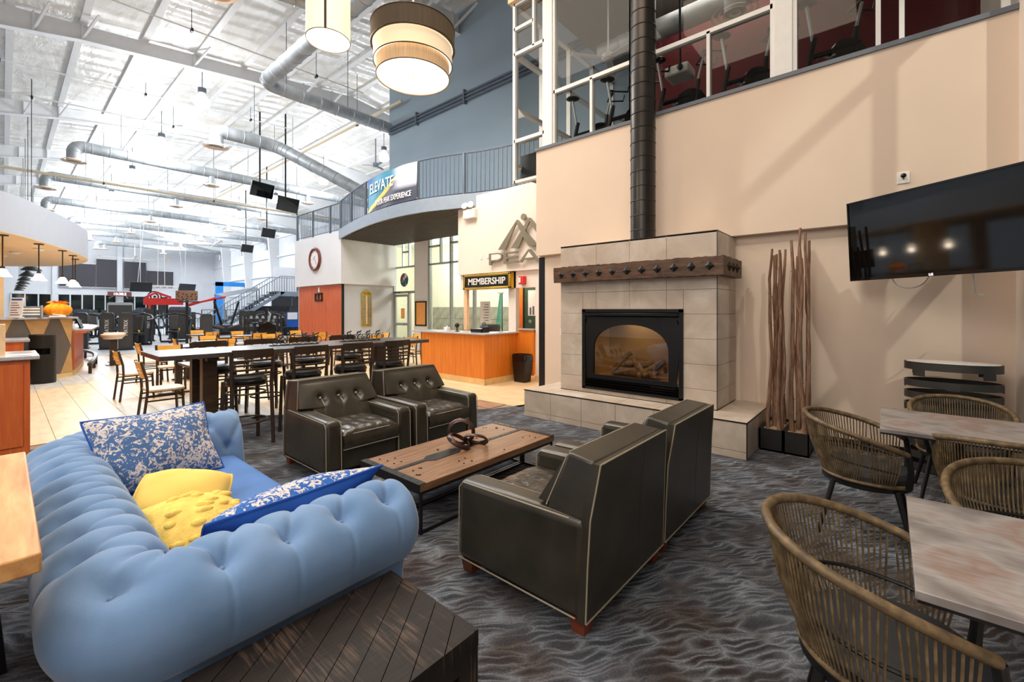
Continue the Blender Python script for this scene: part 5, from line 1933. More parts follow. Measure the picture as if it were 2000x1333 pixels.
for k in range(20):
    for s in (-1, 1):
        lc = (s * .105, -.034, .45 - k * .054)
        if npl is None:
            npl = MB().box(-.065, .065, -.004, .004, -.018, .018).build('name_plate', 'name_plate', gp, lc)
        else:
            copy_part(npl, lc)
MB().box(-.03, .03, -.036, -.03, -.60, .48).build('centre_strip', 'maple_light', gp)
fr = thing('framed_notice', 'orange framed notice on the white column between the windows', 'notice', (GX - .1, 13.12, 1.42))
for b in ((-.33, .33, .41, .46), (-.33, .33, -.46, -.41), (-.33, -.28, -.46, .46), (.28, .33, -.46, .46)):
    MB().box(-.03, 0, *b).build('frame', 'black_metal', fr)
MB().box(-.012, 0, -.28, .28, -.41, .41).build('print', 'paper_orange', fr)
ee = thing('door_emblem', 'round brown and teal mountain emblem on the glass above the door', 'emblem', (GX - .012, 14.28, 2.72))
MB().prism([(.27 * math.cos(t * math.pi / 16), .27 * math.sin(t * math.pi / 16)) for t in range(32)], -.004, 0, 'yz').build('disc', 'paper', ee, smooth=False)
plain('teal_dark', rgb(28, 84, 104), .5)
plain('maroon', rgb(112, 62, 54), .5)
MB().prism([(.25, -.08), (.16, -.21), (0, -.26), (-.1, -.24), (-.05, -.05), (.02, .05), (.08, -.08)], -.008, -.0045, 'yz').build('wave', 'teal_dark', ee, smooth=False)
MB().prism([(.26, -.02), (.22, .15), (.1, .25), (-.06, .26), (0, .1), (.06, .12), (.1, -.06), (.18, -.1)], -.008, -.0045, 'yz').build('peak', 'maroon', ee, smooth=False)
MB().prism([(-.26, .02), (-.2, .16), (-.1, .05), (-.02, .12), (-.08, -.12), (-.16, -.2), (-.22, -.14)], -.008, -.0045, 'yz').build('wave', 'teal_dark', ee, smooth=False)
# balcony banner
bn = thing('balcony_banner', 'blue and grey ELEVATE YOUR PEAK EXPERIENCE banner hung on the balcony railing', 'banner', (7.0, 10.6, 4.36))
by0, by1 = 11.75, 9.28
def bx(y):
    return min(((abs(cy - y), cx) for cx, cy in CURVE))[1]
cpts = sorted((cy, cx) for cx, cy in CURVE)
def bxi(y):
    for (ya, xa), (yb, xb) in zip(cpts, cpts[1:]):
        if ya <= y <= yb:
            return xa + (xb - xa) * (y - ya) / (yb - ya)
    return cpts[-1][1]
def bface(y, z, o=0):
    return (bxi(y) - .0 - o + .012 * math.sin(6 * y + 4 * z), y, z)
t = NT('banner_print')
tcx = t.n('ShaderNodeNewGeometry')
sx_ = t.n('ShaderNodeSeparateXYZ')
t.l(tcx.outputs['Position'], sx_.inputs[0])
# diagonal: teal mountain, yellow streak, dark road
ma = t.n('ShaderNodeMath', operation='MULTIPLY_ADD')
t.l(sx_.outputs['Y'], ma.inputs[0])
ma.inputs[1].default_value = .42
mb_ = t.n('ShaderNodeMath', operation='ADD')
t.l(sx_.outputs['Z'], mb_.inputs[0])
t.l(ma.outputs[0], mb_.inputs[1])
ma.inputs[2].default_value = -8.95
nz = t.noise(t.coord(which='World'), 1.5, 3)
ad = t.n('ShaderNodeMath', operation='MULTIPLY_ADD')
t.l(nz, ad.inputs[0])
ad.inputs[1].default_value = .25
t.l(mb_.outputs[0], ad.inputs[2])
sc_ = t.n('ShaderNodeMath', operation='MULTIPLY')
sc_.inputs[1].default_value = .62
t.l(ad.outputs[0], sc_.inputs[0])
cA = t.ramp(sc_.outputs[0], [(.0, rgb(70, 74, 92)), (.30, rgb(86, 88, 104)), (.32, rgb(236, 206, 80)), (.38, rgb(232, 214, 120)), (.40, rgb(60, 140, 170)), (.6, rgb(66, 150, 180)), (.8, rgb(52, 120, 168)), (.95, rgb(60, 90, 170))])
def lin_(src, a_, b_):
    m_ = t.n('ShaderNodeMapRange')
    m_.inputs[1].default_value = a_
    m_.inputs[2].default_value = b_
    t.l(src, m_.inputs[0])
    return m_.outputs[0]
mu = t.n('ShaderNodeMath', operation='MULTIPLY')
t.l(lin_(sx_.outputs['Y'], 10.35, 9.95), mu.inputs[0])
t.l(lin_(sx_.outputs['Z'], 4.78, 4.92), mu.inputs[1])
t.base(t.mix(mu.outputs[0], cA, t.ramp(nz, [(.35, rgb(150, 200, 214)), (.5, rgb(226, 228, 244))])))
t.pr(.5)
M['banner_print'] = t.m
MB().surf(lambda u, v: bface(by0 + (by1 - by0) * u, 4.44 + .98 * v), 40, 8).build('cloth', 'banner_print', bn, W=True)
def btext(body, size, y, z, sx=1.0):
    o = text('lettering', body, size, 'paper', bn, (0, 0, 0), (0, 0, 0), .002, 'LEFT', 1, .004)
    for v in o.data.vertices:
        yy = y - v.co.x * sx
        p = bface(yy, z + v.co.y, .022 + v.co.z)
        v.co = Vector(p) - bn.location
btext('ELEVATE', .42, 11.62, 5.08, .86)
btext('YOUR PEAK EXPERIENCE', .21, 11.2, 4.62, .74)
for y, z in ((by0, 5.4), (by1, 5.4), (by0, 4.46), (by1, 4.46)):
    p = bface(y, z)
    MB().tube([p, (p[0] + .1, y, z + .03)], .008, 5).build('tie', 'lid_white', bn, W=True)
# ------------------------------------------------------------------ glazed studio above the fireplace wall
WX = 6.34
def upper_window(n_, y0, y1, z0, z1, label, mul=(), trans=(), parts=()):
    global wn
    wn += 1
    t = bpy.data.objects.new('window_%d' % wn, None)
    C.objects.link(t)
    t.location = (WX, (y0 + y1) / 2, z0)
    t['kind'] = 'structure'
    t['label'] = label
    def m(a, b, c, d, nm):
        MB().box(WX - .05, WX + .05, a, b, c, d).build(nm, 'white_metal', t, W=True, smooth=False)
    for y in (y0, y1):
        m(y - .028, y + .028, z0, z1, 'window_post')
    m(y0, y1, z0 - .0, z0 + .05, 'window_rail')
    m(y0, y1, z1 - .05, z1, 'window_rail')
    for (y, a, b) in mul:
        m(y - .022, y + .022, a, b, 'window_post')
    for (z, a, b) in trans:
        m(a, b, z - .03, z + .03, 'window_rail')
    MB().box(WX - .003, WX + .003, y0 + .03, y1 - .03, z0 + .05, z1 - .05).build('window_pane', 'pane_room', t, W=True)
    return t
upper_window(0, 4.66, 5.36, 3.95, 7.34, 'tall narrow white-framed corner window beside the blue wall', [(4.90, 6.38, 7.34)], [(4.74, 4.66, 5.36), (6.38, 4.66, 5.36), (6.85, 4.90, 5.36)])
upper_window(1, 3.0, 4.45, 4.41, 7.8, 'white-framed studio window left of the flue pipe', [(3.70, 4.41, 5.38)], [(5.38, 3.0, 4.45)])
upper_window(2, 1.10, 3.0, 4.41, 7.8, 'white-framed studio window right of the flue pipe', [(1.87, 4.41, 5.38)], [(5.38, 1.10, 3.0)])
upper_window(3, -.86, .87, 4.41, 7.8, 'white-framed studio window at the far right', [(.085, 4.41, 7.8), (-.11, 4.41, 7.8)])
for a, b in ((4.47, 4.64), (.89, 1.08)):
    stru(MB().box(WX - .07, WX + .1, a, b, 4.0, 7.8).build('trim_2' if a > 2 else 'trim_3', 'white_metal', smooth=False))
stru(MB().box(WX - .12, WX + .2, 4.6, 5.45, 7.34, 7.5).build('trim_4', 'maple_light', smooth=False), 'wooden header over the corner window')
rm = MB()
rm.box(6.5, 12, -1.2, 5.36, 4.1, 4.52)
rmo = rm.build('floor_studio', 'charcoal', smooth=False)
rmo['kind'] = 'structure'
sr = MB()
sr.box(9.3, 9.5, -1.15, 4.2, 4.52, 7.8)
sr.box(6.5, 9.3, -1.25, -1.15, 4.52, 7.8)
stru(sr.build('wall_studio', 'wall_red', smooth=False), 'dark red studio wall behind the upper windows')
stru(MB().box(6.36, 11.2, -1.2, 5.4, 7.8, 7.9).build('ceiling_studio', 'dark_ceiling', smooth=False), 'grey studio ceiling')
# glass return of the studio at its left end
rt = bpy.data.objects.new('window_20', None)
C.objects.link(rt)
rt.location = (8, 5.38, 4)
rt['kind'] = 'structure'
for x in (7.2, 8.2, 9.2, 10.2):
    MB().box(x - .03, x + .03, 5.33, 5.43, 4.0, 7.4).build('window_post', 'white_metal', rt, W=True, smooth=False)
for z in (4.3, 5.38, 6.4, 7.35):
    MB().box(6.4, 10.2, 5.33, 5.43, z - .03, z + .03).build('window_rail', 'white_metal', rt, W=True, smooth=False)
lamp('studio_light', 'AREA', (8.6, 2.4, 7.7), 60, (1, .9, .8), size=2.0)
# spin bikes
def spin_bike(label):
    t = thing('spin_bike', label, 'exercise bike', (0, 0, 0), 0, 'spin bikes in the upper studio')
    MB().lathe([(.0, -.025), (.24, -.03), (.25, 0), (.24, .03), (0, .025)], n=28, cap=False).build('flywheel', 'black_gloss', t, (.34, 0, .36), (R(90), 0, 0))
    f = MB()
    for a, b, r in (((-.55, 0, .06), (.6, 0, .06), .035), ((-.15, 0, .35), (.5, 0, .55), .035), ((-.2, 0, .1), (-.1, 0, .6), .035), ((.4, 0, .36), (.45, 0, .75), .035)):
        f.tube([a, b], r, 8)
    f.build('frame', 'black_metal', t)
    for x in (-.55, .6):
        MB().box(x - .03, x + .03, -.25, .25, 0, .05).build('foot_bar', 'black_metal', t)
    MB().tube([(-.12, 0, .55), (-.2, 0, 1.02)], .02, 8).build('seat_post', 'alum', t)
    MB().sphere((-.2, 0, 1.06), .12, 12, 8, (1.1, .8, .35)).build('saddle', 'black_plastic', t)
    MB().tube([(.43, 0, .7), (.52, 0, 1.08)], .02, 8).build('stem', 'alum', t)
    MB().tube([(.82, -.16, 1.2), (.8, -.18, 1.1), (.5, -.2, 1.1), (.5, .2, 1.1), (.8, .18, 1.1), (.82, .16, 1.2)], .016, 8).build('handlebar', 'black_plastic', t)
    MB().box(.5, .56, -.06, .06, 1.12, 1.2).build('console', 'black_gloss', t)
    MB().cyl((.47, 0, .9), (.5, 0, 1.02), .012).build('brake_knob', 'red_paint', t)
    MB().tube([(.05, -.16, .3), (.05, -.08, .3), (.05, .08, .42), (.05, .16, .42)], .015, 6).build('crank', 'alum', t)
    return t
sb = spin_bike('spin bike behind the right upper window, fully in view')
sb.location = (7.0, .66, 4.52)
sb.rotation_euler = (0, 0, R(-50))
dup(sb, (7.0, 1.70, 4.52), R(-50), 'spin bike behind the middle upper window')
dup(sb, (7.0, 2.66, 4.52), R(-50), 'spin bike just right of the flue pipe')
dup(sb, (7.0, 3.56, 4.52), R(-50), 'spin bike just left of the flue pipe')
dup(sb, (7.2, 4.4, 4.52), R(-50), 'spin bike at the left end of the studio window')
fn = thing('ceiling_fan', 'white three-blade ceiling fan inside the upper studio', 'ceiling fan', (7.8, 4.2, 6.5))
MB().lathe([(.03, 0), (.12, .02), (.13, .1), (.05, .16), (.015, .18), (.015, 1.3)], n=16).build('motor', 'white_metal', fn)
for a in (20, 140, 260):
    c_, s_ = math.cos(R(a)), math.sin(R(a))
    MB().hexa([(.1 * c_ - .05 * s_, .1 * s_ + .05 * c_, .03), (.1 * c_ + .05 * s_, .1 * s_ - .05 * c_, .06), (.75 * c_ + .08 * s_, .75 * s_ - .08 * c_, .06), (.75 * c_ - .08 * s_, .75 * s_ + .08 * c_, .03)],
              [(.1 * c_ - .05 * s_, .1 * s_ + .05 * c_, .04), (.1 * c_ + .05 * s_, .1 * s_ - .05 * c_, .07), (.75 * c_ + .08 * s_, .75 * s_ - .08 * c_, .07), (.75 * c_ - .08 * s_, .75 * s_ + .08 * c_, .04)]).build('blade', 'white_metal', fn)
sd_ = thing('studio_duct', 'round metal duct under the studio ceiling', 'duct', (8.6, 2, 7.2))
MB().cyl((0, -2.8, 0), (0, 2.8, 0), .2, n=20).build('pipe', 'galvanised', sd_)
for k in range(8):
    MB().ring((0, -2.6 + k * .7, 0), .202, .008, 'y', 20, 5).build('seam_ring', 'galvanised', sd_)
for y in (-2, 2):
    MB().cyl((0, y, .2), (0, y, .6), .01, n=6).build('hanger', 'galvanised', sd_)
df = thing('studio_diffuser', 'round orange-lit air diffuser seen through the upper window', 'diffuser', (7.8, 1.90, 6.4))
for k, r in enumerate((.36, .27, .18, .09)):
    MB().lathe([(r, 0), (r - .05, .03 + .015 * k)], n=28, cap=False).build('cone_ring', 'diffuser_tan', df)
MB().cyl((0, 0, .03), (0, 0, 1.4), .16, n=18).build('drop', 'galvanised', df)
pj = thing('projector', 'white ceiling projector in the upper studio beside the flue', 'projector', (7.6, 2.72, 5.55))
MB().box(-.2, .2, -.2, .2, 0, .16).build('body', 'white_metal', pj, bevel=.03)
MB().cyl((-.2, -.08, .08), (-.24, -.08, .08), .05).build('lens', 'black_gloss', pj)
MB().cyl((0, 0, .16), (0, 0, 2.25), .02).build('pole', 'black_metal', pj)

# ------------------------------------------------------------------ pendant lamps over the lounge
p1 = thing('drum_pendant', 'three-tier drum pendant lamp with a dark top band', 'pendant lamp', (2.98, 4.01, 4.15))
MB().lathe([(.435, .53), (.455, .53), (.455, .325), (.435, .325)], n=48, cap=False).build('dark_shade', 'shade_brown', p1)
MB().lathe([(.425, .36), (.43, .36), (.425, .145), (.42, .145)], n=48, cap=False).build('middle_shade', 'shade_cream', p1)
MB().lathe([(.392, .2), (.397, .2), (.395, 0), (.39, 0)], n=48, cap=False).build('lower_shade', 'shade_linen', p1)
for r, z in ((.456, .325), (.456, .53), (.428, .145), (.397, 0.0)):
    MB().ring((0, 0, z), r, .006, 'z', 48, 6).build('trim_ring', 'bronze_metal', p1)
MB().lathe([(.0, .012), (.39, .012), (.39, .02), (0, .02)], n=48, cap=False).build('diffuser', 'diffuser_warm', p1)
MB().lathe([(.40, .155), (.424, .155)], n=48, cap=False).build('glow_gap', 'diffuser_warm', p1)
MB().lathe([(.428, .335), (.45, .335)], n=48, cap=False).build('glow_gap', 'diffuser_warm', p1)
MB().lathe([(.004, 0), (.014, .0), (.012, -.02), (.004, -.022)], n=10).build('finial', 'brass', p1, (0, 0, .012))
MB().cyl((0, 0, .5), (0, 0, 6.72), .012, n=8).build('cord', 'lid_white', p1)
for a in range(3):
    MB().bar((0, 0, .52), (.44 * math.cos(a * 2.094), .44 * math.sin(a * 2.094), .52), .012).build('spider_arm', 'bronze_metal', p1)
p2 = thing('drum_pendant', 'plain ivory cylinder pendant lamp', 'pendant lamp', (2.36, 4.72, 4.56))
MB().lathe([(.224, .56), (.23, .56), (.23, 0), (.224, 0)], n=40, cap=False).build('shade', 'shade_ivory', p2)
for z in (0, .56):
    MB().ring((0, 0, z), .23, .005, 'z', 40, 6).build('trim_ring', 'bronze_metal', p2)
MB().box(-.232, -.224, -.012, .012, 0, .56).build('seam', 'bronze_metal', p2, rot=(0, 0, R(56)))
MB().lathe([(0, .008), (.224, .008), (.224, .016), (0, .016)], n=40, cap=False).build('diffuser', 'diffuser_warm', p2)
MB().cyl((0, 0, .0), (0, 0, -.02), .012, n=10).build('finial', 'brass', p2)
MB().cyl((0, 0, .5), (0, 0, 6.2), .012, n=8).build('cord', 'lid_white', p2)
lamp('pendant_bulb', 'POINT', (2.98, 4.01, 4.03), 60, WARM, size=.3)
lamp('pendant_bulb', 'POINT', (2.36, 4.72, 4.46), 36, WARM, size=.2)

# ------------------------------------------------------------------ galvanised ducts
def duct(label, pts, r, drops=(), hang=(), end_diff=False, dr_=.75):
    t = thing('air_duct', label, 'duct', pts[0])
    P = [Vector(p) - Vector(pts[0]) for p in pts]
    # round the corners
    out = [P[0]]
    for a, b, c in zip(P, P[1:], P[2:]):
        d0, d1 = (a - b).normalized(), (c - b).normalized()
        k = min(r * 2.0, (a - b).length * .5, (c - b).length * .5)
        s, e = b + d0 * k, b + d1 * k
        for q in range(7):
            u = q / 6
            out.append(s * (1 - u) ** 2 + b * 2 * u * (1 - u) + e * u * u)
    out.append(P[-1])
    MB().tube(out, r, 20).build('pipe', 'galvanised', t)
    L = 0
    nxt = .4
    first = True
    for a, b in zip(out, out[1:]):
        d = (b - a)
        while L + d.length > nxt:
            p = a + d.normalized() * (nxt - L)
            q = Matrix.Identity(3)
            rot = d.to_track_quat('Z', 'Y').to_euler()
            if first:
                first = MB().ring((0, 0, 0), r + .002, .014, 'z', 20, 4).build('seam_ring', 'galvanised', t, p, rot) and None
                sr_ = t.children[-1]
            else:
                copy_part(sr_, p, rot=rot)
            nxt += .25 if d.length < r * 1.2 else .62
        L += d.length
    for (x, y, z) in drops:
        p = Vector((x, y, z)) - Vector(pts[0])
        MB().cyl(p, p - Vector((0, 0, r + .45)), r * .62, n=16).build('drop_collar', 'galvanised', t)
        e = p - Vector((0, 0, r + .45))
        for k, rr_ in enumerate((r * 1.5, r * 1.1, r * .7)):
            MB().lathe([(rr_, -.03 * k), (rr_ - r * .28, .06 - .03 * k)], (e.x, e.y, e.z), 22, cap=False).build('diffuser_ring', 'diffuser_tan', t)
    if end_diff:
        e = P[0]
        for k, rr_ in enumerate((r * 1.75, r * 1.3, r * .8)):
            MB().lathe([(rr_, -.04 - .03 * k), (rr_ - r * .4, .04 - .03 * k)], (e.x, e.y, e.z), 26, cap=False).build('diffuser_ring', 'diffuser_tan', t)
    for (x, y, z) in hang:
        p = Vector((x, y, z)) - Vector(pts[0])
        MB().cyl(p, (p.x, p.y, RZ(x) - pts[0][2] - .004), .012, n=5).build('hanger_rod', 'grey_metal', t)
    return t
duct('large galvanised duct running to the blue wall behind the pendants', [(10.2, 15.3, 8.9), (5.5, 15.3, 8.9), (5.5, 4.4, 8.9)], .215, hang=[(8.4, 15.3, 9.1), (5.5, 12.2, 9.1), (6.2, 15.3, 9.1)])
duct('galvanised duct crossing behind the ivory pendant', [(3.05, 11.1, 8.55), (3.05, 11.1, 9.0), (5.3, 10.4, 9.0)], .22, end_diff=True, hang=[(4.4, 10.7, 9.2)])
duct('nearest gym duct bending down to the balcony with a round diffuser', [(5.75, 21.1, 8.35), (5.75, 21.1, 9.0), (8.1, 21.1, 9.0), (10.7, 17.8, 6.75)], .27, end_diff=True, hang=[(7.2, 21.1, 9.3)])
for k, (y, x0) in enumerate(((27.9, 2.1), (35.3, 1.55), (43.0, 1.9), (50.8, 3.6), (58.4, 5.4), (66.2, 6.8))):
    nm = ('second', 'third', 'fourth', 'fifth', 'sixth', 'seventh')[k]
    duct(nm + ' long gym duct counted from the nearest, with a drop diffuser', [(x0, y, 8.3), (x0, y, 9.0), (18.6, y, 9.0)] + ([(18.6, y, 8.0)] if k > 1 else []), .25, [(7.4, y, 9.0), (12.6, y, 9.0)], [(x0 + 1.6, y, 9.3), (x0 + 5.4, y, 9.3), (x0 + 9, y, 9.3)], end_diff=True)
# high bay lamps
hb = None
for k, (gx, gy) in enumerate(BAYS):
    row = ('first', 'second', 'third', 'fourth', 'fifth', 'sixth', 'seventh')[k // 2]
    lb_ = 'glowing high bay lamp, %s from the camera in the %s row' % (row, 'left' if k % 2 == 0 else 'right')
    if hb is None:
        hb = thing('high_bay_lamp', lb_, 'lamp', (gx, gy, 9.35), 0, 'high bay lamps hung from the gym roof')
        MB().lathe([(.08, .0), (.22, .02), (.26, .12), (.22, .32), (.12, .46), (.10, .55)], n=20).build('globe', 'bulb_white', hb)
        MB().lathe([(.1, .5), (.14, .54), (.14, .72), (.04, .76)], n=14).build('ballast', 'grey_metal', hb)
        MB().cyl((0, 0, .7), (0, 0, RZ(gx) - 9.356), .015, n=6).build('stem', 'grey_metal', hb)
    else:
        dup(hb, (gx, gy, 9.35), 0, lb_)
# hung televisions, fans, sprinkler lines
def hung_tv(label, x, y, z, rz, wd=1.15, ht=.72):
    t = thing('hanging_television', label, 'television', (x, y, z), rz, 'televisions hung from the gym roof')
    MB().box(-wd / 2, wd / 2, -.04, .04, 0, ht).build('panel', 'black_plastic', t, rot=(R(16), 0, 0), bevel=.01)
    MB().box(-wd / 2 + .03, wd / 2 - .03, -.046, -.041, .03, ht - .03).build('screen', 'tv_screen', t, rot=(R(16), 0, 0))
    MB().cyl((0, .1, ht * .5), (0, .1, RZ(x) - z - .004), .04, n=8).build('pole', 'black_metal', t)
    MB().bar((0, .1, ht * .55), (0, -.05, ht * .5), .08).build('bracket', 'black_metal', t)
hung_tv('black television on a long pole, left of the hung pair', 8.5, 24.0, 7.25, R(12))
hung_tv('black television on a long pole, right of the hung pair', 9.5, 23.4, 6.6, R(12))
hung_tv('small television hung far back beside the balcony railing', 12.3, 33.5, 6.7, R(15), 1.0, .65)
hung_tv('small television hung far back above the gym stairs', 13.4, 41.0, 6.4, R(15), 1.0, .65)
def ceiling_fan(label, x, y, z, r, n, tip=None, mat_='grey_metal'):
    t = thing('roof_fan', label, 'ceiling fan', (x, y, z))
    MB().lathe([(.05, 0), (.16, .03), (.16, .22), (.04, .28), (.03, RZ(x) - z - .004)], n=14).build('motor', mat_, t)
    for a in range(n):
        q = 2 * math.pi * a / n + .4
        c_, s_ = math.cos(q), math.sin(q)
        wd = .07 * r ** .3
        for (ra, rb, mm, nm) in ((.14, r * .9, mat_, 'blade'), (r * .9, r, tip or mat_, 'blade_tip')):
            MB().hexa([(ra * c_ - wd * s_, ra * s_ + wd * c_, .05), (ra * c_ + wd * s_, ra * s_ - wd * c_, .08), (rb * c_ + wd * s_, rb * s_ - wd * c_, .08), (rb * c_ - wd * s_, rb * s_ + wd * c_, .05)],
                      [(ra * c_ - wd * s_, ra * s_ + wd * c_, .07), (ra * c_ + wd * s_, ra * s_ - wd * c_, .10), (rb * c_ + wd * s_, rb * s_ - wd * c_, .10), (rb * c_ - wd * s_, rb * s_ + wd * c_, .07)]).build(nm, mm, t)
ceiling_fan('small grey ceiling fan above the balcony railing', 14.2, 22.7, 9.9, .75, 3)
plain('yellow_paint', rgb(240, 180, 40), .5)
ceiling_fan('large white gym fan with yellow blade tips, nearer one', 14.2, 52.0, 8.2, 3.0, 6, 'yellow_paint', 'white_metal')
ceiling_fan('large white gym fan with yellow blade tips, far one', 9.2, 61.0, 6.9, 3.2, 6, 'yellow_paint', 'white_metal')
def pipe_line(label, pts, r=.05, mat_='sprinkler_cream', hang=True):
    t = thing('sprinkler_pipe', label, 'pipe', pts[0])
    MB().tube([Vector(p) - Vector(pts[0]) for p in pts], r, 8).build('pipe', mat_, t)
    n = 4
    a, b = Vector(pts[0]), Vector(pts[-1])
    for k in range(n):
        p = a.lerp(b, (k + .5) / n)
        MB().cyl(p - a, (p.x - a.x, p.y - a.y, RZ(p.x) - a.z - .004), .012, n=5).build('hanger_rod', 'grey_metal', t)
        MB().box(p.x - a.x - .03, p.x - a.x + .03, p.y - a.y - .08, p.y - a.y + .08, p.z - a.z - .08, p.z - a.z + .02).build('clamp', 'black_metal', t)
    return t
pipe_line('cream sprinkler pipe running along the gym beside the blue wall', [(10.0, 14.2, 9.6), (10.0, 40.0, 9.6)], .055)
pipe_line('cream sprinkler pipe crossing the gym from left to right', [(-4, 31.6, 8.3), (16, 31.6, 8.3)], .07)
pipe_line('thin white conduit under the roof left of the pendants', [(-6, 16.6, 10.0), (9.8, 16.6, 10.6)], .025, 'white_metal')
pipe_line('thin white conduit under the roof in the second bay', [(-6, 23.4, 9.9), (9.8, 23.4, 10.9)], .025, 'white_metal')
pipe_line('thin white conduit under the roof in the third bay', [(-6, 25.6, 9.6), (12, 25.6, 10.6)], .025, 'white_metal')
cd_ = thing('wall_conduits', 'grey conduits clamped along the blue wall', 'conduit', (GX - .08, 10, 8.6))
for k in range(3):
    MB().cyl((0, -4.5, .12 * k), (0, 5.2, .12 * k), .035, n=8).build('conduit', 'rail_grey', cd_)
for y in (-2.5, .8, 3.4):
    MB().box(-.06, .08, y - .03, y + .03, -.1, .36).build('strut', 'grey_metal', cd_)
# ------------------------------------------------------------------ cafe canopy, pendants and counters
CAN = [(v.x, v.y) for v in spline([(-2.4, 10.0, 0), (-1.2, 10.9, 0), (0, 12.3, 0), (.69, 13.95, 0), (1.25, 15.7, 0), (1.6, 17.4, 0), (1.55, 19.2, 0), (1.0, 20.9, 0), (-.4, 22.2, 0), (-3, 22.6, 0), (-6, 21, 0), (-7, 16, 0), (-5, 11, 0)], 6, True)]
cn = MB()
k = len(CAN)
cn.add([(x, y, 3.0) for x, y in CAN] + [(x, y, 3.74) for x, y in CAN], [(i, (i + 1) % k, k + (i + 1) % k, k + i) for i in range(k)] + [tuple(k + i for i in range(k))])
cno = cn.build('canopy', 'canopy_white', angle=50)
stru(cno, 'white curved canopy over the cafe counter')
cno.name = 'ceiling_canopy'
MB().prism([(x * 1.0, y) for x, y in CAN], 2.99, 3.004, 'xy').build('soffit', 'canopy_tan', cno, smooth=False)
stru(MB().box(-.75, .02, 14.6, 15.1, 0, 2.99).build('wall_cafe_pier', 'canopy_tan', smooth=False), 'tan pier under the canopy')
for x, y in ((-3, 13.5), (-3.5, 19)):
    stru(MB().box(x - .2, x + .2, y - .2, y + .2, 0, 2.99).build('trim_5', 'canopy_tan', smooth=False))
pn = None
for k, (x, y) in enumerate(((.0, 12.75), (.51, 13.9), (.94, 15.05), (1.20, 16.2), (1.33, 17.3))):
    lb_ = 'bell glass pendant under the canopy, %s from the left edge' % ('first', 'second', 'third', 'fourth', 'fifth')[k]
    if pn is None:
        pn = thing('bell_pendant', lb_, 'pendant lamp', (x, y, 2.2), 0, 'bell pendants under the cafe canopy')
        MB().lathe([(.13, 0), (.10, .03), (.075, .08), (.06, .12), (.03, .15)], n=20).build('shade', 'bulb_warm', pn)
        MB().lathe([(.035, .145), (.03, .19), (.008, .2)], n=12).build('cap', 'bronze_metal', pn)
        MB().cyl((0, 0, .18), (0, 0, .79), .011, n=8).build('stem', 'bronze_metal', pn)
        MB().lathe([(.08, .77), (.08, .79)], n=18).build('ceiling_plate', 'bronze_metal', pn)
    else:
        dup(pn, (x, y, 2.2), 0, lb_)
    lamp('bell_bulb', 'POINT', (x, y, 2.12), 9, WARM, size=.08)
for k, (x, y) in enumerate(((.55, 15.0), (.2, 16.3), (.0, 17.5))):
    tag(MB().lathe([(.09, .0), (.1, -.02), (.06, -.05), (.02, -.06)], n=18).build('smoke_detector', 'lid_white', None, (x, y, 2.99)), 'small white detector under the canopy, %s one' % ('nearest', 'middle', 'farthest')[k], 'detector')
dp = None
for k in range(7):
    y = 25.5 + k * 4.6
    lb_ = 'black cone pendant in the receding row, %s from the camera' % ('first', 'second', 'third', 'fourth', 'fifth', 'sixth', 'seventh')[k]
    if dp is None:
        dp = thing('cone_pendant', lb_, 'pendant lamp', (.74, y, 3.1), 0, 'black cone pendants in a row')
        MB().lathe([(.3, 0), (.28, .04), (.1, .22), (.04, .28)], n=18).build('shade', 'black_metal', dp)
        MB().cyl((0, 0, .25), (0, 0, 7.53), .012, n=5).build('cord', 'black_metal', dp)
    else:
        dup(dp, (.74 + .02 * k, y, 3.1), 0, lb_)
# diamond counter
A_, B_ = Vector((-.75, 12.95, 0)), Vector((1.07, 14.56, 0))
dc = thing('diamond_counter', 'high cafe counter with tan and grey diamond panels', 'counter', (0, 13.6, 0))
dv = (B_ - A_)
dn = Vector((dv.y, -dv.x, 0)).normalized()
def onf(s, z, o=0):
    p = A_ + dv * s + dn * o
    return (p.x, p.y, z)
def tri(pts, o0, o1, mat_, nm):
    MB().add([onf(s, z, o0) for s, z in pts] + [onf(s, z, o1) for s, z in pts], [tuple(range(len(pts))), tuple(reversed(range(len(pts), 2 * len(pts))))] + [(i, i + len(pts), (i + 1) % len(pts) + len(pts), (i + 1) % len(pts)) for i in range(len(pts))]).build(nm, mat_, dc, W=True, smooth=False)
tri([(0, .1), (1, .1), (1, 1.36), (0, 1.36)], -.3, 0, 'grey_laminate', 'counter_body')
tri([(0, 0), (1, 0), (1, .1), (0, .1)], -.28, .004, 'base_tile', 'plinth')
for ap in (.985, .683, .371, .065):
    tri([(max(0, ap - .109), 1.355), (min(1, ap + .109), 1.355), (min(1, ap), .73)], 0, .006, 'tan_laminate', 'diamond_panel')
    tri([(max(0, ap - .1), .105), (min(1, ap), .725), (min(1, ap + .1), .105)], 0, .006, 'tan_laminate', 'diamond_panel')
tri([(-.02, 1.36), (1.03, 1.36), (1.03, 1.40), (-.02, 1.40)], -.36, .07, 'granite', 'stone_top')
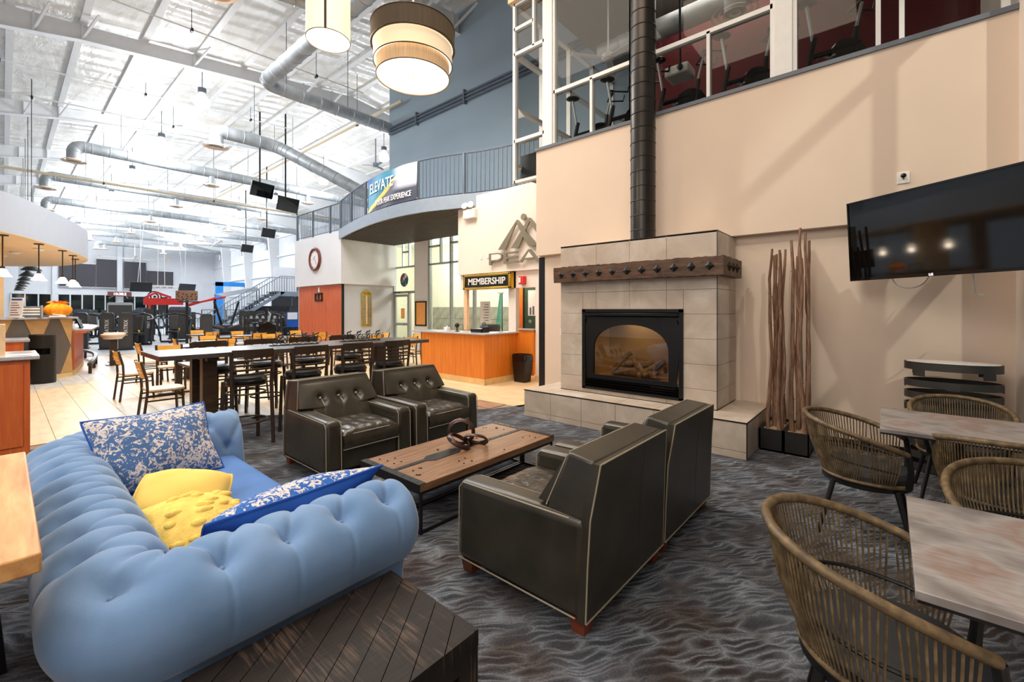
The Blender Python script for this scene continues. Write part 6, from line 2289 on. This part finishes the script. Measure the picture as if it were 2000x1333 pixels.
# curved wood counter
cv_ = thing('curved_counter', 'curved cherry counter with a grey stone top and foot rail', 'counter', (1.2, 17, 0))
CP = [Vector((v.x, v.y, 0)) for v in spline([(1.12, 14.75, 0), (1.34, 16.2, 0), (1.52, 17.6, 0), (1.56, 18.9, 0), (1.40, 20.2, 0)], 6)]
def strip(off0, off1, z0, z1, nm, mat_):
    def nrm(i):
        a, b = CP[max(0, i - 1)], CP[min(len(CP) - 1, i + 1)]
        d = (b - a).normalized()
        return Vector((d.y, -d.x, 0))
    n = len(CP)
    vs = []
    for (o, z) in ((off0, z0), (off1, z0), (off1, z1), (off0, z1)):
        vs += [CP[i] + nrm(i) * o + Vector((0, 0, z)) for i in range(n)]
    fs = []
    for a in range(4):
        b = (a + 1) % 4
        fs += [(a * n + i, a * n + i + 1, b * n + i + 1, b * n + i) for i in range(n - 1)]
    fs += [(0, n, 2 * n, 3 * n), (n - 1, 2 * n - 1, 3 * n - 1, 4 * n - 1)]
    return MB().add(vs, fs).build(nm, mat_, cv_, W=True)
strip(-.3, 0, .12, 1.0, 'wood_front', 'cherry')
strip(-.3, .005, 0, .12, 'plinth', 'base_tile')
strip(-.35, .2, 1.0, 1.06, 'wood_edge', 'cherry')
strip(-.35, .30, 1.06, 1.10, 'stone_top', 'granite')
strip(.22, .30, .2, .27, 'foot_rail', 'bronze_metal')
for i in (1, 6, 11, 16, 21):
    a, b = CP[max(0, i - 1)], CP[min(len(CP) - 1, i + 1)]
    d = (b - a).normalized()
    p = CP[i] + Vector((d.y, -d.x, 0)) * .26
    MB().box(p.x - .03, p.x + .03, p.y - .04, p.y + .04, 0, .25).build('rail_post', 'bronze_metal', cv_, W=True)
for k, (x, y) in enumerate(((2.02, 16.55), (2.18, 17.5))):
    t = thing('fixed_stool', 'round wooden-topped post stool at the curved counter, %s one' % ('nearer', 'farther')[k], 'stool', (x, y, 0), 0, 'post stools at the curved counter')
    MB().lathe([(.02, .80), (.24, .80), (.26, .83), (.26, .87), (.24, .88), (.0, .88)], n=24).build('seat', 'maple_light', t)
    MB().lathe([(.2, .74), (.22, .80)], n=24).build('seat_cushion_rim', 'lid_white', t)
    MB().box(-.06, .06, -.06, .06, 0, .76).build('post', 'bronze_metal', t)
    MB().box(-.14, .14, -.14, .14, 0, .02).build('floor_plate', 'bronze_metal', t)
# things on the counters
pk = thing('plush_pumpkin', 'orange plush pumpkin with ragged leaves on the cafe counter', 'pumpkin', (.82, 14.30, 1.40))
pm_ = MB()
pm_.surf(lambda u, v: ((.2 + .045 * abs(math.sin(4 * 2 * math.pi * u))) * math.sin(math.pi * v) * math.cos(2 * math.pi * u), (.2 + .045 * abs(math.sin(4 * 2 * math.pi * u))) * math.sin(math.pi * v) * math.sin(2 * math.pi * u), .16 + .16 * math.cos(math.pi * v)), 64, 16, True)
pm_.build('body', 'orange_plush', pk, angle=80)
rn = random.Random(4)
for k in range(9):
    a = k * .7
    MB().add([(0, 0, .31), (.09 * math.cos(a) - .03, .09 * math.sin(a), .36), (.2 * math.cos(a), .2 * math.sin(a), .33 + rn.uniform(-.02, .06)), (.09 * math.cos(a) + .03, .09 * math.sin(a) + .02, .35), (0, 0, .30), (.2 * math.cos(a), .2 * math.sin(a), .32)], [(0, 1, 2, 3), (4, 1, 5), (4, 5, 3)]).build('leaf', 'orange_plush', pk)
ns = thing('price_sign', 'white printed sign standing on the cafe counter', 'sign', (.17, 13.68, 1.40))
MB().box(-.13, .13, -.005, .005, .02, .42).build('sheet', 'paper', ns, rot=(R(-6), 0, R(-45)))
for k in range(6):
    MB().box(-.1, .02 + .03 * (k % 3), -.008, -.0055, .30 - k * .05, .315 - k * .05).build('print_line', 'maroon', ns, rot=(R(-6), 0, R(-45)))
MB().box(-.1, .1, -.008, -.0055, .36, .395).build('print_heading', 'royal_blue', ns, rot=(R(-6), 0, R(-45)))
MB().box(-.13, .13, -.05, .05, 0, .02).build('base', 'lid_white', ns, rot=(0, 0, R(-45)))
rg_ = thing('display_case', 'small silver display case on the cafe counter', 'display', (.40, 14.05, 1.40))
MB().box(-.16, .16, -.1, .1, 0, .24).build('case', 'grey_metal', rg_, bevel=.01)
for z in (.05, .11, .17):
    MB().box(-.13, .13, -.106, -.101, z, z + .035).build('shelf_strip', 'lid_white', rg_)
for s in (-1, 1):
    MB().box(s * .16 - .015, s * .16 + .015, -.11, .1, 0, .26).build('side_post', 'alum', rg_)
nb_ = thing('notice_stack', 'stack of white papers in front of the plush pumpkin', 'papers', (.80, 14.08, 1.40))
MB().box(-.13, .13, -.06, .06, 0, .035).build('stack', 'paper', nb_)
MB().obox((.02, .01, .05), (.18, .09, .02), (0, R(8), .3)).build('loose_sheet', 'paper', nb_)
sn = thing('card_terminal', 'tilted black touch terminal on the curved counter', 'terminal', (1.25, 15.3, 1.10))
MB().obox((0, 0, .13), (.03, .2, .26), (0, R(-22), R(-20))).build('screen', 'black_gloss', sn)
MB().box(-.06, .06, -.08, .08, 0, .02).build('foot', 'black_plastic', sn)
MB().bar((0, 0, .01), (.03, .0, .1), .03).build('neck', 'black_plastic', sn)
bo = thing('white_bottle', 'small white bottle beside the touch terminal', 'bottle', (1.12, 14.95, 1.10))
MB().lathe([(.03, 0), (.035, .01), (.035, .1), (.015, .13), (.015, .16)], n=14).build('body', 'lid_white', bo)
MB().cyl((0, 0, .16), (0, 0, .19), .017).build('cap', 'lid_white', bo)
bk = thing('waste_bin', 'round black metal bin with a side slot beside the diamond counter', 'bin', (.56, 13.72, 0))
MB().lathe([(.20, 0), (.205, .02), (.205, .62)], n=32).build('body', 'black_metal', bk)
for a in range(24):
    q0, q1 = 2 * math.pi * a / 24, 2 * math.pi * (a + 1) / 24
    if math.cos((q0 + q1) / 2 - R(-110)) < .6:
        MB().hexa([(.205 * math.cos(q0), .205 * math.sin(q0), .62), (.205 * math.cos(q1), .205 * math.sin(q1), .62), (.19 * math.cos(q1), .19 * math.sin(q1), .62), (.19 * math.cos(q0), .19 * math.sin(q0), .62)],
                  [(.205 * math.cos(q0), .205 * math.sin(q0), .75), (.205 * math.cos(q1), .205 * math.sin(q1), .75), (.19 * math.cos(q1), .19 * math.sin(q1), .75), (.19 * math.cos(q0), .19 * math.sin(q0), .75)]).build('slot_wall', 'black_metal', bk)
MB().lathe([(.205, .75), (.205, 1.02), (.21, 1.03), (.195, 1.04)], n=32).build('upper_body', 'black_metal', bk)
def granite_unit(label, x0, x1, y0, y1, knob=True):
    t = thing('service_counter', label, 'counter', ((x0 + x1) / 2, (y0 + y1) / 2, 0))
    MB().box(x0, x1 - .07, y0 + .05, y1 - .05, .0, 1.03).build('body', 'cherry', t, W=True, bevel=.004)
    MB().box(x0, x1, y0, y1, 1.03, 1.07).build('stone_top', 'granite', t, W=True, bevel=.006)
    MB().box(x0 + .05, x1 - .12, y0 + .035, y0 + .05, .1, .98).build('door', 'cherry', t, W=True, bevel=.004)
    return t
granite_unit('cherry service counter with a grey stone top at the left edge', -1.2, .265, 7.0, 7.95)
granite_unit('second cherry service counter behind the one at the left edge', -1.2, .30, 10.9, 11.7)
tag(MB().box(-.04, .04, -.12, .12, 0, .34).build('menu_holder', 'maple_light', None, (-.02, 7.3, 1.07), bevel=.004), 'cream menu holder on the left stone counter', 'menu holder')
tag(MB().box(-.15, .15, -.1, .1, 0, .004).build('printed_sheet', 'paper', None, (.1, 7.25, 1.07)), 'printed sheet lying on the left stone counter', 'paper')
# ------------------------------------------------------------------ gym: blinds, clock, screens, stairs, machines
bl_ = None
for k, (x0, x1, z0, z1) in enumerate(((4.2, 7.2, 4.25, 7.0), (7.3, 9.1, 4.25, 7.7), (9.8, 11.9, 4.2, 7.6), (12.0, 14.7, 4.4, 6.6))):
    t = thing('roller_blind', 'dark roller blind high on the far wall, %s from the left' % ('first', 'second', 'third', 'fourth')[k], 'blind', ((x0 + x1) / 2, 71.66, z0), 0, 'dark roller blinds on the far wall')
    MB().box(-(x1 - x0) / 2, (x1 - x0) / 2, -.02, .02, 0, z1 - z0).build('cloth', 'shade_dark', t, smooth=False)
    MB().cyl((-(x1 - x0) / 2, 0, z1 - z0), ((x1 - x0) / 2, 0, z1 - z0), .08).build('roller', 'white_metal', t)
    MB().box(-(x1 - x0) / 2, (x1 - x0) / 2, -.03, .03, -.06, 0).build('hem_bar', 'white_metal', t, smooth=False)
lc = thing('led_clock', 'red digital clock reading 10:38 on the far wall', 'clock', (9.3, 71.0, 3.45))
MB().box(-1.1, 1.1, -.06, .06, -.28, .28).build('case', 'maroon', lc, bevel=.02)
text('digits', '10:38:2', .42, 'white_led', lc, (0, -.07, 0), FACE_MY, .005)
for s in (-1, 1):
    MB().bar((s * .6, 0, -.28), (s * .9, .9, -.5), .05).build('bracket', 'white_metal', lc)
# hung truss with screens
tr = thing('screen_truss', 'hung white truss ring carrying screens over the gym', 'truss', (9, 48, 3.3))
for k in range(4):
    a, b = k * math.pi / 2 + .5, (k + 1) * math.pi / 2 + .5
    pa, pb = (1.9 * math.cos(a), 1.5 * math.sin(a)), (1.9 * math.cos(b), 1.5 * math.sin(b))
    for z in (0, .3):
        MB().cyl((pa[0], pa[1], z), (pb[0], pb[1], z), .035, n=6).build('chord', 'white_metal', tr)
    for j in range(6):
        q = j / 6
        p0 = (pa[0] + (pb[0] - pa[0]) * q, pa[1] + (pb[1] - pa[1]) * q, 0)
        p1_ = (pa[0] + (pb[0] - pa[0]) * (q + .083), pa[1] + (pb[1] - pa[1]) * (q + .083), .3)
        MB().cyl(p0, p1_, .02, n=5).build('web', 'white_metal', tr)
for x, y in ((-1.6, 0), (1.6, 0), (0, 1.3), (0, -1.3)):
    MB().cyl((x, y, .3), (x * .6, y * .6, 8), .02, n=5).build('cable', 'white_metal', tr)
for k, (x, y, rz, mm, lb_) in enumerate(((7.45, 46.9, R(5), 'black_gloss', 'dark screen hung at the left of the gym truss'), (10.55, 46.9, R(25), 'charcoal', 'grey screen hung at the right of the gym truss'))):
    t = thing('gym_screen', lb_, 'screen', (x, y, 3.05), rz)
    MB().box(-.72, .72, -.04, .04, 0, .8).build('panel', mm, t, rot=(R(14), 0, 0), bevel=.01)
    MB().bar((0, -.12, .5), (0, .5, .5), .06).build('bracket', 'white_metal', t)
    MB().cyl((0, .1, .5), (0, .1, RZ(x) - 3.054), .02, n=5).build('cable', 'white_metal', t)
# stairs along x
ss = thing('gym_stairs', 'grey steel staircase with picket railings beside the clock box', 'staircase', (7.7, 30, 0))
rise = 2.75
run = 4.1
ns = 14
sp = None
for k in range(ns):
    x, z = run * k / ns, rise * (k + 1) / ns
    if sp is None:
        sp = MB().box(0, run / ns + .03, 0, 1.6, -.05, 0).build('tread', 'grey_metal', ss, (x, 0, z), smooth=False)
    else:
        copy_part(sp, (x, 0, z))
for y in (0, 1.6):
    MB().hexa([(-.1, y - .03, -.02), (.25, y - .03, -.02), (.25, y + .03, -.02), (-.1, y + .03, -.02)], [(run, y - .03, rise), (run + .3, y - .03, rise - .05), (run + .3, y + .03, rise - .05), (run, y + .03, rise)]).build('stringer', 'fascia_grey', ss, smooth=False)
    MB().box(run, run + 1.5, y - .03, y + .03, rise - .3, rise).build('stringer', 'fascia_grey', ss, smooth=False)
    MB().hexa([(run + 1.3, y - .03, rise - .3), (run + 1.6, y - .03, rise - .3), (run + 1.6, y + .03, rise - .3), (run + 1.3, y + .03, rise - .3)], [(run + 3.4, y - .03, 4.35), (run + 3.8, y - .03, 4.35), (run + 3.8, y + .03, 4.35), (run + 3.4, y + .03, 4.35)]).build('stringer', 'fascia_grey', ss, smooth=False)
    MB().tube([(0, y, 1.0), (run, y, rise + 1.0), (run + 1.5, y, rise + 1.0), (run + 3.7, y, 5.4)], .03, 6).build('hand_rail', 'fascia_grey', ss)
    pc = None
    for k in range(34):
        x = k * .155
        z = rise * min(1, x / run)
        if pc is None:
            pc = MB().box(-.012, .012, -.012, .012, 0, 1.0)  .build('picket', 'fascia_grey', ss, (x, y, z), smooth=False)
        else:
            copy_part(pc, (x, y, z))
MB().box(run, run + 1.5, 0, 1.6, rise - .05, rise).build('landing', 'grey_metal', ss, smooth=False)
for x in (run + .1, run + 1.4):
    MB().box(x - .05, x + .05, 1.5, 1.6, 0, rise - .05).build('landing_post', 'grey_metal', ss, smooth=False)
MB().box(run * .62, run + 3, .9, .96, 0, rise - .95).build('under_wall', 'charcoal', ss, smooth=False)
railing('floor_railing', 'grey picket railing on the gym floor beside the stairs', [(4.9, 33.2), (7.5, 30.9)], 0, 1.05, .15)
railing('floor_railing', 'grey picket railing on the gym floor behind the stairs', [(8.6, 34.5), (13.5, 34.5)], .3, 1.25, .16)
MB().box(8.2, 14, 34.3, 38, 0, .3).build('trim_6', 'charcoal', smooth=False)['kind'] = 'structure'
# blue portal, sail shade, spot lights
bp = thing('blue_portal', 'bright blue steel portal frame at the back of the gym', 'portal frame', (16.7, 60, 0))
MB().box(-.35, .35, -.2, .2, 0, 4.8).build('column', 'blue_paint', bp, smooth=False)
MB().box(-.35, 2.6, -.2, .2, 4.35, 4.85).build('beam', 'blue_paint', bp, smooth=False)
ssd = thing('sail_shade', 'grey sail shade stretched over the far gym corner', 'awning', (14, 45, 2.7))
MB().add([(-1.1, 0, 0), (1.8, 0, .7), (2.6, 3, 1.1), (-1, 3, .3), (-1.1, 0, .03), (1.8, 0, .73), (2.6, 3, 1.13), (-1, 3, .33)], [(0, 1, 2, 3), (7, 6, 5, 4), (0, 4, 5, 1), (1, 5, 6, 2), (2, 6, 7, 3), (3, 7, 4, 0)]).build('cloth', 'grey_metal', ssd, smooth=False)
for p in ((-1.1, 0, 0), (1.8, 0, .7), (2.6, 3, 1.1), (-1, 3, .3)):
    MB().cyl(p, (p[0], p[1], -2.7), .04, n=6).build('mast', 'grey_metal', ssd)
bx_ = thing('upper_room_box', 'white wall with windows above the stair landing', 'wall panel', (15.6, 36, 3.0))
MB().box(-1.9, 2.4, 0, .2, 0, 1.9).build('panel', 'wall_white', bx_, smooth=False)
MB().box(-.2, .25, -.03, 0, -.2, 2.0).build('post', 'grey_metal', bx_, smooth=False)
for x in (.45, 1.0):
    MB().lathe([(.12, 0), (.2, .2), (.2, .28)], n=12).build('flood_light', 'black_metal', bx_, (x, -.1, 2.0), (R(50), 0, 0))
MB().box(-1.9, 2.4, .4, .6, -3.0, 0).build('lower_wall', 'charcoal', bx_, smooth=False)

def tower(label, x, y, h, rz, wd=.42, dp_=.75, mat_='charcoal', letters=True, blue=True, name='weight_tower'):
    t = thing(name, label, 'weight machine', (x, y, 0), rz, 'weight stack towers in the gym')
    r = wd / 2
    def prof(w_):
        pts = [(-w_ / 2, .02), (w_ / 2, .02), (w_ / 2, h - .12)]
        for k in range(1, 8):
            a = math.pi / 2 * k / 8
            pts.append((w_ / 2 - .12 * (1 - math.cos(a)), h - .12 + .12 * math.sin(a)))
        for k in range(0, 8):
            a = math.pi / 2 * (1 - k / 8)
            pts.append((-w_ / 2 + .12 * (1 - math.cos(a)), h - .12 + .12 * math.sin(a)))
        return pts
    MB().prism(prof(wd), -dp_ / 2, dp_ / 2, 'xz').build('shroud', mat_, t)
    if blue:
        MB().prism([(-wd / 2 - .02, .05), (-wd / 2, .05), (-wd / 2, h - .18), (-wd / 2 - .02, h - .2)], -dp_ / 2 + .08, dp_ / 2 - .08, 'xz').build('side_window', 'shroud_blue', t, smooth=False)
    MB().box(-wd / 2 + .05, wd / 2 - .05, -dp_ / 2 - .012, -dp_ / 2, .1, h - .18).build('front_plate', 'pad', t)
    MB().box(-wd / 2 - .05, wd / 2 + .05, -dp_ / 2 - .05, dp_ / 2 + .05, 0, .04).build('base', 'black_metal', t)
    if letters:
        text('lettering', 'MATRIX', .17, 'lid_white', t, (0, -dp_ / 2 - .016, h * .6), (R(90), R(-90), 0), .002)
    return t
tw1 = tower('near charcoal weight tower lettered MATRIX beside the post stools', 3.16, 22.7, 1.45, R(-8))
tower('charcoal weight tower lettered MATRIX just left of the near one', 2.72, 23.6, 1.45, R(-8))
dup(tw1, (2.05, 24.6, 0), R(-8), 'dark weight tower half hidden behind the curved counter')
tower('weight tower lettered MATRIX left of the seated press', 4.75, 28.0, 1.6, R(-10))
tower('tall twin-column blue grey weight tower behind the press', 6.25, 29.0, 1.72, R(-14), .95, .6, 'shroud_blue', False, False)
tower('dark weight tower right of the seated press', 6.5, 25.3, 1.36, R(-14), .5, .7, 'charcoal', False)
tower('first of the MATRIX towers in front of the stairs', 8.9, 27.6, 1.5, R(-20), .45)
tower('second of the MATRIX towers in front of the stairs', 9.55, 27.0, 1.5, R(-20), .45)
tower('third of the MATRIX towers in front of the stairs', 10.05, 26.5, 1.5, R(-20), .45)
tower('rounded dark tower under the stair landing', 12.0, 28.4, 1.75, R(-20), .5, .7, 'charcoal', True)
tower('rounded blue tower under the stair landing', 12.7, 28.2, 1.65, R(-20), .5, .7, 'shroud_blue', False)
tower('light grey double column machine far behind the near towers', 5.2, 39.5, 2.05, R(-5), 1.3, .6, 'alum', False, False)
tower('weight tower far behind the plush pumpkin', 1.9, 33.0, 1.6, R(-5), .6, .7, 'charcoal', False)
tower('blue grey weight tower behind the curved counter', 2.6, 31.0, 1.6, R(-5), .6, .7, 'shroud_blue', False)
tower('far small weight tower left of the red rig', 5.9, 36.0, 1.65, R(-8), .7, .7, 'shroud_blue', True)
def press(label, x, y, rz, k=1.0):
    t = thing('seated_press', label, 'weight machine', (x, y, 0), rz, 'seated press machines in the gym')
    MB().obox((0, 0, .95), (.36, .1, .72), (R(-12), 0, 0)).build('back_pad', 'pad', t, bevel=.04, seg=3)
    MB().box(-.22, .22, -.42, .05, .46, .56).build('seat_pad', 'leather_black', t, bevel=.03)
    for a, b in (((0, .1, .05), (0, .12, 1.1)), ((-.5, 0, .05), (.5, 0, .05)), ((0, -.8, .05), (0, .6, .05)), ((0, -.3, .06), (0, -.3, .46))):
        MB().bar(a, b, .08).build('frame_tube', 'black_metal', t)
    for s in (-1, 1):
        MB().tube(spline([(s * .15, .3, 1.35), (s * .45, .1, 1.30), (s * .75, -.35, 1.15), (s * .7, -.6, 1.1)], 5), .035, 8).build('press_arm', 'black_metal', t)
        MB().tube(spline([(s * .7, -.3, 1.15), (s * .6, -.2, .8), (s * .5, -.1, .4), (s * .5, 0, .08)], 5), .035, 8).build('lever', 'black_metal', t)
        MB().cyl((s * .7, -.6, 1.1), (s * .85, -.62, 1.1), .03).build('hand_grip', 'black_plastic', t)
    MB().box(-.1, .1, .25, .4, 0, 1.42).build('mast', 'charcoal', t, bevel=.02)
    MB().cyl((.3, -.45, .6), (.3, -.5, .68), .03).build('adjuster', 'yellow_paint', t)
    return t
ps = press('seated chest press with a dark back pad in front of the twin column', 5.35, 26.0, R(-22))
dup(ps, (2.35, 27.0, 0), R(-8), 'seated machine with a brown pad behind the curved counter')
dup(ps, (7.6, 36.5, 0), R(-30), 'seated machine below the red rig')
dup(ps, (3.4, 35.0, 0), R(20), 'seated machine far behind the near towers')
lp = thing('leg_press', 'leg machine with two upright black bars and roller pads', 'weight machine', (7.85, 27.0, 0), R(-20))
for s in (-1, 1):
    MB().bar((s * .2, 0, .7), (s * .55, .1, 2.0), .09).build('upright_bar', 'black_metal', lp)
    MB().cyl((s * .1, -.35, .55), (s * .65, -.5, .72), .09, n=14).build('roller_pad', 'pad', lp)
MB().box(-1.2, 1.0, -.15, .15, .2, .35).build('frame_rail', 'black_metal', lp)
MB().box(-.3, .3, -.3, .4, .35, .75).build('carriage', 'charcoal', lp, bevel=.04)
MB().obox((-.9, 0, .7), (.5, .5, .12), (0, R(-35), 0)).build('back_pad', 'leather_black', lp, bevel=.04)
MB().box(-1.0, 1.0, -.4, -.3, 0, .08).build('foot', 'black_metal', lp)
rr1 = thing('training_rig', 'red training rig frame rising behind the machines', 'rig', (6.7, 33.2, 0))
for x in (-1.1, -.2, .8, 2.3):
    MB().box(x - .06, x + .06, -.06, .06, 0, 2.25).build('post', 'black_metal', rr1, smooth=False)
MB().box(-1.3, .6, -.08, .08, 1.85, 2.25).build('beam', 'red_paint', rr1, smooth=False)
for a, b in (((.9, 0, 1.9), (2.9, 0, 2.4)), ((.9, .3, 1.8), (2.4, .3, 2.35)), ((-1.2, 0, 2.3), (-.7, 0, 2.6)), ((-.7, 0, 2.6), (0, 0, 2.3)), ((-1.1, -.4, 1.4), (-1.1, -.4, 1.9))):
    MB().bar(a, b, .12).build('strut', 'red_paint', rr1, smooth=False)
plain('board_brown', rgb(142, 104, 80), .6)
bdp = thing('climbing_board', 'brown board with dark hand holds above the machines', 'board', (5.55, 24.6, 1.98), R(-22))
MB().box(-.42, .42, -.03, .03, 0, .46).build('board', 'board_brown', bdp, bevel=.03)
for k in range(16):
    MB().lathe([(.03, 0), (.02, .02)], n=8).build('hand_hold', 'black_metal', bdp, (-.34 + .17 * (k % 5) + .04 * (k % 2), -.03, .06 + .11 * (k // 5) + .015 * (k % 3)), (R(90), 0, 0))
MB().box(-.05, .05, .03, .09, -1.98, .3).build('stand', 'black_metal', bdp)
MB().box(-.3, .5, -.12, .12, -.08, -.02).build('shelf', 'charcoal', bdp, bevel=.02)
tg = thing('target_sign', 'round black and white ring target behind the near towers', 'target', (6.12, 34.4, 2.36))
for k, (r, mm) in enumerate(((.36, 'black_metal'), (.29, 'paper'), (.22, 'black_metal'), (.15, 'paper'), (.07, 'black_metal'))):
    MB().cyl((0, -.01 * k, 0), (0, -.01 * (k + 1), 0), r, n=24).build('ring', mm, tg)
MB().box(-.03, .03, 0, .04, -2.36, 0).build('stand', 'black_metal', tg)
# treadmills and racks along the far wall
tmill = None
for k, x in enumerate((1.0, 2.1, 3.2, 4.4, 5.6, 6.8, 8.2, 9.6, 11.0)):
    lb_ = 'black treadmill in the far row before the windows, %s from the left' % ('first', 'second', 'third', 'fourth', 'fifth', 'sixth', 'seventh', 'eighth', 'ninth')[k]
    if tmill is None:
        tmill = thing('treadmill', lb_, 'treadmill', (x, 46, 0), 0, 'treadmills in front of the far windows')
        MB().box(-.4, .4, -1, 1, 0, .2).build('deck', 'black_metal', tmill, bevel=.03)
        for s in (-1, 1):
            MB().bar((s * .4, .8, .15), (s * .4, .6, 1.3), .09).build('upright', 'alum', tmill)
            MB().bar((s * .4, .6, 1.05), (s * .4, -.1, 1.0), .06).build('hand_rail', 'black_plastic', tmill)
        MB().obox((0, .6, 1.35), (.85, .1, .4), (R(-25), 0, 0)).build('console', 'black_gloss', tmill, bevel=.02)
    else:
        dup(tmill, (x, 46 + (k % 3) * 1.5, 0), R(0), lb_)
def rack(label, x, y, rz):
    t = thing('dumbbell_rack', label, 'weight rack', (x, y, 0), rz, 'dark weight racks in the gym')
    for s in (-1, 1):
        MB().box(s * .8 - .04, s * .8 + .04, -.3, .3, 0, 1.3).build('side_frame', 'black_metal', t)
    for z in (.35, .75, 1.15):
        MB().obox((0, 0, z), (1.6, .5, .05), (R(15), 0, 0)).build('shelf', 'charcoal', t)
        for k in range(6):
            m = MB()
            for s in (-1, 1):
                m.cyl((-.65 + k * .26, s * .16 - .05, z + .09 + s * .03), (-.65 + k * .26, s * .16 + .05, z + .09 + s * .03), .075, n=10)
            m.cyl((-.65 + k * .26, -.12, z + .08), (-.65 + k * .26, .12, z + .1), .02, n=8)
            m.build('dumbbell', 'black_plastic', t)
    return t
rk = rack('weight rack under the stair landing', 14.0, 28.7, R(-25))
dup(rk, (8.7, 24.3, 0), R(-22), 'weight rack between the cafe chairs and the stairs')
dup(rk, (4.2, 30.5, 0), R(-8), 'weight rack between the near towers and the press')
dup(rk, (1.6, 38.0, 0), R(0), 'weight rack far behind the plush pumpkin')
bw = thing('exercise_bike', 'round-housed black exercise bike in front of the stair towers', 'exercise bike', (8.6, 23.4, 0), R(-30))
MB().lathe([(0, -.1), (.38, -.1), (.42, -.06), (.42, .06), (.38, .1), (0, .1)], n=26, cap=False).build('wheel_housing', 'black_gloss', bw, (0, 0, .55), (R(90), 0, 0))
MB().tube([(0, 0, .9), (.1, 0, 1.35), (-.05, 0, 1.5)], .05, 8).build('mast', 'alum', bw)
MB().box(-.08, .02, -.15, .15, 1.35, 1.6).build('console', 'black_gloss', bw, bevel=.02)
MB().tube([(-.6, 0, .1), (-.55, 0, .85)], .04, 8).build('seat_post', 'black_metal', bw)
MB().sphere((-.55, 0, .9), .16, 12, 8, (1, .8, .4)).build('saddle', 'black_plastic', bw)
MB().box(-.8, .5, -.04, .04, .02, .12).build('frame', 'black_metal', bw)
MB().box(-.85, -.75, -.3, .3, 0, .05).build('foot', 'black_metal', bw)
MB().box(.4, .5, -.3, .3, 0, .05).build('foot', 'black_metal', bw)
pb_ = thing('info_board', 'blue and white information board at the foot of the cherry panels', 'sign board', (11.0, 26.3, 0), R(-25))
MB().box(-.3, .3, -.02, .02, .55, 1.45).build('panel', 'royal_blue', pb_)
MB().box(-.26, .26, -.026, -.021, 1.0, 1.4).build('print', 'paper', pb_)
for s in (-1, 1):
    MB().bar((s * .25, 0, .55), (s * .3, .1, 0), .04).build('leg', 'black_metal', pb_)

# more machines filling the floor between the cafe and the far wall
more = [('seated machine left of the weight rack, before the far windows', 1.3, 29.5, 30), ('seated machine between the two near towers and the rack', 3.9, 25.0, -40), ('seated machine behind the near towers', 3.0, 33.4, 15),
        ('seated machine right of the tall twin column', 7.1, 30.6, -35), ('seated machine in front of the stair towers', 9.3, 25.2, -30), ('seated machine beside the rounded stair towers', 11.2, 27.6, 10)]
for lb_, x, y, a in more:
    dup(ps, (x, y, 0), R(a), lb_)
for lb_, x, y, h, mm, wd in (('blue grey tower behind the seated press', 5.0, 32.2, 1.55, 'shroud_blue', .5), ('dark tower between the press and the near towers', 4.2, 26.6, 1.45, 'charcoal', .45), ('blue grey tower left of the stair foot', 7.4, 33.8, 1.6, 'shroud_blue', .6), ('charcoal tower beyond the leg machine', 9.7, 29.1, 1.5, 'charcoal', .5), ('pale tower before the far windows, right of the pumpkin', 2.4, 41.0, 1.8, 'alum', .8), ('blue grey tower before the far windows, behind the ring target', 6.6, 41.0, 1.7, 'shroud_blue', .7)):
    tower(lb_, x, y, h, R(-12), wd, .7, mm, False)
